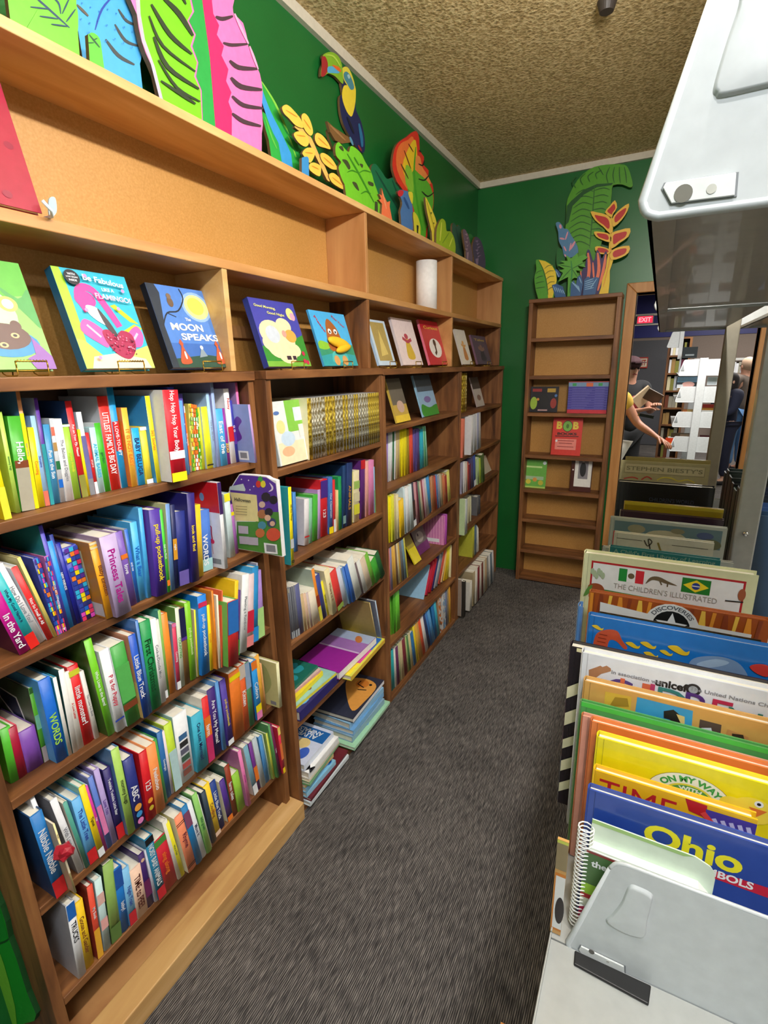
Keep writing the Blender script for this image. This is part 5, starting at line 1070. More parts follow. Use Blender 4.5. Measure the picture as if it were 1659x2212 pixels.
lv_ = [[(302, 505), (322, 487), (345, 495), (380, 530), (415, 575), (430, 625), (385, 612), (345, 570), (315, 540)], [(418, 555), (435, 538), (460, 560), (480, 610), (487, 655), (470, 672), (440, 640), (425, 600)],
       [(372, 665), (395, 646), (430, 650), (458, 680), (462, 720), (440, 738), (400, 712)], [(500, 668), (515, 655), (545, 672), (575, 710), (592, 752), (560, 745), (520, 732), (500, 700)], [(425, 770), (450, 745), (490, 748), (500, 780), (470, 835), (430, 790)],
       [(530, 785), (550, 775), (590, 800), (620, 840), (632, 872), (600, 872), (560, 845), (540, 820)], [(465, 845), (490, 832), (530, 850), (535, 880), (525, 915), (470, 880)], [(582, 905), (610, 895), (650, 930), (682, 985), (660, 990), (610, 960), (590, 935)]]
t = thing('frond_cutout', 'yellow frond cutout of many small leaves on one curved stem', 'wall cutout', at('x', -1.08, *w2(580, 940)))
def child(o, par): o.parent = par; o.location = Vector(o.location)-Vector(par.location); 
def untag(o):
    for k_ in ('label', 'category', 'group'):
        if k_ in o: del o[k_]
    return o
stem = [(385, 612), (440, 640), (480, 690), (520, 780), (560, 860), (590, 940), (570, 935), (540, 870), (500, 790), (462, 710), (425, 660), (380, 625)]
child(untag(ct('stem', '', w2, stem, [], 'e8b860', x=-1.082, sm=2, snap=False)), t)
for l_ in lv_:
    a, b = l_[0], l_[len(l_)//2]
    child(untag(ct('leaf', '', w2, l_, [('s', [(a[0]*.8+b[0]*.2, a[1]*.8+b[1]*.2), (a[0]*.2+b[0]*.8, a[1]*.2+b[1]*.8)], 'd89030', 7)], 'f4c850', x=-1.078, thick=.008, snap=False)), t)
ct('leaf_cutout', 'small blue leaf tip cutout at the foot of the yellow frond', w2, [(405, 838), (420, 805), (455, 798), (462, 830), (440, 860)], [], '3c90d0', x=-1.07)
# toucan
t = thing('toucan_cutout', 'painted toucan cutout with green beak and yellow breast fixed to the wall', 'wall cutout', at('x', -1.174, *w2(740, 760)))
child(untag(ct('body', '', w2, [(665, 262), (690, 260), (715, 300), (738, 370), (742, 480), (745, 520), (775, 590), (795, 680), (795, 765), (770, 768), (735, 725), (700, 665), (668, 600), (650, 520), (648, 440), (665, 420), (655, 360), (650, 300)],
   [('p', [(668, 380), (690, 370), (738, 375), (740, 470), (722, 550), (705, 552), (680, 510), (660, 440)], 'f4d83c'), ('p', [(662, 270), (690, 262), (715, 300), (736, 370), (720, 395), (690, 370), (668, 330)], 'e8d848'), ('p', [(670, 300), (688, 290), (712, 320), (732, 385), (712, 398), (690, 362), (672, 330)], '4c8c9c'), ('p', [(690, 312), (700, 306), (708, 322), (700, 334)], 'a8ccd0'),
    ('s', [(760, 600), (775, 680), (780, 740)], '28709c', 18), ('s', [(705, 680), (725, 730)], '5c98b8', 14), ('s', [(690, 560), (730, 660)], '10142c', 14), ('s', [(755, 730), (775, 765)], '8c2c38', 12)], '1c2454', x=-1.174, snap=False)), t)
child(untag(ct('beak', '', w2, [(545, 195), (570, 176), (605, 174), (640, 200), (660, 250), (665, 300), (668, 360), (650, 350), (620, 318), (580, 300), (560, 312), (535, 318), (536, 270), (550, 235)],
   [('p', [(540, 205), (560, 200), (575, 240), (572, 290), (555, 315), (535, 316), (538, 260)], 'a8282c'), ('p', [(575, 262), (610, 260), (640, 285), (640, 300), (600, 298), (575, 295)], '58b0dc'), ('p', [(600, 250), (640, 262), (655, 290), (635, 285)], 'e86c2c'), ('s', [(560, 190), (610, 200), (650, 260)], 'b4d850', 10)], '88b82c', x=-1.172, snap=False)), t)
ct('branch_cutout', 'brown pointed branch cutout beneath the toucan', w2, [(572, 585), (610, 620), (700, 680), (712, 712), (660, 720), (620, 700), (590, 650)], [('s', [(590, 610), (680, 700)], '9c7448', 12)], '7c5830', x=-1.12, sm=1, snap=False)
ct('leaf_cutout', 'dark green leaf cutout behind the branch', w2, [(575, 640), (600, 650), (640, 710), (620, 760), (600, 730)], [], '0c5420', x=-1.13, snap=False)
ct('leaf_cutout', 'bright green holed monstera leaf cutout', w2, [(622, 735), (640, 710), (668, 740), (700, 770), (712, 735), (740, 745), (775, 780), (800, 830), (835, 890), (852, 950), (870, 1000), (886, 1060), (885, 1105), (820, 1070), (745, 1032), (690, 985), (655, 920), (640, 860), (655, 830), (625, 790)],
   [('p', [(660, 815), (690, 820), (710, 860), (700, 875), (680, 845)], '40482c'), ('p', [(765, 840), (785, 845), (780, 865)], '40482c'), ('p', [(720, 950), (745, 955), (762, 1000), (745, 990)], '40482c'), ('p', [(815, 945), (845, 955), (845, 975), (820, 965)], '40482c'), ('p', [(850, 1065), (872, 1070), (866, 1085)], '40482c'), ('p', [(640, 740), (660, 735), (668, 765)], '40482c'),
    ('s', [(690, 780), (760, 900), (850, 1070)], '3c8c20', 9), ('s', [(690, 890), (720, 880), (755, 895)], '3c8c20', 7), ('s', [(760, 895), (790, 880), (830, 890)], '3c8c20', 7), ('s', [(770, 1020), (800, 1005), (830, 1020)], '3c8c20', 7), ('s', [(730, 800), (760, 850)], '3c8c20', 7)], '74c82c', x=-1.07)
ct('leaf_cutout', 'deep teal-green leafy cutout behind the orange flower', w2, [(835, 860), (860, 840), (900, 890), (930, 930), (975, 920), (1010, 950), (1040, 1020), (1080, 1100), (1080, 1210), (980, 1150), (885, 1100), (870, 1000), (840, 930)], [('s', [(860, 880), (930, 1000), (1000, 1120)], '0c4c38', 10), ('s', [(960, 940), (1000, 1040)], '0c4c38', 8)], '127048', x=-1.12)
ct('flower_cutout', 'small spiky orange flower cutout', w2, [(898, 985), (912, 1035), (930, 1070), (948, 1062), (945, 1095), (970, 1128), (965, 1148), (930, 1128), (890, 1108), (900, 1080), (880, 1055), (895, 1050), (882, 1020), (898, 1030)], [('s', [(905, 1020), (925, 1110)], 'f4a070', 8)], 'f0784c', x=-1.06, sm=1)
ct('leaf_cutout', 'large red orange and green leaf cutout', w2, [(1105, 645), (1122, 690), (1125, 760), (1150, 800), (1150, 850), (1178, 880), (1175, 930), (1200, 960), (1208, 1030), (1205, 1100), (1185, 1180), (1160, 1258), (1120, 1235), (1080, 1190), (1062, 1100), (1040, 1020), (990, 950), (965, 880), (962, 820), (975, 750), (1000, 710), (1045, 680), (1075, 655)],
   [('p', [(1010, 720), (1050, 700), (1085, 680), (1095, 800), (1085, 1000), (1040, 980), (990, 880), (985, 780)], 'f07838'), ('p', [(1060, 740), (1100, 700), (1110, 860), (1095, 1000), (1060, 960), (1020, 860)], 'f0c828'), ('p', [(1100, 800), (1125, 800), (1140, 860), (1165, 900), (1190, 960), (1130, 950), (1100, 900)], 'f09048'), ('p', [(1085, 880), (1120, 900), (1180, 960), (1205, 1050), (1190, 1150), (1150, 1250), (1120, 1230), (1085, 1100), (1050, 980)], '5cb430'), ('p', [(1040, 850), (1075, 880), (1085, 1010), (1040, 960)], '8cc838'),
    ('s', [(1100, 740), (1090, 900), (1110, 1080), (1140, 1240)], '48a428', 11), ('s', [(1055, 720), (1085, 770)], '6c2420', 6), ('s', [(1030, 760), (1070, 870)], '6c2420', 6), ('s', [(1010, 840), (1055, 930)], '4c3c20', 7), ('s', [(1115, 840), (1140, 850), (1150, 820)], '1c1c1c', 8), ('s', [(1115, 930), (1150, 938), (1175, 910)], '1c1c1c', 8), ('s', [(1135, 1005), (1170, 1035), (1208, 1010)], '1c1c1c', 8), ('s', [(1118, 760), (1130, 770)], '1c1c1c', 8)], 'dc3424', x=-1.11, sm=2)
ct('parrot_cutout', 'little blue parrot cutout with a red head', w2, [(992, 1010), (1010, 995), (1035, 1000), (1060, 1010), (1070, 1050), (1082, 1100), (1085, 1180), (1060, 1190), (1025, 1180), (1008, 1130), (1020, 1080), (1010, 1040)], [('p', [(992, 1010), (1010, 996), (1028, 1005), (1020, 1030), (1000, 1035)], 'd02c38'), ('p', [(1055, 1010), (1082, 1015), (1080, 1080), (1065, 1050)], 'e8d838'), ('s', [(1030, 1040), (1060, 1110)], '28508c', 14)], '4c78b4', x=-1.075)
ct('leaf_cutout', 'yellow spear leaf cutout with dark flecks right of the red leaf', w2, [(1158, 1040), (1172, 1060), (1200, 1120), (1225, 1190), (1232, 1290), (1205, 1275), (1180, 1180), (1165, 1110)], [('p', [(1185, 1130), (1198, 1130), (1192, 1145)], '3c4c1c', 1), ('p', [(1200, 1190), (1212, 1192), (1206, 1206)], '3c4c1c', 1), ('s', [(1165, 1060), (1220, 1260)], 'c8b828', 6)], 'f4e048', x=-1.075)
ct('leaf_cutout', 'yellow-green spotted leaf cutout low by the red leaf', w2, [(1085, 1130), (1110, 1150), (1128, 1210), (1125, 1240), (1095, 1222)], [('p', [(1105, 1205), (1118, 1210), (1110, 1222)], '2c2c1c', 1)], 'd8d038', x=-1.07)
ct('leaf_cutout', 'chartreuse clump cutout of rounded leaves', w2, [(1235, 1200), (1255, 1168), (1278, 1185), (1285, 1240), (1310, 1245), (1332, 1290), (1336, 1352), (1290, 1330), (1230, 1298), (1225, 1240)], [('s', [(1255, 1190), (1245, 1300)], 'e0e858', 8), ('s', [(1300, 1250), (1260, 1315)], '789c20', 6), ('s', [(1320, 1280), (1300, 1335)], 'e0e858', 7)], 'a8c428', x=-1.06)
ct('leaf_cutout', 'dusky slate-green leaf cutout near the corner', w2, [(1318, 1210), (1330, 1192), (1345, 1215), (1360, 1205), (1372, 1250), (1388, 1300), (1395, 1380), (1340, 1350), (1322, 1290)], [('s', [(1340, 1220), (1370, 1360)], '2c5048', 8)], '3c6450', x=-1.12)
ct('flower_cutout', 'dull pink flower spike cutout, left one of the pair by the corner', w2, [(1382, 1245), (1395, 1232), (1415, 1270), (1432, 1340), (1440, 1405), (1410, 1395), (1395, 1340)], [('p', [(1392+6*(i % 2)*2, 1260+22*i), (1410+6*(i % 2), 1256+22*i), (1408, 1272+22*i)], 'b490a4', 1) for i in range(6)], '7c6078', x=-1.08)
ct('flower_cutout', 'muted purple flower spike cutout nearest the room corner', w2, [(1450, 1290), (1462, 1275), (1490, 1300), (1508, 1360), (1518, 1440), (1490, 1440), (1455, 1420), (1440, 1340)], [('p', [(1455+8*(i % 3), 1300+18*i), (1475+8*(i % 3), 1296+18*i), (1468, 1312+18*i)], '9478a0', 1) for i in range(7)], '584468', x=-1.08)
ct('leaf_cutout', 'small green leaf cutout between the two flower spikes', w2, [(1415, 1270), (1432, 1262), (1450, 1300), (1440, 1380), (1428, 1340)], [], '3c8440', x=-1.10)
# bright leaf leaning at the wall beyond the near end of the bookcases
wl = win(0, 1350, 2.566)
cut('leaf_cutout', 'big bright green painted leaf on the floor at the left picture edge', 'wall cutout', 'y', .325, wl, [(-260, 1300), (-60, 1420), (0, 1560), (30, 1650), (48, 1738), (90, 1850), (150, 2040), (200, 2160), (190, 2195), (60, 2230), (-260, 2230)],
    [('p', [(-260, 1300), (-60, 1425), (0, 1570), (44, 1730), (-260, 1830)], '14962c', 1), ('p', [(-20, 1850), (20, 1870), (95, 2215), (-40, 2225)], '84d43c'), ('s', [(-260, 1840), (0, 1765), (50, 1737)], '0c4c1c', 12)], '18a428', thick=.012, sm=1, edge='0c4c1c', snap=False)
# back wall group
YC = YB-.055
def cb(name, label, outline, paint, col, y=YC, **kw): return cut(name, label, 'wall cutout', 'y', y, w4, outline, paint, col, **kw)
vein = [('s', [(690-18*i*.4, 80+i*2), (650-40*i, 140+i*36)], '1c5018', 6) for i in range(0)]
cb('leaf_cutout', 'huge green banana leaf cutout with a folded tip on the far wall', [(412, 290), (430, 230), (480, 140), (550, 75), (620, 50), (700, 42), (770, 45), (795, 70), (812, 120), (822, 175), (800, 185), (760, 168), (700, 172), (692, 220), (685, 290), (670, 400), (640, 480), (620, 560), (580, 620), (520, 640), (440, 640), (390, 600), (400, 480), (410, 380)],
   [('p', [(415, 300), (440, 270), (520, 200), (600, 165), (700, 158), (690, 172), (600, 185), (520, 230), (450, 300), (425, 400), (405, 420)], '0c5418', 1), ('s', [(585, 180), (575, 330), (555, 560)], '2c6c18', 8)]
   + [('s', [(610, 60+0*i), (640-i*6, 110)], '1c5018', 6) for i in (0,)]
   + [('s', [(580-i*3, 210+i*42), (520-i*4, 200+i*40), (470-i*8, 230+i*42)], '1c5c18', 6) for i in range(9)] + [('s', [(585-i*3, 205+i*40), (640-i*4, 190+i*42), (680-i*8, 200+i*42)], '1c5c18', 6) for i in range(8)]
   + [('s', [(470+i*44, 190-i*18), (450+i*48, 150-i*16), (480+i*50, 110-i*10)], '1c5c18', 6) for i in range(4)] + [('s', [(670+i*38, 160), (660+i*40, 110), (680+i*30, 60)], '1c5c18', 6) for i in range(4)], '54a01c', sm=2)
cb('leaf_cutout', 'dark leaf cutout low behind the small palm', [(350, 660), (352, 590), (370, 560), (400, 600), (400, 680), (370, 700)], [], '0c6c24', y=YC-.002, snap=False)
cb('flower_cutout', 'slate blue flower plume cutout with pink sprigs', [(345, 410), (365, 400), (385, 420), (395, 440), (420, 445), (440, 480), (465, 520), (482, 560), (480, 600), (440, 620), (400, 615), (385, 560), (365, 520), (360, 460)],
   [('s', [(372, 415), (376, 440)], 'e89cb0', 16), ('s', [(420, 460), (405, 510)], 'e89cb0', 9), ('s', [(370, 500), (400, 506)], 'e89cb0', 12), ('s', [(465, 520), (435, 570)], 'e89cb0', 14), ('s', [(395, 550), (410, 580)], 'e89cb0', 10), ('s', [(440, 530), (430, 580)], 'e89cb0', 8), ('s', [(400, 600), (410, 615)], 'e89cb0', 9)], '5488b4', y=YC-.014, snap=False)
lobes = [[(650, 340), (680, 300), (712, 265), (725, 310), (700, 350), (690, 372)], [(692, 400), (705, 360), (750, 315), (798, 285), (790, 330), (755, 385), (705, 430)], [(560, 335), (600, 340), (660, 355), (690, 390), (698, 450), (680, 470), (640, 430), (590, 390)],
         [(582, 460), (620, 460), (670, 470), (690, 500), (680, 525), (630, 510), (595, 490)], [(690, 470), (740, 450), (806, 438), (795, 490), (740, 530), (690, 565), (682, 520)], [(588, 555), (620, 550), (670, 565), (690, 590), (650, 600), (600, 590)], [(680, 590), (720, 560), (800, 546), (795, 590), (750, 620), (690, 635)]]
t = thing('heliconia_cutout', 'red and yellow heliconia flower cutout on a yellow stalk', 'wall cutout', at('y', YC-.025, *w4(640, 828)))
child(untag(cb('stalk', '', [(688, 350), (700, 420), (695, 500), (690, 560), (700, 640), (680, 700), (672, 826), (605, 830), (630, 740), (655, 660), (672, 580), (676, 500), (682, 420)], [('s', [(690, 430), (685, 600), (640, 800)], 'f0a020', 8)], 'fcd028', y=YC-.024, sm=2)), t)
for l_ in lobes:
    cx_ = sum(p[0] for p in l_)/len(l_); cy_ = sum(p[1] for p in l_)/len(l_)
    child(untag(cb('bract', '', l_, [('p', [(cx_+(x_-cx_)*.68, cy_+(y_-cy_)*.62) for x_, y_ in l_], 'c81810')], 'fcc43c', y=YC-.030, thick=.008, sm=2, snap=False)), t)
cb('leaf_cutout', 'purple spiky leaf cutout edged in coral', [(495, 830), (500, 720), (530, 660), (538, 580), (555, 575), (575, 640), (590, 620), (600, 570), (622, 600), (630, 630), (650, 585), (662, 590), (655, 680), (630, 760), (610, 830)],
   [('s', [(545, 590), (552, 700), (530, 825)], 'f47c58', 20), ('s', [(605, 590), (612, 700), (580, 825)], 'f47c58', 20), ('s', [(655, 600), (640, 700), (605, 825)], 'f47c58', 18), ('s', [(500, 700), (505, 825)], 'f47c58', 10), ('s', [(575, 650), (582, 760)], 'f47c58', 12)], '342060', y=YC-.038, sm=2)
cb('palm_cutout', 'small green palm cutout with star-like fronds', [(355, 665), (400, 655), (370, 640), (420, 640), (408, 605), (440, 625), (470, 600), (480, 590), (485, 615), (520, 600), (545, 620), (510, 640), (530, 680), (480, 670), (500, 700), (470, 700), (495, 750), (460, 745), (440, 760), (436, 845), (418, 845), (422, 740), (360, 770), (390, 715), (365, 700), (400, 690)],
   [('s', [(440, 640), (445, 720), (428, 840)], '2c8c3c', 9), ('s', [(440, 690), (380, 755)], '2c7020', 6), ('s', [(445, 690), (520, 650)], '2c7020', 6), ('s', [(440, 680), (370, 665)], '2c7020', 6), ('s', [(445, 690), (480, 740)], '2c7020', 6)], '5cac30', y=YC-.050, sm=1)
cb('leaf_cutout', 'half green half yellow rounded leaf cutout at the left of the far case', [(222, 640), (240, 632), (280, 640), (320, 665), (345, 710), (352, 760), (340, 810), (325, 853), (240, 857), (218, 800), (214, 740), (225, 690)],
   [('p', [(240, 634), (280, 642), (320, 667), (345, 710), (351, 760), (339, 810), (325, 852), (300, 853), (290, 780), (268, 700)], 'f4d434', 1)] + [('s', [(275+i*4, 690+i*34), (300+i*4, 670+i*34), (330+i*3, 668+i*34)], '7c7c1c', 5) for i in range(5)] + [('s', [(262+i*6, 700+i*34), (240+i*2, 705+i*34), (222, 720+i*30)], '2c6420', 5) for i in range(4)] + [('s', [(240, 636), (270, 700), (290, 780), (298, 850)], '3c7020', 6)], '54a42c', y=YC-.052)
def fern(lab, pts, y):
    return cb('fern_cutout', lab, pts[0], [('s', s_, '8cb8dc', 6) for s_ in pts[1]], '2c5c94', y=y, sm=1)
fern('blue feathery fern cutout left of the palm stalk', ([(322, 790), (350, 782), (390, 800), (412, 840), (400, 848), (345, 850)], [[(330+i*14, 795+i*6), (345+i*14, 830+i*4)] for i in range(5)]+[[(345, 700), (365, 740)]]), YC-.058)
fern('blue feathery fern cutout right of the palm stalk', ([(436, 842), (440, 780), (455, 760), (470, 790), (480, 740), (500, 725), (515, 780), (500, 838)], [[(445+i*10, 770+i*6), (470+i*6, 800+i*8)] for i in range(5)]+[[(490, 740), (505, 780)]]), YC-.062)
fern('blue feathery fern cutout in front of the purple spikes', ([(515, 832), (520, 760), (545, 735), (560, 750), (590, 740), (615, 745), (600, 800), (590, 830)], [[(525, 770+i*12), (580, 750+i*14)] for i in range(5)]+[[(600, 750), (560, 810)]]), YC-.066)
cb('leaf_cutout', 'slim blue leaf cutout tip behind the yellow rounded leaf', [(342, 690), (375, 715), (370, 740), (350, 735)], [], '3868a0', y=YC-.02, snap=False)
# ------------------------------------------------------------------ things on the far case
wq = win(1080, 780, 2.865)
def faceout(label, x0, y0, x1, y1, z, col, art, y=3.56, T=.012, lean=8, name='picture_book'):
    a = at('y', y, *wq(x0, y1)); b = at('y', y, *wq(x1, y0)); Wd = b.x-a.x; H = b.z-z
    mats = [mat(col, .3)]; bm = bmesh.new(); box(bm, (0, 0, 0), (Wd, .0015, H)); box(bm, (0, T-.0015, 0), (Wd, T, H)); box(bm, (-.001, 0, 0), (.001, T, H))
    F = Face(bm, mats, (0, 0, 0), (1, 0, 0), (0, 0, 1)); F.lim = (Wd, H); art(F, Wd, H)
    o = mesh_obj(name, bm, mats); boxobj_local('pages', (.001, .0015, .003), (Wd-.003, T-.0015, H-.003), PAGES, o)
    o.location = (a.x, y, z+.0008); o.rotation_euler = (math.radians(-lean), 0, 0); return tag(o, label, 'picture book')
faceout('dark picture book with green and red machines, propped on the far case', 183, 158, 362, 300, SB[2]+.002, '24242e', lambda F, W, H: (F.disc(W*.13, H*.35, W*.13, '9cc040', H*.25), F.disc(W*.5, H*.4, W*.18, '121218', H*.35), F.disc(W*.85, H*.35, W*.11, '9c3028', H*.2), F.rect(W*.6, H*.78, W*.9, H*.93, 'c09c38'), F.rect(W*.06, H*.8, W*.4, H*.92, '9c3030'), F.rect(W*.3, H*.05, W*.65, H*.1, 'c8a0a0'), F.disc(W*.28, H*.5, W*.05, 'd08c40'), F.disc(W*.92, H*.65, W*.05, '4c7cc0')))
# a box set lying flat: many thin books held as one pack
t = thing('boxed_book_set', 'flat stack of indigo books in a slipcase with red bottom, on the far case', 'book set', (0, 0, 0))
a = at('y', 3.54, *wq(415, 300)); b = at('y', 3.54, *wq(686, 130)); t.location = (a.x, 3.54, SB[2]+.0006); Wd, H = min(b.x, BX1-.029)-a.x, b.z-SB[2]
bm = bmesh.new(); mats = [mat('4c48a4', .35)]; box(bm, (0, 0, .0), (Wd, .1, H)); F = Face(bm, mats, (0, 0, 0), (1, 0, 0), (0, 0, 1))
F.rect(0, 0, Wd, H*.12, 'd03848'); F.rect(0, H*.86, Wd, H*.99, '7c9cc0'); F.rect(Wd*.45, H*.86, Wd*.62, H*.98, 'e07048'); F.rect(Wd*.1, H*.88, Wd*.2, H*.97, '3c9c5c'); F.rect(Wd*.75, H*.88, Wd*.85, H*.97, '3c9c5c')
for k in range(9): F.rect(0, H*(.15+.078*k), Wd, H*(.158+.078*k), '8c88cc')
for k in range(9): F.rect(Wd*.1, H*(.175+.078*k), Wd*(.45+.05*(k % 4)), H*(.195+.078*k), '706cc0'); F.rect(Wd*.68, H*(.175+.078*k), Wd*.92, H*(.195+.078*k), '706cc0')
mesh_obj('book_block', bm, mats, t)
boxobj_local('slipcase_lid', (-.002, -.002, H), (Wd+.002, .1, H+.004), mat('d86860', .5), t)
faceout('red boxed reader set with a green round emblem, leaning on the far case', 315, 355, 512, 555, SB[3]+.002, 'dc4038', lambda F, W, H: (
   F.text('B', W*.22, H*.80, H*.20, 'ecd048', bold=.05), F.disc(W*.5, H*.78, W*.17, '181818', H*.15), F.disc(W*.5, H*.78, W*.155, '7cb848', H*.135), F.text('B', W*.78, H*.80, H*.20, 'ecd048', bold=.05), F.disc(W*.5, H*.78, W*.05, '4c7828', H*.06), F.text('BOOKS', W*.5, H*.575, H*.07, '181818', w=W*.66, bold=.04), F.rect(W*.1, H*.5, W*.9, H*.52, '181818'), F.rect(W*.12, H*.15, W*.84, H*.44, 'f08c80'),
   F.rect(W*.2, H*.38, W*.76, H*.40, 'a83c38'), F.rect(W*.25, H*.31, W*.7, H*.33, 'a83c38'), F.rect(W*.2, H*.22, W*.76, H*.24, 'a83c38'), F.disc(W*.16, H*.38, W*.04, 'wh', H*.03)), y=3.555, name='boxed_set')
faceout('small green board book with yellow drawings on the far case', 148, 618, 288, 745, SB[4]+.002, '70b850', lambda F, W, H: (F.rect(W*.05, H*.72, W*.8, H*.78, 'c8e898'), F.rect(W*.05, H*.3, W*.9, H*.42, 'a8c8a0'), F.disc(W*.2, H*.22, W*.12, 'dcd048'), F.disc(W*.5, H*.3, W*.1, 'e09c48'), F.disc(W*.78, H*.2, W*.12, 'c8c040'), F.rect(0, 0, W, H*.06, 'b8d868'), F.disc(W*.9, H*.9, W*.08, 'e4f0f0')))
faceout('maroon book with a framed black and white figure photograph', 432, 592, 578, 768, SB[4]+.002, '4c201c', lambda F, W, H: (F.rect(W*.17, H*.14, W*.97, H*.98, 'f0eeea'), F.rect(W*.34, H*.36, W*.8, H*.93, '8c8890'), F.disc(W*.56, H*.62, W*.15, '242428', H*.2), F.disc(W*.56, H*.86, W*.06, 'c8c0bc', H*.05), F.disc(W*.09, H*.6, W*.04, 'e8dcd8')), lean=5)
# ------------------------------------------------------------------ steel library shelving on the right
Y0, YS, YE = .480, 1.350, 2.240
ZD, ZU, PX = .842, 1.606, .184
XLs, XRs = -.026, PX
PAINT_W = mat('c4c9cc', .36, coat=.25)
unit = thing('steel_shelving', 'light grey steel library shelving run with big books on the right', 'shelving', (PX+.02, Y0, 0))
for y in (Y0, YS, YE):
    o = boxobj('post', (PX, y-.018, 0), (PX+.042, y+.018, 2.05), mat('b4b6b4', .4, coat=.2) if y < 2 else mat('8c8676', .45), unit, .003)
p = at('y', YS-.02, 1610, 1153)
bm = bmesh.new(); bmesh.ops.create_uvsphere(bm, u_segments=14, v_segments=8, radius=.0062, matrix=Matrix.Translation(Vector((p.x, YS-.021, p.z))-Vector(unit.location)))
for f in bm.faces: f.smooth = True
mesh_obj('screw', bm, mat('d8d8d8', .15, metal=1), unit)
def deck(y0, y1, z, xl, xr, m=STEEL, lip=.022):
    o = Vector(unit.location); bm = bmesh.new(); s = 1 if xl < xr else -1
    def B(a, b): box(bm, Vector(a)-o, Vector(b)-o)
    x0, x1 = min(xl, xr), max(xl, xr)
    B((x0, y0+.001, z-.002), (x1, y1-.001, z+.001))
    B((xl-.0 if s > 0 else xl-.0015, y0+.001, z-.002), (xl+.0015 if s > 0 else xl, y1-.001, z+lip*.5)); 
    B((x0, y0+.001, z-.008), (x0+.003, y1-.001, z-.002)); B((x0, y0+.001, z-.008), (x0+.02, y1-.001, z-.007))
    return mesh_obj('shelf_deck', bm, m, unit)
for z_ in (.40, ZD+.008):
    for a, b in ((-.42, Y0), (Y0, YS), (YS, YE)):
        deck(a, b, z_, -.046, PX)
        if a > 0: deck(a, b, z_, .46, PX+.042)
UNDER = mat('9c978c', .42, coat=.15)
for a, b in ((Y0, YS), (YS, YE)):
    deck(a, b, ZU+.008, -.022, PX, UNDER); deck(a, b, ZU+.008, .46, PX+.042, UNDER)
def bracket(y, z, h=.153, mirror=False, x_in=PX, det=True, w=None, par=None, m=None, emb=None):
    """trapezoid end bracket of a cantilever shelf: vertical plate with rolled rim, raised pad and slotted hook plate"""
    par = par or unit; m = m or PAINT_W; o = Vector(par.location)
    wd = (x_in-XLs) if w is None else w
    sx = -1 if not mirror else 1; xi = x_in
    def X(u): return xi+sx*(wd-u)
    def G(u, v, dy=0): return Vector((X(u), y+dy, z+v))-o
    sl = .036/.153*h
    r = .012*min(1, h/.12)
    out = smooth([(0.0, r), (r*.3, r*.3), (r, 0)], 4, False)+[(wd, 0), (wd, h)]+smooth([(sl+r, h), (sl+r*.25, h-r*.25), (sl-r*.22, h-r)], 4, False)
    bm = bmesh.new(); prism(bm, [G(u, v) for u, v in out], Vector((0, .004, 0)))
    ob = mesh_obj('end_bracket', bm, m, par); md = ob.modifiers.new('bevel', 'BEVEL'); md.width = .0012; md.segments = 3
    bm = bmesh.new(); rim = [(0.0, r), (r*.3, r*.3), (r, 0), (wd, 0)]; 
    tube(bm, [G(u, v, .002) for u, v in [(sl-r*.22, h-r)]+smooth([(0, r), (r*.3, r*.3), (r, 0)], 3, False)+[(wd*.5, 0), (wd, 0)]], [.0022]+[.0036]*(len(smooth([(0, r), (r*.3, r*.3), (r, 0)], 3, False))+2), 8)
    tube(bm, [G(u, v, .002) for u, v in smooth([(sl-r*.22, h-r), (sl+r*.25, h-r*.25), (sl+r, h)], 3, False)+[(wd*.6, h), (wd, h)]], .0022, 8)
    mesh_obj('rolled_rim', bm, m, ob)
    if emb:
        pad, hook, holes = emb
        q_ = [at('y', y, *p_)-o for p_ in smooth(pad, 5)]; cc = sum(q_, Vector())/len(q_)
        bm = bmesh.new(); rings = []
        for off, dy in ((0, 0.0), (.0015, -.0006), (.004, -.0022), (.0065, -.0030), (.009, -.0032)):
            ring = [bm.verts.new(cc+(p_-cc)*(1-off*14)+Vector((0, dy, 0))) for p_ in q_]
            rings.append(ring)
        for A_, B_ in zip(rings, rings[1:]):
            for i in range(len(q_)):
                f = bm.faces.new((A_[i], A_[(i+1) % len(q_)], B_[(i+1) % len(q_)], B_[i])); f.smooth = True
        f = bm.faces.new(rings[-1]); f.smooth = True
        mesh_obj('raised_pad', bm, m, ob)
        hp = [at('y', y, *p_)-o for p_ in hook]
        bm = bmesh.new(); prism(bm, [p_+Vector((0, -.0022, 0)) for p_ in hp], Vector((0, .002, 0)))
        e = mesh_obj('hook_plate', bm, mat('dfe2e2', .35), ob); md = e.modifiers.new('bevel', 'BEVEL'); md.width = .0005
        hc_ = sum(hp, Vector())/len(hp)
        bm = bmesh.new(); prism(bm, [hc_+(p_-hc_)*1.06+Vector((0, -.0002, 0)) for p_ in hp], Vector((0, -.0005, 0))); mesh_obj('slot_gap', bm, mat('7c8084', .7), ob)
        for px_, py_, rr, cl in holes:
            bm = bmesh.new(); bmesh.ops.create_cone(bm, cap_ends=True, segments=20, radius1=rr, radius2=rr, depth=.0006, matrix=Matrix.Translation(at('y', y-.0023, px_, py_)-o) @ Matrix.Rotation(math.pi/2, 4, 'X'))
            mesh_obj('rivet_hole', bm, mat(cl, .5), ob)
    return ob
_w = lambda pts: [(1100+a_/2.968, 1650+b_/2.968) for a_, b_ in pts]
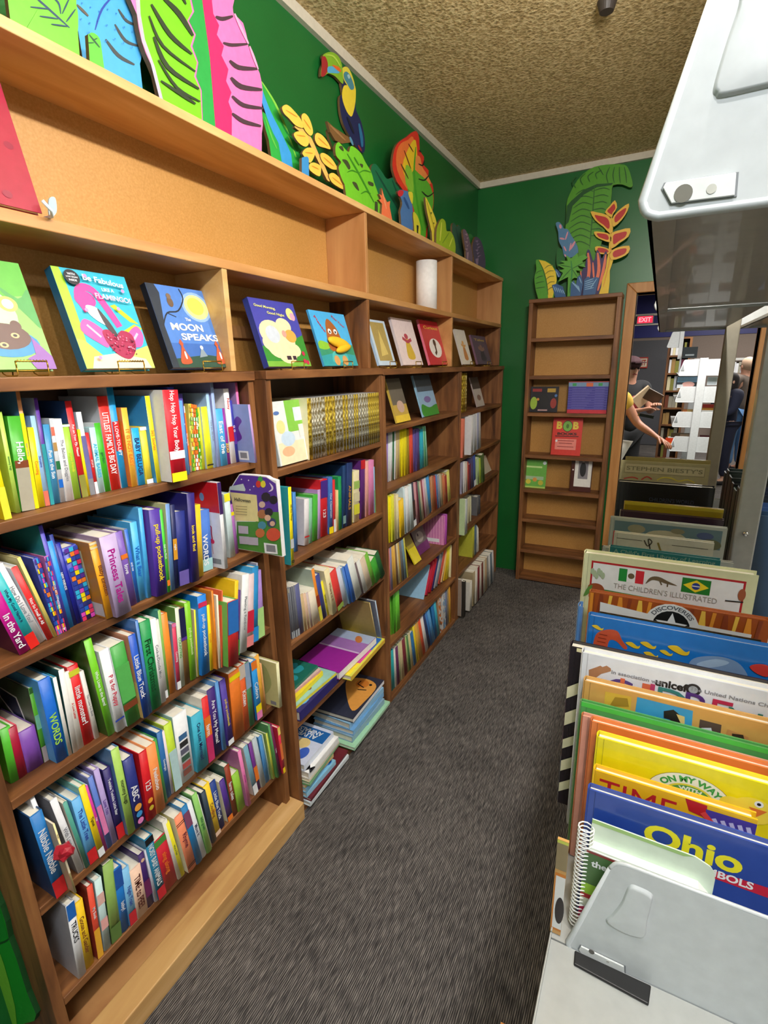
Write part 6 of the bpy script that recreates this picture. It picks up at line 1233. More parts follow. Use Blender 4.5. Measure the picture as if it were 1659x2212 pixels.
bracket(Y0, ZD, emb=(_w([(770, 778), (840, 790), (915, 832), (918, 880), (888, 1000), (870, 1105), (800, 1105), (700, 1065), (618, 1005), (660, 960), (720, 880)]), _w([(462, 1160), (448, 1185), (470, 1220), (738, 1345), (736, 1290)]), [(1100+528/2.968, 1650+1205/2.968, .0030, '6c6a66'), (1100+632/2.968, 1650+1268/2.968, .0016, 'b8b8b4')]))
bracket(Y0, ZU, h=.185, emb=([(1540, 192), (1560, 120), (1590, 30), (1625, -60), (1760, -90), (1775, 60), (1770, 165), (1659, 190), (1560, 212), (1545, 208)], [(1438, 396), (1432, 408), (1450, 441), (1586, 424), (1590, 374)], [(1476, 418, .0060, '6c6a60'), (1537, 408, .0032, 'c0c0b8')])); bracket(YS, ZD+.003, emb=False); bracket(YS, ZU+.003, emb=False); bracket(YE, ZD+.003, emb=False); bracket(YE, ZU+.003, emb=False)
bracket(YE, ZD+.003, mirror=True, x_in=PX+.042, emb=False, w=.23); bracket(YE, ZU+.003, mirror=True, x_in=PX+.042, emb=False, w=.23); bracket(YS, ZU+.003, mirror=True, x_in=PX+.042, emb=False, w=.23)
# black rubber bookend foot lying under the near bracket
bm = bmesh.new(); prism(bm, smooth([(-.017, .461, .8512), (-.018, .476, .8512), (.060, .476, .8512), (.058, .456, .8512)], 1), Vector((0, 0, .004)))
o = mesh_obj('bookend', bm, mat('08080a', .5)); tag(o, 'black bookend foot poking out beneath the near grey end bracket', 'bookend')
md = o.modifiers.new('bevel', 'BEVEL'); md.width = .0012; md.segments = 2
# ---- big books, covers facing the camera
ZB = ZD+.0105
def big(label, yb, T, tl, tr_x, col, art=None, spine=None, gl=.25, x0=None, x1=None, ztop=None, rnd=0):
    """upright book, cover in the plane y=yb; tl = top-left corner pixel, tr_x = pixel column of its top-right corner"""
    a = at('y', yb, *tl); xa = a.x if x0 is None else x0; zt = a.z if ztop is None else ztop
    xb = x1 if x1 is not None else at('y', yb, tr_x, tl[1]+(tr_x-tl[0])*.28).x
    xb = min(xb, PX-.004); Wd, H = xb-xa, zt-ZB
    mats = [mat(col, gl, coat=.35), mat(spine or col, gl, coat=.3)]; bm = bmesh.new(); bd = min(.0022, T*.3)
    box(bm, (0, 0, 0), (Wd, bd, H), 0); box(bm, (0, T-bd, 0), (Wd, T, H), 0)
    n = 5; pr = [(-.0022*math.sin(math.pi*i/n)-.0002, T*i/n) for i in range(n+1)]
    v0 = [bm.verts.new((p_[0], p_[1], 0)) for p_ in pr]; v1 = [bm.verts.new((p_[0], p_[1], H)) for p_ in pr]
    for i in range(n):
        f = bm.faces.new((v0[i], v1[i], v1[i+1], v0[i+1])); f.material_index = 1; f.smooth = True
    f = bm.faces.new(v1); f.material_index = 1
    o = mesh_obj.__wrapped__ if False else None
    F = Face(bm, mats, (0, 0, 0), (1, 0, 0), (0, 0, 1)); F.step = .00022
    def px(pts): return [(lambda p_: (min(max(p_.x-xa, 0), Wd), min(max(p_.z-ZB, 0), H)))(at('y', yb, *p_)) for p_ in pts]
    F.px = px
    # hinge groove line beside the spine
    F.rect(.006, 0, .0068, H, '%02x%02x%02x' % tuple(int(max(0, int((PAL[col] if len(col) == 2 else col)[i:i+2], 16)*.8)) for i in (0, 2, 4)))
    if art: art(F, Wd, H)
    o = mesh_obj('large_picture_book', bm, mats); boxobj_local('pages', (.0006, bd, .004), (Wd-.004, T-bd, H-.004), PAGES, o)
    o.location = (xa, yb, ZB+.0004); return tag(o, label, 'book')
wz = win(1160, 1160, 3.3246); wy = win(1100, 1650, 2.968); wx = win(1080, 780, 2.865)
def Z(pts, w=wz): return [w(*p_) for p_ in pts]
# spiral bound book right behind the bracket
t = thing('spiral_book', 'white spiral-bound cookbook with pale green cover behind the near bracket', 'book', (at('y', .492, *wy(500, 385)).x, .500, ZB+.0004))
def sp(F, W, H): pass
zt = at('y', .50, *wy(500, 400)).z-ZB; x1_ = at('y', .50, *wy(1330, 790)).x-t.location.x
zc = zt*.80
bm = bmesh.new(); mats = [mat('dcead8', .4)]
cv = [(0, 0), (x1_, 0), (x1_, zt*.86)]+[(x1_-.010*math.cos(a_)*0-.012*(1-math.cos(a_)), zt*.86+.016*math.sin(a_)) for a_ in (.5, 1.0, 1.5)]+[(x1_-.02, zt*.985), (.004, zt)]
prism(bm, [(u, .012, v) for u, v in cv], Vector((0, .0015, 0)))
F = Face(bm, mats, (0, .012, 0), (1, 0, 0), (0, 0, 1)); F.poly([(.004, zt*.97), (x1_-.03, zt*.96), (x1_-.02, zt*.985), (.004, zt)], 'a8cc80')
mesh_obj('back_cover', bm, mats, t)
bm = bmesh.new(); prism(bm, [(.004, .0015, 0), (x1_-.004, .0015, 0), (x1_-.004, .0015, zc*.92), (x1_-.014, .0015, zc), (.004, .0015, zc*1.02)], Vector((0, .0104, 0))); mesh_obj('pages', bm, mat('e8f0e4', .7), t)
bm = bmesh.new(); mats = [mat('e4e8e0', .3, coat=.3)]; cvf = [(0, 0), (x1_, 0), (x1_, zc*.90), (x1_-.012, zc*.985), (.0, zc)]
prism(bm, [(u, 0, v) for u, v in cvf], Vector((0, .0014, 0)))
F = Face(bm, mats, (0, 0, 0), (1, 0, 0), (0, 0, 1))
F.poly([(0, zc*.62), (x1_, zc*.62), (x1_, zc*.89), (x1_-.012, zc*.965), (0, zc*.975)], '4c7040'); F.poly([(0, zc*.50), (x1_, zc*.5), (x1_, zc*.62), (0, zc*.62)], '98c83c'); F.rect(0, zc*.45, x1_, zc*.5, 'b03038'); F.rect(0, zc*.36, x1_, zc*.45, 'd8dcc8'); F.rect(0, zc*.1, x1_, zc*.34, 'c02c58')
F.stroke([(.002, zc*.985), (x1_-.012, zc*.97), (x1_-.001, zc*.89)], .003, '8c3434'); F.text('the', .016, zc*.87, .009, 'wh', bold=.03); F.text('moosewood'[0:0]+'market', .052, zc*.84, .013, 'wh', bold=.03)
mesh_obj('front_cover', bm, mats, t)
bm = bmesh.new(); cx_, rr = -.001, .0085; npt = 26*10
tube(bm, [(cx_+rr*math.cos(2*math.pi*k_/10+.3), .007+rr*math.sin(2*math.pi*k_/10+.3), .004+(zt-.010)*k_/npt) for k_ in range(npt)], .00085, 5)
mesh_obj('spiral', bm, mat('f0f2f0', .3), t)
def ohio(F, W, H):
    F.text('Ohio', *F.px([wy(1170, 540)])[0], .028, 'f0e428', w=.090, bold=.035)
    a_ = F.px([wy(1300, 680), wy(1659, 795), wy(1659, 860), wy(1300, 730)]); F.poly(a_, 'c81c3c')
    c_ = F.px([wy(1415, 735)])[0]; F.text('SYMBOLS', c_[0]-.008, c_[1], .0095, 'f0f0f0', w=.056, bold=.03)
big('royal blue hardcover with big yellow OHIO lettering', .522, .011, wy(515, 165), 1700, '2446a0', ohio, spine='2446a0')
def times(F, W, H):
    F.poly(F.px(Z([(560, 40), (820, 110), (1080, 190), (1150, 270), (1150, 370), (540, 200)], wy)), 'f0b418'); c_ = F.px([wy(800, 230)])[0]; F.text('TIME', c_[0]+.002, c_[1], .028, 'c02028', w=.078, bold=-.005 if 0 else 0)
    F.poly(F.px(Z([(1130, 215), (1270, 270), (1260, 350), (1150, 300)], wy)), 'c01c24'); F.poly(F.px(Z([(1260, 290), (1590, 390), (1580, 520), (1340, 440), (1260, 350)], wy)), '4c3c9c')
    for k_ in range(5): F.stroke(F.px(Z([(1310+55*k_, 350+14*k_), (1340+52*k_, 410+16*k_)], wy)), .004, 'c8c0e8')
    F.stroke(F.px(Z([(1240, 310), (1330, 420)], wy)), .006, 'e04440')
big('yellow book reading TIME in red serif capitals, just behind the blue one', .542, .012, wy(552, 42), 0, 'f0bc1c', times, x1=at('y', .542, *wy(1590, 385)).x)
def onmy(F, W, H):
    cL, cR, cT = F.px([wy(880, 125), wy(1440, 300), wy(1130, 62)]); k_ = (cR[0]-cL[0])/2/.0655; cx, cz = (cL[0]+cR[0])/2, cT[1]-.0655*.78*k_+.02
    arc = lambda ra, rb, col: F.poly([(cx+k_*ra*math.cos(math.radians(q_)), cz-.02+k_*ra*.78*math.sin(math.radians(q_))) for q_ in range(0, 181, 9)]+[(cx+k_*rb*math.cos(math.radians(q_)), cz-.02+k_*rb*.78*math.sin(math.radians(q_))) for q_ in range(180, -1, -9)], col)
    arc(.0655, .001, '8c7838'); arc(.0645, .001, 'f0f0e0'); arc(.040, .001, 'e8d840'); arc(.036, .001, '58a04c')
    F.text('ON MY WAY', cx, cz-.02+.0405*k_, .0125*k_, '3ca048', w=.100*k_, bold=.04, arc=.060*k_); F.text('WITH', cx, cz-.02+.0215*k_, .009*k_, 'f0f4e8', w=.034*k_, bold=.04, arc=.04)
    d_ = F.px([wy(1560, 300)])[0]; F.disc(d_[0], d_[1], .019, 'f4dc48', .016); F.disc(d_[0]-.018, d_[1]+.001, .012, 'f4dc48', .009); F.disc(d_[0]+.004, d_[1]+.010, .004, 'wh'); F.disc(d_[0]+.004, d_[1]+.010, .0018, 'bk'); F.poly([(d_[0]-.004, d_[1]+.004), (d_[0]+.012, d_[1]+.004), (d_[0]+.004, d_[1]-.006)], 'e07830')
big('bright yellow book with green arched ON MY WAY WITH title and a duckling', .562, .014, wz(440, 1440), 1700, 'f2e010', onmy, spine='e8d80c')
big('orange hardcover with faint pale Everyday Food title', .584, .012, wz(395, 1325), 1700, 'e8803c', lambda F, W, H: (lambda c_: F.text('Everyday Food', c_[0], c_[1]+.006, .010, 'f0b080', w=.082))(F.px([wz(1140, 1640)])[0]), spine='c06030')
big('brown-spined hardcover edged red, between the orange and the green book', .600, .009, wz(330, 1285), 1700, 'e4a08c', None, spine='b4643c')
big('slim glossy green book between the brown-spined and the tan one', .614, .008, wz(320, 1185), 1690, '58a85c', lambda F, W, H: F.rect(0, H-.006, W, H, '4ccc4c'), spine='5c8450')
def tan(F, W, H):
    F.poly(F.px(Z([(490, 1110), (680, 1150), (670, 1260), (480, 1230)])), 'dcb440'); F.poly(F.px(Z([(720, 1150), (1120, 1250), (1110, 1370), (705, 1260)])), '3c9cd0'); F.poly(F.px(Z([(1170, 1310), (1325, 1350), (1315, 1430), (1160, 1400)])), '58443c'); F.poly(F.px(Z([(1370, 1380), (1520, 1440), (1510, 1490), (1350, 1440)])), 'c88c50')
    F.poly(F.px(Z([(560, 1150), (650, 1160), (660, 1220), (520, 1215)])), 'a88428'); F.poly(F.px(Z([(910, 1250), (980, 1240), (1040, 1290), (1040, 1340), (1000, 1345), (950, 1310), (910, 1300)])), '241c1c'); F.poly(F.px(Z([(1000, 1270), (1060, 1290), (1060, 1340), (1035, 1345)])), 'e8c880'); F.poly(F.px(Z([(1180, 1370), (1250, 1370), (1260, 1410), (1170, 1400)])), 'd8dce0'); F.poly(F.px(Z([(1400, 1410), (1480, 1420), (1490, 1460), (1400, 1440)])), '3c2c20')
big('tan book with small ship, portrait and parrot pictures along its top', .628, .014, wz(345, 1035), 1700, 'd8a458', tan, spine='c89448')
def unicef(F, W, H):
    F.poly(F.px(Z([(372, 955), (430, 935), (455, 925), (470, 935), (500, 925), (530, 945), (532, 965), (460, 985), (420, 1015), (372, 1018)])), 'b07c58')
    c_ = F.px([wz(985, 1068)])[0]; F.text('unicef', c_[0]-.003, c_[1], .011, '141418', w=.035, bold=.04); g_ = F.px([wz(1122, 1098)])[0]; F.disc(g_[0], g_[1], .008, '202028'); F.disc(g_[0], g_[1], .005, 'a0a8b0')
    c_ = F.px([wz(720, 1010)])[0]; F.text('In association with', c_[0], c_[1], .005, '8c8c94', w=.060); c_ = F.px([wz(1450, 1165)])[0]; F.text('The United Nations Children\'s Fund', c_[0]+.01, c_[1], .005, '8c8c94', w=.12)
    L = 'CHILDREN'; X_ = [590, 690, 800, 880, 975, 1160, 1330, 1490]; C_ = ['5c4488', 'e0704c', 'e0704c', 'c0406c', '3c8480', '54307c', 'c02c50', '2c7c6c']; Y_ = [1060, 1075, 1100, 1110, 1140, 1175, 1220, 1290]
    for l_, x_, y_, cc_ in zip(L, X_, Y_, C_):
        c_ = F.px([wz(x_, y_)])[0]; F.text(l_, c_[0], c_[1]-.0095, .036, cc_, bold=0)
big('white book reading CHILDREN in coloured serif capitals', .650, .016, wz(330, 830), 1700, 'e6e8f0', unicef, spine='dcdde4')
o = big('book with black and cream zebra-striped spine, behind the white one', .684, .020, wz(255, 790), 1700, '241c24', lambda F, W, H: [F.rect(.008+.0175*k_, H-.0060, .017+.0175*k_, H-.0004, 'ece0b0') for k_ in range(14)]+[F.poly([(0, H*a_), (.034, H*(a_+.10)), (.034, H*(b_+.10)), (0, H*b_)], 'ece4c0') for a_, b_ in ((.08, .14), (.22, .29), (.37, .43), (.52, .60), (.69, .76))], spine='342834', x0=-.0715)
def sea(F, W, H):
    F.poly(F.px(Z([(470, 815), (720, 880), (1070, 960), (1060, 990), (700, 920), (470, 845)])), 'c82838')
    F.poly(F.px(Z(smooth([(405, 820), (415, 720), (450, 680), (520, 665), (580, 680), (610, 740), (648, 795), (625, 805), (570, 750), (520, 745), (490, 820)]))), 'c85030')
    for k_ in range(5): F.stroke(F.px(Z([(415+8*k_, 800-26*k_), (480+6*k_, 812-26*k_)])), .0012, '8c3018')
    for a_, b_, s_ in ((680, 775, 1), (790, 775, 1.1), (810, 845, 1), (920, 830, .9), (1005, 810, 1.5), (430, 648, .8)): F.poly(F.px(Z(smooth([(a_-45*s_, b_-16*s_), (a_, b_-20*s_), (a_+40*s_, b_+10*s_), (a_+60*s_, b_+5*s_), (a_+50*s_, b_+26*s_), (a_+10*s_, b_+20*s_)]))), 'e8c028')
    F.poly(F.px(Z(smooth([(1075, 950), (1110, 880), (1200, 855), (1330, 860), (1440, 900), (1500, 970), (1490, 1000), (1300, 985), (1150, 985), (1080, 970)]))), '7c98c0'); F.poly(F.px(Z(smooth([(1150, 905), (1280, 875), (1380, 900), (1300, 930), (1180, 935)]))), 'a8c0dc'); F.poly(F.px(Z([(1200, 985), (1490, 1000), (1530, 1060), (1300, 1020)])), '5c50a8')
    F.poly(F.px(Z(smooth([(1525, 930), (1580, 910), (1659, 925), (1659, 1000), (1580, 980)]))), 'd83c34'); F.poly(F.px(Z([(1600, 1050), (1659, 1055), (1659, 1090)])), 'd83c34')
big('blue sea-life book with a red seahorse, yellow fish and a grey shell', .722, .014, wz(378, 565), 1700, '1c74c8', sea, spine='2478c8')
big('light blue narrow book sticking out left behind the sea-life book', .750, .020, wz(300, 500), 1600, '5c8cc8', lambda F, W, H: F.rect(0, 0, W, H*.5, 'd8c050'), spine='6490c8', x1=-.068)
big('dark book with pale beads along its upper edge', .782, .010, wz(440, 552), 1640, '2c281c', lambda F, W, H: [F.disc(.015+W*k_/9.5, H-.008-.002*(k_ % 2), .008, 'b8b078', .005, 8) for k_ in range(9)], x0=-.045)
def disc_(F, W, H):
    for k_ in range(17): F.poly([(W*k_/17, H-.001), (W*(k_+.35)/17, H-.001), (W*(k_+.1+.5*(k_ % 2))/17, H-.035), (W*(k_-.2)/17, H-.035)] if k_ else [(0, H-.001), (W*.02, H-.001), (W*.02, H-.035), (0, H-.035)], ('e8902c', '8c3c18', 'f4c048')[k_ % 3])
    F.poly(F.px(Z([(455, 465), (860, 565), (1080, 615), (1540, 700), (1530, 745), (1050, 650), (850, 600), (450, 540)])), 'e8e4e0')
    c_ = F.px([wz(960, 640)])[0]; F.disc(c_[0], c_[1], .036, 'e8e4e0'); F.disc(c_[0], c_[1], .0245, '141414'); F.poly([(c_[0]+(.022 if k_ % 2 == 0 else .009)*math.cos(math.pi/2+k_*math.pi/5), c_[1]+(.022 if k_ % 2 == 0 else .009)*math.sin(math.pi/2+k_*math.pi/5)) for k_ in range(10)], 'f0f0f0')
    F.text('DISCOVERIES', c_[0], c_[1]+.0300, .0065, '5c5c60', w=.062, arc=.030)
big('fiery orange-brown book with a black star badge and white band', .812, .013, wz(385, 395), wz(1655, 0)[0], 'a8501c', disc_, spine='c06828')
def ency(F, W, H):
    F.poly([(.012, H-.012), (W-.014, H-.012), (W-.014, H-.08), (.012, H-.08)], 'b82028'); F.poly([(.015, H-.0155), (W-.017, H-.0155), (W-.017, H-.08), (.015, H-.08)], 'e8e8e6')
    def fl(a_, b_, cs):
        p_ = F.px(Z([a_, b_])); x0_, z1_ = p_[0]; x1_, z0_ = p_[1]
        return x0_, z0_, x1_, z1_
    a_ = F.px(Z([(592, 230), (762, 335)])); x0_, x1_ = a_[0][0], a_[1][0]; zc_ = (a_[0][1]+a_[1][1])/2; h_ = .0115
    F.rect(x0_, zc_-h_, x0_+(x1_-x0_)*.33, zc_+h_, '1c8c38'); F.rect(x0_+(x1_-x0_)*.33, zc_-h_, x0_+(x1_-x0_)*.67, zc_+h_, 'f0f0ee'); F.rect(x0_+(x1_-x0_)*.67, zc_-h_, x1_, zc_+h_, 'd42c38'); F.disc((x0_+x1_)/2, zc_, .005, '6c5c40')
    a_ = F.px(Z([(1045, 300), (1238, 412)])); x0_, x1_ = a_[0][0], a_[1][0]; zc_ = (a_[0][1]+a_[1][1])/2; xm = (x0_+x1_)/2; h_ = .0125
    F.rect(x0_, zc_-h_, x1_, zc_+h_, '1c7c2c'); F.poly([(x0_+.002, zc_), (xm, zc_-h_+.002), (x1_-.002, zc_), (xm, zc_+h_-.002)], 'f0d428'); F.disc(xm, zc_, .0058, '243c8c'); F.rect(xm-.0055, zc_-.0008, xm+.0055, zc_+.0008, 'e8e8e8')
    F.stroke(smooth(F.px(Z([(780, 335), (820, 300), (870, 300), (930, 325), (1005, 350)])), 4, False), .007, '6c5c44', True); F.stroke(F.px(Z([(880, 310), (895, 345)])), .002, '6c5c44'); F.stroke(F.px(Z([(940, 325), (935, 358)])), .002, '6c5c44')
    c_ = F.px([wz(905, 410)])[0]; F.text("THE CHILDREN'S ILLUSTRATED", c_[0], c_[1]+.002, .0095, '9c9890', w=.150, bold=.0)
    for k_ in range(6): c_ = F.px([wz(400+15*k_, 245+(k_ % 3)*16)])[0]; F.disc(c_[0], c_[1], .003, 'a8b898', .006)
    c_ = F.px([wz(1470, 415)])[0]; F.disc(c_[0], c_[1], .005, 'a05838', .010); F.stroke(F.px(Z([(1350, 455), (1480, 468)])), .002, '202020')
    F.stroke(F.px(Z([(480, 380), (800, 440), (1200, 510), (1560, 580)])), .003, '4c7c3c')
    F.poly(F.px(Z(smooth([(370, 345), (420, 330), (470, 350), (480, 400), (380, 400)]))), '984c28'); F.poly(F.px(Z(smooth([(335, 420), (365, 360), (400, 345), (375, 400)]))), '5c8c3c')
big("tall cream book, THE CHILDREN'S ILLUSTRATED, with two national flags", .900, .022, wz(345, 115), wz(1562, 0)[0], 'dcdcae', ency, spine='d0d0a4')
big('teal book with faded pale title, behind the flag book', 1.02, .014, wx(682, 1150), wx(1350, 0)[0], '1c7884', lambda F, W, H: (lambda c_: F.text('A Child\'s First Library of Learning', c_[0], c_[1], .010, '78a4a0', w=.165))(F.px([wx(1005, 1215)])[0]), spine='c8ccc4')
big('white-edged book one behind the teal book', 1.045, .012, wx(610, 1148), wx(1425, 0)[0], 'c0c4c4', lambda F, W, H: F.rect(W*.1, H-.03, W*.85, H-.014, 'a8b0b0'), spine='3c4038', x0=-.066)
big('white book with sepia animal sketches', 1.16, .014, wx(708, 1060), wx(1312, 0)[0], 'd4d4c8', lambda F, W, H: (F.stroke([(W*.03, H-.012), (W*.3, H-.012)], .0012, '4c4438'), F.stroke([(W*.6, H-.014), (W*.95, H-.014)], .0012, '4c4438'), F.stroke(smooth([(W*.32, H-.01), (W*.36, H-.022), (W*.4, H-.012), (W*.36, H-.007), (W*.39, H-.028)], 4, False), .0025, '4c4438'), F.stroke([(W*.46, H-.012), (W*.5, H-.03)], .006, '8c7c38', True)), spine='a82c34')
big('grey-white book with pencil drawing of faces on its cover', 1.24, .012, wx(690, 965), wx(1390, 0)[0], 'b8c0bc', lambda F, W, H: (F.rect(.008, H-.05, W-.008, H-.007, '64808c'), F.disc(W*.5, H-.035, W*.18, 'c0bca4', .016), F.disc(W*.24, H-.022, W*.08, '9c9880', .010), F.disc(W*.83, H-.022, W*.07, '4c5c8c', .008), F.disc(W*.88, H-.04, W*.09, '6c7050', .012), F.disc(W*.6, H-.018, W*.06, '8c8870', .006)), spine='98a4a4')
big('blue-edged thin book just right of the grey-white one', 1.285, .010, wx(1150, 1060), wx(1405, 0)[0], '3c70b4', None, x1=.163)
big('dark plum book between the grey-white and mustard books', 1.375, .014, wx(748, 925), wx(1370, 0)[0], '3c2434', None, spine='8c8c88')
big('mustard yellow book edge sticking up behind the plum one', 1.41, .010, wx(775, 868), wx(1368, 0)[0], 'a8901c', lambda F, W, H: F.rect(0, H-.008, W, H, 'c8b428'), spine='b8a448')
big('black book with barely readable title on the right shelving', 1.60, .030, wx(735, 745), wx(1315, 0)[0], '14161c', lambda F, W, H: F.text('CHILDREN\'S WORLD', W*.58, H-.045, .012, '2c3040', w=.11), spine='101218')
def bies(F, W, H):
    F.rect(.012, H-.04, W-.012, H-.008, '8c8464'); F.rect(.0135, H-.0385, W-.0135, H-.0095, 'bcb490'); F.text("STEPHEN BIESTY'S", W*.5, H-.024, .014, '7c785c', w=W*.86, bold=.02)
    F.stroke(smooth([(W*.05, H-.062), (W*.15, H-.055), (W*.22, H-.06)], 3, False), .004, 'b03c34'); F.stroke(smooth([(W*.26, H-.062), (W*.32, H-.050), (W*.38, H-.058)], 3, False), .004, 'b03c34'); F.stroke(smooth([(W*.44, H-.06), (W*.5, H-.050), (W*.6, H-.05), (W*.68, H-.058), (W*.78, H-.052), (W*.86, H-.06)], 3, False), .004, 'c8b848')
big("beige book with a boxed STEPHEN BIESTY'S title", 1.90, .012, wx(752, 615), wx(1285, 0)[0], 'a8a078', bies, spine='98906c')
big('olive-beige book edge rising behind the boxed-title book', 1.93, .012, wx(782, 592), wx(1288, 0)[0], '9c9058', None)
# books of the other side of the run, seen past the posts
G6 = 'dark books on the far side of the right shelving'
oc = ['10141a', '14201c', '1c2420', '101418', '2a3a30', '0f1830', '18202c', '2c4a7c', '1c2c58', '24405c']
on = ['black', 'black-green', 'green-black', 'jet black', 'dark moss', 'midnight blue', 'ink blue', 'medium blue', 'deep blue', 'steel blue']
yy = 2.15
for i in range(10):
    T = .05+.01*(i % 3); o = book_mesh('large_picture_book', T-.002, .27+.02*((i*7) % 4)/3, .19, oc[i], None, pages=False)
    o.rotation_euler = (0, 0, math.pi); o.location = (.236+.0, yy, ZB+.0004); yy -= T+.012
    tag(o, f"{on[i]} book past the steel posts, {ORD[i]+' from' if i else 'nearest'} the doorway end", 'book', G6)
# books and grey tub on the lower shelf of the right run
p = at('y', .45, 1112, 2140)
t = thing('picture_book', 'orange-brown patterned book jutting out under the grey shelf at the bottom', 'book', (-.082, .395, .402+.0095))
bm = bmesh.new(); mats = [mat('a8642c', .4), mat('b07434', .4)]; Hh = p.z-.412
box(bm, (0, 0, 0), (.16, .0022, Hh)); box(bm, (0, .016, 0), (.16, .0182, Hh)); box(bm, (-.0015, 0, 0), (0, .0182, Hh), 1)
F = Face(bm, mats, (-.0015, .0182, 0), (0, -1, 0), (0, 0, 1)); F.rect(0, Hh*.9, .018, Hh*.96, 'b0a8ac'); F.rect(.003, Hh*.6, .014, Hh*.84, '7888a8')
F = Face(bm, mats, (0, 0, 0), (1, 0, 0), (0, 0, 1)); F.rect(0, Hh-.02, .16, Hh-.008, 'a8a0a8'); F.rect(.01, Hh*.5, .03, Hh*.85, '6c80a0')
mesh_obj('cover', bm, mats, t); boxobj_local('pages', (.001, .0022, .003), (.156, .016, Hh-.003), PAGES, t)
# framed white book whose corner shows left of the spiral
a = at('y', .492, *wy(272, 455)); wd_ = .050
t = thing('picture_book', 'white book with an orange border and a black blob, half behind the spiral binding', 'book', (-.0475, .486, ZB+.0004))
Hh = at('y', .49, *wy(290, 455)).z-ZB; bm = bmesh.new(); mats = [mat('c89858', .35)]
box(bm, (0, 0, 0), (.012, .0035, Hh)); F = Face(bm, mats, (0, 0, 0), (1, 0, 0), (0, 0, 1)); F.rect(.0006, .006, .012, Hh*.66, 'c8782c'); F.rect(.0018, .009, .012, Hh*.63, 'dcdcdc'); F.disc(.0085, Hh*.27, .005, '241c1c', .02); F.rect(0, Hh*.70, .012, Hh*.97, '8c7c5c'); F.rect(0, Hh*.97, .012, Hh, 'c0c858')
mesh_obj('cover', bm, mats, t)

# ------------------------------------------------------------------ the hall behind the doorway
t = thing('exit_door', 'dark grey hall door with a white push bar', 'door', (-.25, 10.86, 0))
boxobj('door_leaf', (-.75, 10.84, .01), (.14, 10.88, 1.88), mat('4c4c52', .5), t); bm = bmesh.new(); tube(bm, [(-.12, -.07, .92), (.30, -.07, .92)], .02, 8)
mesh_obj('push_bar', bm, mat('c8ccd0', .3), t)
def sign(name, label, px0, px1, y, board, text, emit=0, T=.03):
    a_ = at('y', y, *px0); b_ = at('y', y, *px1); W_, H_ = b_.x-a_.x, a_.z-b_.z
    bm = bmesh.new(); mats = [mat(board, .4, emit=emit)]; box(bm, (0, 0, 0), (W_, T, H_)); F = Face(bm, mats, (0, 0, 0), (1, 0, 0), (0, 0, 1)); F.step = .002
    F.rect(W_*.06, H_*.12, W_*.94, H_*.88, mat(text[1], .4, emit=text[3])); F.text('EXIT', W_/2, H_/2, H_*.52, mat(text[2], .4, emit=text[4]), w=W_*.72, bold=.03)
    o = mesh_obj(name, bm, mats); o.location = (a_.x, y, b_.z); return tag(o, label, 'exit sign')
sign('exit_sign', 'red framed EXIT sign with pale panel on the dark grey hall door', (1372, 772), (1398, 795), 10.81, 'a82c24', (0, 'd8c8b0', 'a02820', 0, 0))
sign('exit_sign', 'lit red EXIT sign between white rails high in the hall', (1376, 682), (1411, 699), 10.81, '8c8c90', (0, 'e02038', 'ff9098', 1.6, 1.2))
def hallcase(label, px0, px1, y, zt, dep, n):
    x0_ = at('y', y, *px0).x; x1_ = at('y', y, *px1).x; t = thing('bookcase', label, 'bookcase', (x0_, y, 0))
    boxobj('back_panel', (x0_, y+dep-.02, 0), (x1_, y+dep, zt), WOOD_BACK, t)
    for a_ in (x0_, x1_-.03): boxobj('side_panel', (a_, y, 0), (a_+.03, y+dep-.02, zt), WOOD_DZ, t)
    for k_ in range(n+1):
        z_ = .05+(zt-.07)*k_/n; boxobj('shelf', (x0_+.03, y, z_), (x1_-.03, y+dep-.02, z_+.025), WOOD_DX, t)
    return x0_+.03, x1_-.03, t
x0_, x1_, tt = hallcase('brown bookcase with pale books in the hall beside the dark grey door', (1446, 730), (1497, 730), 9.0, 1.84, .25, 7)
r = random.Random(3); cs = ['cr', 'sv', 'gy', 'br', 'ma', 'wh', 'bn', 'pe', 'lg', 'ol']
sbm = bmesh.new(); smats = [mat(c_) for c_ in cs]
for k_ in range(7):
    z_ = .05+(1.84-.07)*k_/7+.0255; x_ = x0_+.01
    while x_ < x1_-.06:
        w_ = .022+.03*r.random(); h_ = .15+.06*r.random(); c_ = r.randrange(len(cs))
        if r.random() < .8: box(sbm, (x_, 9.03, z_), (x_+w_-.002, 9.18, z_+h_), c_)
        x_ += w_
# white double-sided display shelving in the hall
hy = 6.0; hx = .345
hall = thing('display_shelving', 'white steel display shelving with sloped end brackets in the hall', 'shelving', (hx, hy, 0))
WHT = mat('e4e6e8', .35)
for y_ in (hy, hy+1.1): boxobj('post', (hx-.025, y_-.02, .0), (hx+.045, y_+.02, 1.53), WHT, hall, .004)
for k_, z_ in enumerate((1.365, 1.11, .865, .62, .36)):
    for mir, xi in ((False, hx-.025), (True, hx+.045)):
        bracket(hy, z_, h=.150, mirror=mir, x_in=xi, w=.165 if not mir else .2, par=hall, m=WHT, emb=False)
        bm = bmesh.new(); xo = xi+(-.165 if not mir else .2); box(bm, Vector((min(xi, xo), hy+.01, z_))-hall.location, Vector((max(xi, xo), hy+1.1, z_+.012))-hall.location); mesh_obj('shelf_deck', bm, WHT, hall)
        sgn = 1 if mir else -1
        bm = bmesh.new(); prism(bm, [Vector((xi+sgn*.12, hy-.004, z_+.05))-hall.location, Vector((xi+sgn*.15, hy-.004, z_+.05))-hall.location, Vector((xi+sgn*.135, hy-.004, z_+.11))-hall.location], Vector((0, .003, 0))); mesh_obj('hook_tab', bm, mat('a8acb0', .4), hall)
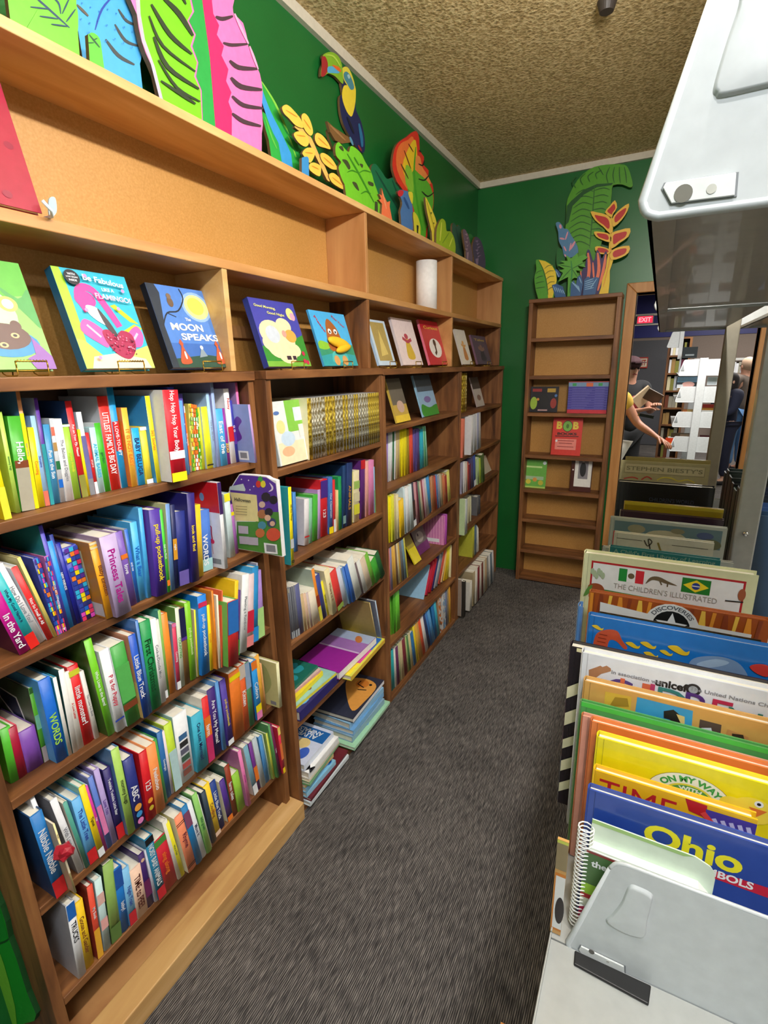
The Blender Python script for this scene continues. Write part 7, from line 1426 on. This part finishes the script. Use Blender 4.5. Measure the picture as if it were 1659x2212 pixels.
bracket(hy+1.1, 1.66, h=.17, x_in=.15, w=.12, par=hall, m=WHT, emb=False)
boxobj('upper_post', (.15, hy+1.08, 1.53), (.19, hy+1.12, 1.84), WHT, hall)
def hb(label, px0, px1, y, col, art=None):
    a_ = at('y', y, *px0); b_ = at('y', y, *px1); bm = bmesh.new(); mats = [mat(col, .35)]; W_, H_ = b_.x-a_.x, a_.z-b_.z
    box(bm, (0, 0, 0), (W_, .02, H_)); F = Face(bm, mats, (0, 0, 0), (1, 0, 0), (0, 0, 1)); F.step = .001
    if art: art(F, W_, H_)
    o = mesh_obj('picture_book', bm, mats); o.location = (a_.x, y, b_.z); return tag(o, label, 'book')
hb('picture book of a pink flower and blue clouds on the white hall shelving', (1462, 813), (1513, 838), hy+.05, '2c3844', lambda F, W, H: (F.rect(W*.05, H*.5, W*.9, H*.95, '88b8e0'), F.disc(W*.5, H*.3, W*.25, 'e8b0a8', H*.25), F.rect(W*.05, 0, W*.3, H*.3, 'e0e4e8')))
hb('white framed sheet on the right tier of the white hall shelving', (1529, 814), (1548, 832), hy+.05, 'e8ecf0', lambda F, W, H: F.rect(W*.1, H*.1, W*.9, H*.9, 'ccd4dc'))
hb('orange and tan books lying on the third tier of the hall shelving', (1475, 884), (1505, 900), hy+.05, 'c87840', lambda F, W, H: F.rect(W*.3, 0, W, H, 'b89c60'))
hb('red, orange and white striped book on the right tier of the hall shelving', (1518, 873), (1545, 893), hy+.05, 'f0f0f0', lambda F, W, H: (F.rect(0, H*.6, W, H, 'd03028'), F.rect(0, H*.35, W, H*.6, 'e8a040')))
hb('bright orange-red book low on the white hall shelving', (1438, 946), (1497, 963), hy+.03, 'd84018', lambda F, W, H: F.rect(0, 0, W, H*.35, 'f0901c'))
hb('dull green and cream book above the orange-red hall book', (1450, 935), (1498, 946), hy+.08, '6c6850', lambda F, W, H: F.rect(W*.4, H*.1, W*.9, H*.8, 'b8b49c'))
hb('dark red book on the right tier low in the hall', (1512, 940), (1545, 962), hy+.05, '5c1c28', lambda F, W, H: F.rect(W*.2, H*.5, W*.8, H*.8, 'e060a0'))
hb('black display book high on the white hall shelving', (1476, 750), (1505, 773), hy+.9, '20262c', lambda F, W, H: F.rect(W*.2, H*.2, W*.8, H*.35, '8c9498'))
# row of books along the far taupe wall
t = thing('low_bookshelf', 'low far bookshelf with pale books beneath the taupe hall wall', 'bookshelf', (1.6, 10.6, 0))
boxobj('shelf_body', (.95, 10.6, 0), (2.4, 10.8, 1.30), mat('8c7c70', .6), t); boxobj('top_rail', (.95, 10.6, 1.50), (2.4, 10.8, 1.54), mat('d8d8d4', .4), t)
x_ = 1.0
for i in range(34):
    w_ = .025+.02*r.random(); box(sbm, (x_, 10.62, 1.3005), (x_+w_-.002, 10.76, 1.45+.03*r.random()), r.choice((0, 1, 2, 3, 5, 8))); x_ += w_
o = mesh_obj('hall_books', sbm, smats); tag(o, 'many small old books filling the bookcases at the back of the hall', 'books', None, 'stuff')
# ------------------------------------------------------------------ people in the hall
def skin(name, V, E, R, m, parent=None, sub=2, root=0):
    me = bpy.data.meshes.new(name); me.from_pydata(V, E, []); me.update(); me.materials.append(m)
    o = bpy.data.objects.new(name, me); COL.objects.link(o)
    if parent is not None: o.parent = parent
    sk = o.modifiers.new('skin', 'SKIN'); sk.use_smooth_shade = True; sk.branch_smoothing = .6
    if not me.skin_vertices: me.attributes if False else None
    sl = me.skin_vertices[0].data
    for i, r_ in enumerate(R): sl[i].radius = (r_, r_) if not isinstance(r_, tuple) else r_; sl[i].use_root = (i == root)
    s = o.modifiers.new('sub', 'SUBSURF'); s.levels = sub; s.render_levels = sub
    return o
def person(label, loc, rz, h, J, skinc, top, bottom, hair, hairlong=False, cap=None, printc=None, shoes='202024', sleeve=.55, apron=None):
    """J: dict of joints in a 1.0-tall figure facing -y; body is one skinned surface, clothes and hair are parts"""
    t = thing('person', label, 'person', loc, rz)
    D = dict(pel=(0, 0, .53), wa=(0, 0, .62), ch=(0, .0, .74), nk=(0, 0, .82), hb=(0, -.005, .865), ht=(0, -.01, .94),
             sl=(-.105, 0, .80), el=(-.14, -.01, .64), wl_=(-.13, -.08, .53), sr=(.105, 0, .80), er=(.14, -.01, .64), wr=(.13, -.08, .53),
             hl=(-.055, 0, .51), kl=(-.06, -.01, .28), al=(-.06, .01, .045), fl=(-.062, -.075, .02), hr=(.055, 0, .51), kr=(.06, -.01, .28), ar=(.06, .01, .045), fr=(.062, -.075, .02))
    D.update(J); S = lambda k: Vector(D[k])*h
    names = ['pel', 'wa', 'ch', 'nk', 'hb', 'ht', 'sl', 'el', 'wl_', 'sr', 'er', 'wr', 'hl', 'kl', 'al', 'fl', 'hr', 'kr', 'ar', 'fr']
    idx = {k: i for i, k in enumerate(names)}
    V = [S(k) for k in names]; E = [(idx[a], idx[b]) for a, b in (('pel', 'wa'), ('wa', 'ch'), ('ch', 'nk'), ('nk', 'hb'), ('hb', 'ht'), ('ch', 'sl'), ('sl', 'el'), ('el', 'wl_'), ('ch', 'sr'), ('sr', 'er'), ('er', 'wr'), ('pel', 'hl'), ('hl', 'kl'), ('kl', 'al'), ('al', 'fl'), ('pel', 'hr'), ('hr', 'kr'), ('kr', 'ar'), ('ar', 'fr'))]
    Rm = dict(pel=.075, wa=.066, ch=.078, nk=.03, hb=.044, ht=.046, sl=.036, el=.024, wl_=.015, sr=.036, er=.024, wr=.015, hl=.052, kl=.034, al=.022, fl=.022, hr=.052, kr=.034, ar=.022, fr=.022)
    R = [Rm[k]*h for k in names]
    for w_, e_, s_ in (('wl_', 'el', -1), ('wr', 'er', 1)):
        W_ = S(w_); d_ = (W_-S(e_)).normalized(); side = d_.cross(Vector((0, 0, 1)));
        side = side.normalized() if side.length > .1 else Vector((1, 0, 0)); nrm = side.cross(d_)
        pm = len(V); V.append(W_+d_*.045*h); R.append(.014*h); E.append((idx[w_], pm))
        for k_, (off, L_) in enumerate(((-.016, .036), (-.0055, .042), (.0055, .040), (.016, .031))):
            b_ = len(V); V += [W_+d_*.055*h+side*off*h, W_+d_*(.055+L_*.55)*h+side*off*1.1*h-nrm*.006*h, W_+d_*(.052+L_)*h+side*off*1.1*h-nrm*.018*h]; R += [.0058*h, .0052*h, .0045*h]; E += [(pm, b_), (b_, b_+1), (b_+1, b_+2)]
        b_ = len(V); V += [W_+d_*.025*h+side*s_*.018*h, W_+d_*.05*h+side*s_*.028*h-nrm*.01*h]; R += [.0066*h, .0052*h]; E += [(idx[w_], b_), (b_, b_+1)]
    skin('body', V, E, R, mat(skinc, .5), t)
    # clothing shells follow the same skeleton
    def mid(a, b, f): return S(a).lerp(S(b), f)
    cv = [S('pel')+Vector((0, 0, -.03*h)), S('wa'), S('ch'), S('nk')+Vector((0, 0, -.006*h)), S('sl'), mid('sl', 'el', 1) if sleeve > .9 else mid('sl', 'el', sleeve), S('sr'), mid('sr', 'er', 1) if sleeve > .9 else mid('sr', 'er', sleeve)]
    ce = [(0, 1), (1, 2), (2, 3), (2, 4), (4, 5), (2, 6), (6, 7)]; cr_ = [.088*h, .080*h, .090*h, .043*h, .056*h, .038*h, .056*h, .038*h]
    cv += [S('sl')*.55+S('nk')*.45+Vector((0, 0, -.006*h)), S('sr')*.55+S('nk')*.45+Vector((0, 0, -.006*h))]
    ce = [(0, 1), (1, 2), (2, 3), (3, 8), (8, 4), (4, 5), (3, 9), (9, 6), (6, 7)]; cr_ += [.050*h, .050*h]
    if sleeve > 1: 
        cv += [mid('el', 'wl_', .92), mid('er', 'wr', .92)]; ce += [(5, 10), (7, 11)]; cr_ += [.026*h, .026*h]
    shirt = skin('shirt', cv, ce, cr_, mat(top, .85), t)
    if printc:
        bm = bmesh.new(); bmesh.ops.create_uvsphere(bm, u_segments=14, v_segments=8, radius=1, matrix=Matrix.Translation(S('ch')+Vector((0, -.084*h, -.03*h))) @ Matrix.Diagonal((.05*h, .01*h, .045*h, 1))); mesh_obj('shirt_print', bm, mat(printc, .7), shirt)
    cv = [S('pel')+Vector((0, 0, .03*h)), S('hl'), S('kl'), mid('kl', 'al', .9), S('hr'), S('kr'), mid('kr', 'ar', .9)]
    skin('trousers', cv, [(0, 1), (1, 2), (2, 3), (0, 4), (4, 5), (5, 6)], [.082*h, .060*h, .045*h, .036*h, .060*h, .045*h, .036*h], mat(bottom, .85), t)
    for a_, f_ in (('al', 'fl'), ('ar', 'fr')):
        skin('shoe', [S(a_)+Vector((0, .015*h, -.022*h)), (S(a_)+S(f_))/2+Vector((0, 0, -.008*h)), S(f_)+Vector((0, -.01*h, .002*h))], [(0, 1), (1, 2)], [.026*h, .026*h, .022*h], mat(shoes, .6), t)
    hc = (S('hb')+S('ht'))/2; fd = -1
    bm = bmesh.new(); bmesh.ops.create_uvsphere(bm, u_segments=20, v_segments=12, radius=1, matrix=Matrix.Translation(hc+Vector((0, .012*h, .016*h))) @ Matrix.Diagonal((.052*h, .060*h, .062*h, 1)))
    for v in bm.verts:
        l_ = v.co-hc
        if l_.y < -.02*h and l_.z < .035*h: v.co.y = hc.y-.02*h; v.co.x *= 1
        if hairlong and l_.z < 0: v.co.z -= .05*h
    for f in bm.faces: f.smooth = True
    mesh_obj('hair', bm, mat(hair, .8), t)
    if cap:
        bm = bmesh.new(); bmesh.ops.create_uvsphere(bm, u_segments=20, v_segments=10, radius=1, matrix=Matrix.Translation(hc+Vector((0, 0, .034*h))) @ Matrix.Diagonal((.056*h, .062*h, .045*h, 1))); prism(bm, [hc+Vector((x_*h, y_*h, .035*h)) for x_, y_ in ((-.045, -.03), (-.035, -.095), (0, -.105), (.035, -.095), (.045, -.03))], Vector((0, 0, .006*h))); mesh_obj('cap', bm, mat(cap, .8), t)
    # face
    for s_ in (-1, 1):
        bm = bmesh.new(); bmesh.ops.create_uvsphere(bm, u_segments=10, v_segments=6, radius=.0058*h, matrix=Matrix.Translation(hc+Vector((s_*.018*h, -.050*h, .006*h)))); mesh_obj('eye', bm, mat('241c18', .3), t)
        bm = bmesh.new(); bmesh.ops.create_uvsphere(bm, u_segments=10, v_segments=6, radius=1, matrix=Matrix.Translation(hc+Vector((s_*.047*h, .0, -.002*h))) @ Matrix.Diagonal((.006*h, .010*h, .015*h, 1))); mesh_obj('ear', bm, mat(skinc, .5), t)
    bm = bmesh.new(); bmesh.ops.create_cone(bm, cap_ends=True, segments=10, radius1=.009*h, radius2=.004*h, depth=.026*h, matrix=Matrix.Translation(hc+Vector((0, -.052*h, -.006*h))) @ Matrix.Rotation(math.radians(20), 4, 'X')); mesh_obj('nose', bm, mat(skinc, .5), t)
    bm = bmesh.new(); bmesh.ops.create_uvsphere(bm, u_segments=12, v_segments=6, radius=1, matrix=Matrix.Translation(hc+Vector((0, -.047*h, -.028*h))) @ Matrix.Diagonal((.015*h, .004*h, .005*h, 1))); mesh_obj('mouth', bm, mat('8c4038', .5), t)
    return t, S
def hp_(px, py, y): return at('y', y, px, py)
# man in black shirt holding books, beside the door jamb
hd = hp_(1366, 797, 5.6); h1 = hd.z/.905
person('person in black shirt with a red print and dark cap holding a book', (hd.x-.02, 5.6, 0), math.radians(35), h1,
       dict(er=(.12, -.06, .655), wr=(.05, -.2, .70), el=(-.14, -.05, .64), wl_=(-.03, -.20, .68)), 'c89078', '1c1c20', '242428', '2c1c18', cap='3c1c24', printc='8c1c20')
a = hp_(1392, 858, 5.35)
bm = bmesh.new(); box(bm, (-.09, -.012, -.06), (.09, .012, .06)); o = mesh_obj('book', bm, mat('d8c0a0', .5)); o.location = (a.x-.01, 5.37, a.z-.0); o.rotation_euler = (.3, -.75, .3); tag(o, 'tan book held up by the person in the black shirt', 'book')
bm = bmesh.new(); box(bm, (-.07, -.010, -.05), (.07, .010, .05)); o = mesh_obj('book', bm, mat('4c3828', .5)); o.location = (a.x+.07, 5.36, a.z+.005); o.rotation_euler = (.3, .5, .2); tag(o, 'dark brown book held open beside the tan one', 'book')
# second person mostly behind the door casing
person('person in a yellow top and pale trousers reaching out, mostly behind the casing', (-.345, 4.75, 0), math.radians(60), 1.52,
       dict(er=(.125, -.09, .66), wr=(.10, -.23, .60), el=(-.13, -.03, .64), wl_=(-.1, -.1, .54)), 'b87c60', 'd8b048', 'b8b4ac', '5c3c28', sleeve=.5)
a = hp_(1396, 895, 4.75)
bm = bmesh.new(); box(bm, (-.055, -.02, -.012), (.055, .02, .012)); o = mesh_obj('phone', bm, mat('14181c', .3)); o.location = (a.x, 4.62, a.z); o.rotation_euler = (0, .2, .3); tag(o, 'small dark handheld device in the outstretched hand', 'device')
# dark haired girl and adult at the right of the hall
hd = hp_(1582, 822, 7.6); h3 = hd.z/.905
person('person with long dark hair in a navy dress looking down', (hd.x, 7.6, 0), math.radians(-60), h3, dict(hb=(0, -.012, .86), ht=(0, -.025, .932), er=(.12, -.05, .65), wr=(.04, -.15, .62), el=(-.12, -.05, .65), wl_=(-.02, -.15, .60)), 'd8a890', '1c2038', '181c34', '1c1414', hairlong=True, sleeve=1.2)
hd = hp_(1616, 788, 8.5); h4 = hd.z/.915
person('person in a grey-brown hoodie and blue jeans seen from behind', (hd.x, 8.5, 0), math.radians(-140), h4, dict(el=(-.15, -.02, .62), wl_=(-.12, -.06, .5), er=(.15, -.02, .62), wr=(.12, -.06, .5)), 'd8a088', '5c5048', '5078a8', 'b89880', sleeve=1.2, shoes='30323c')
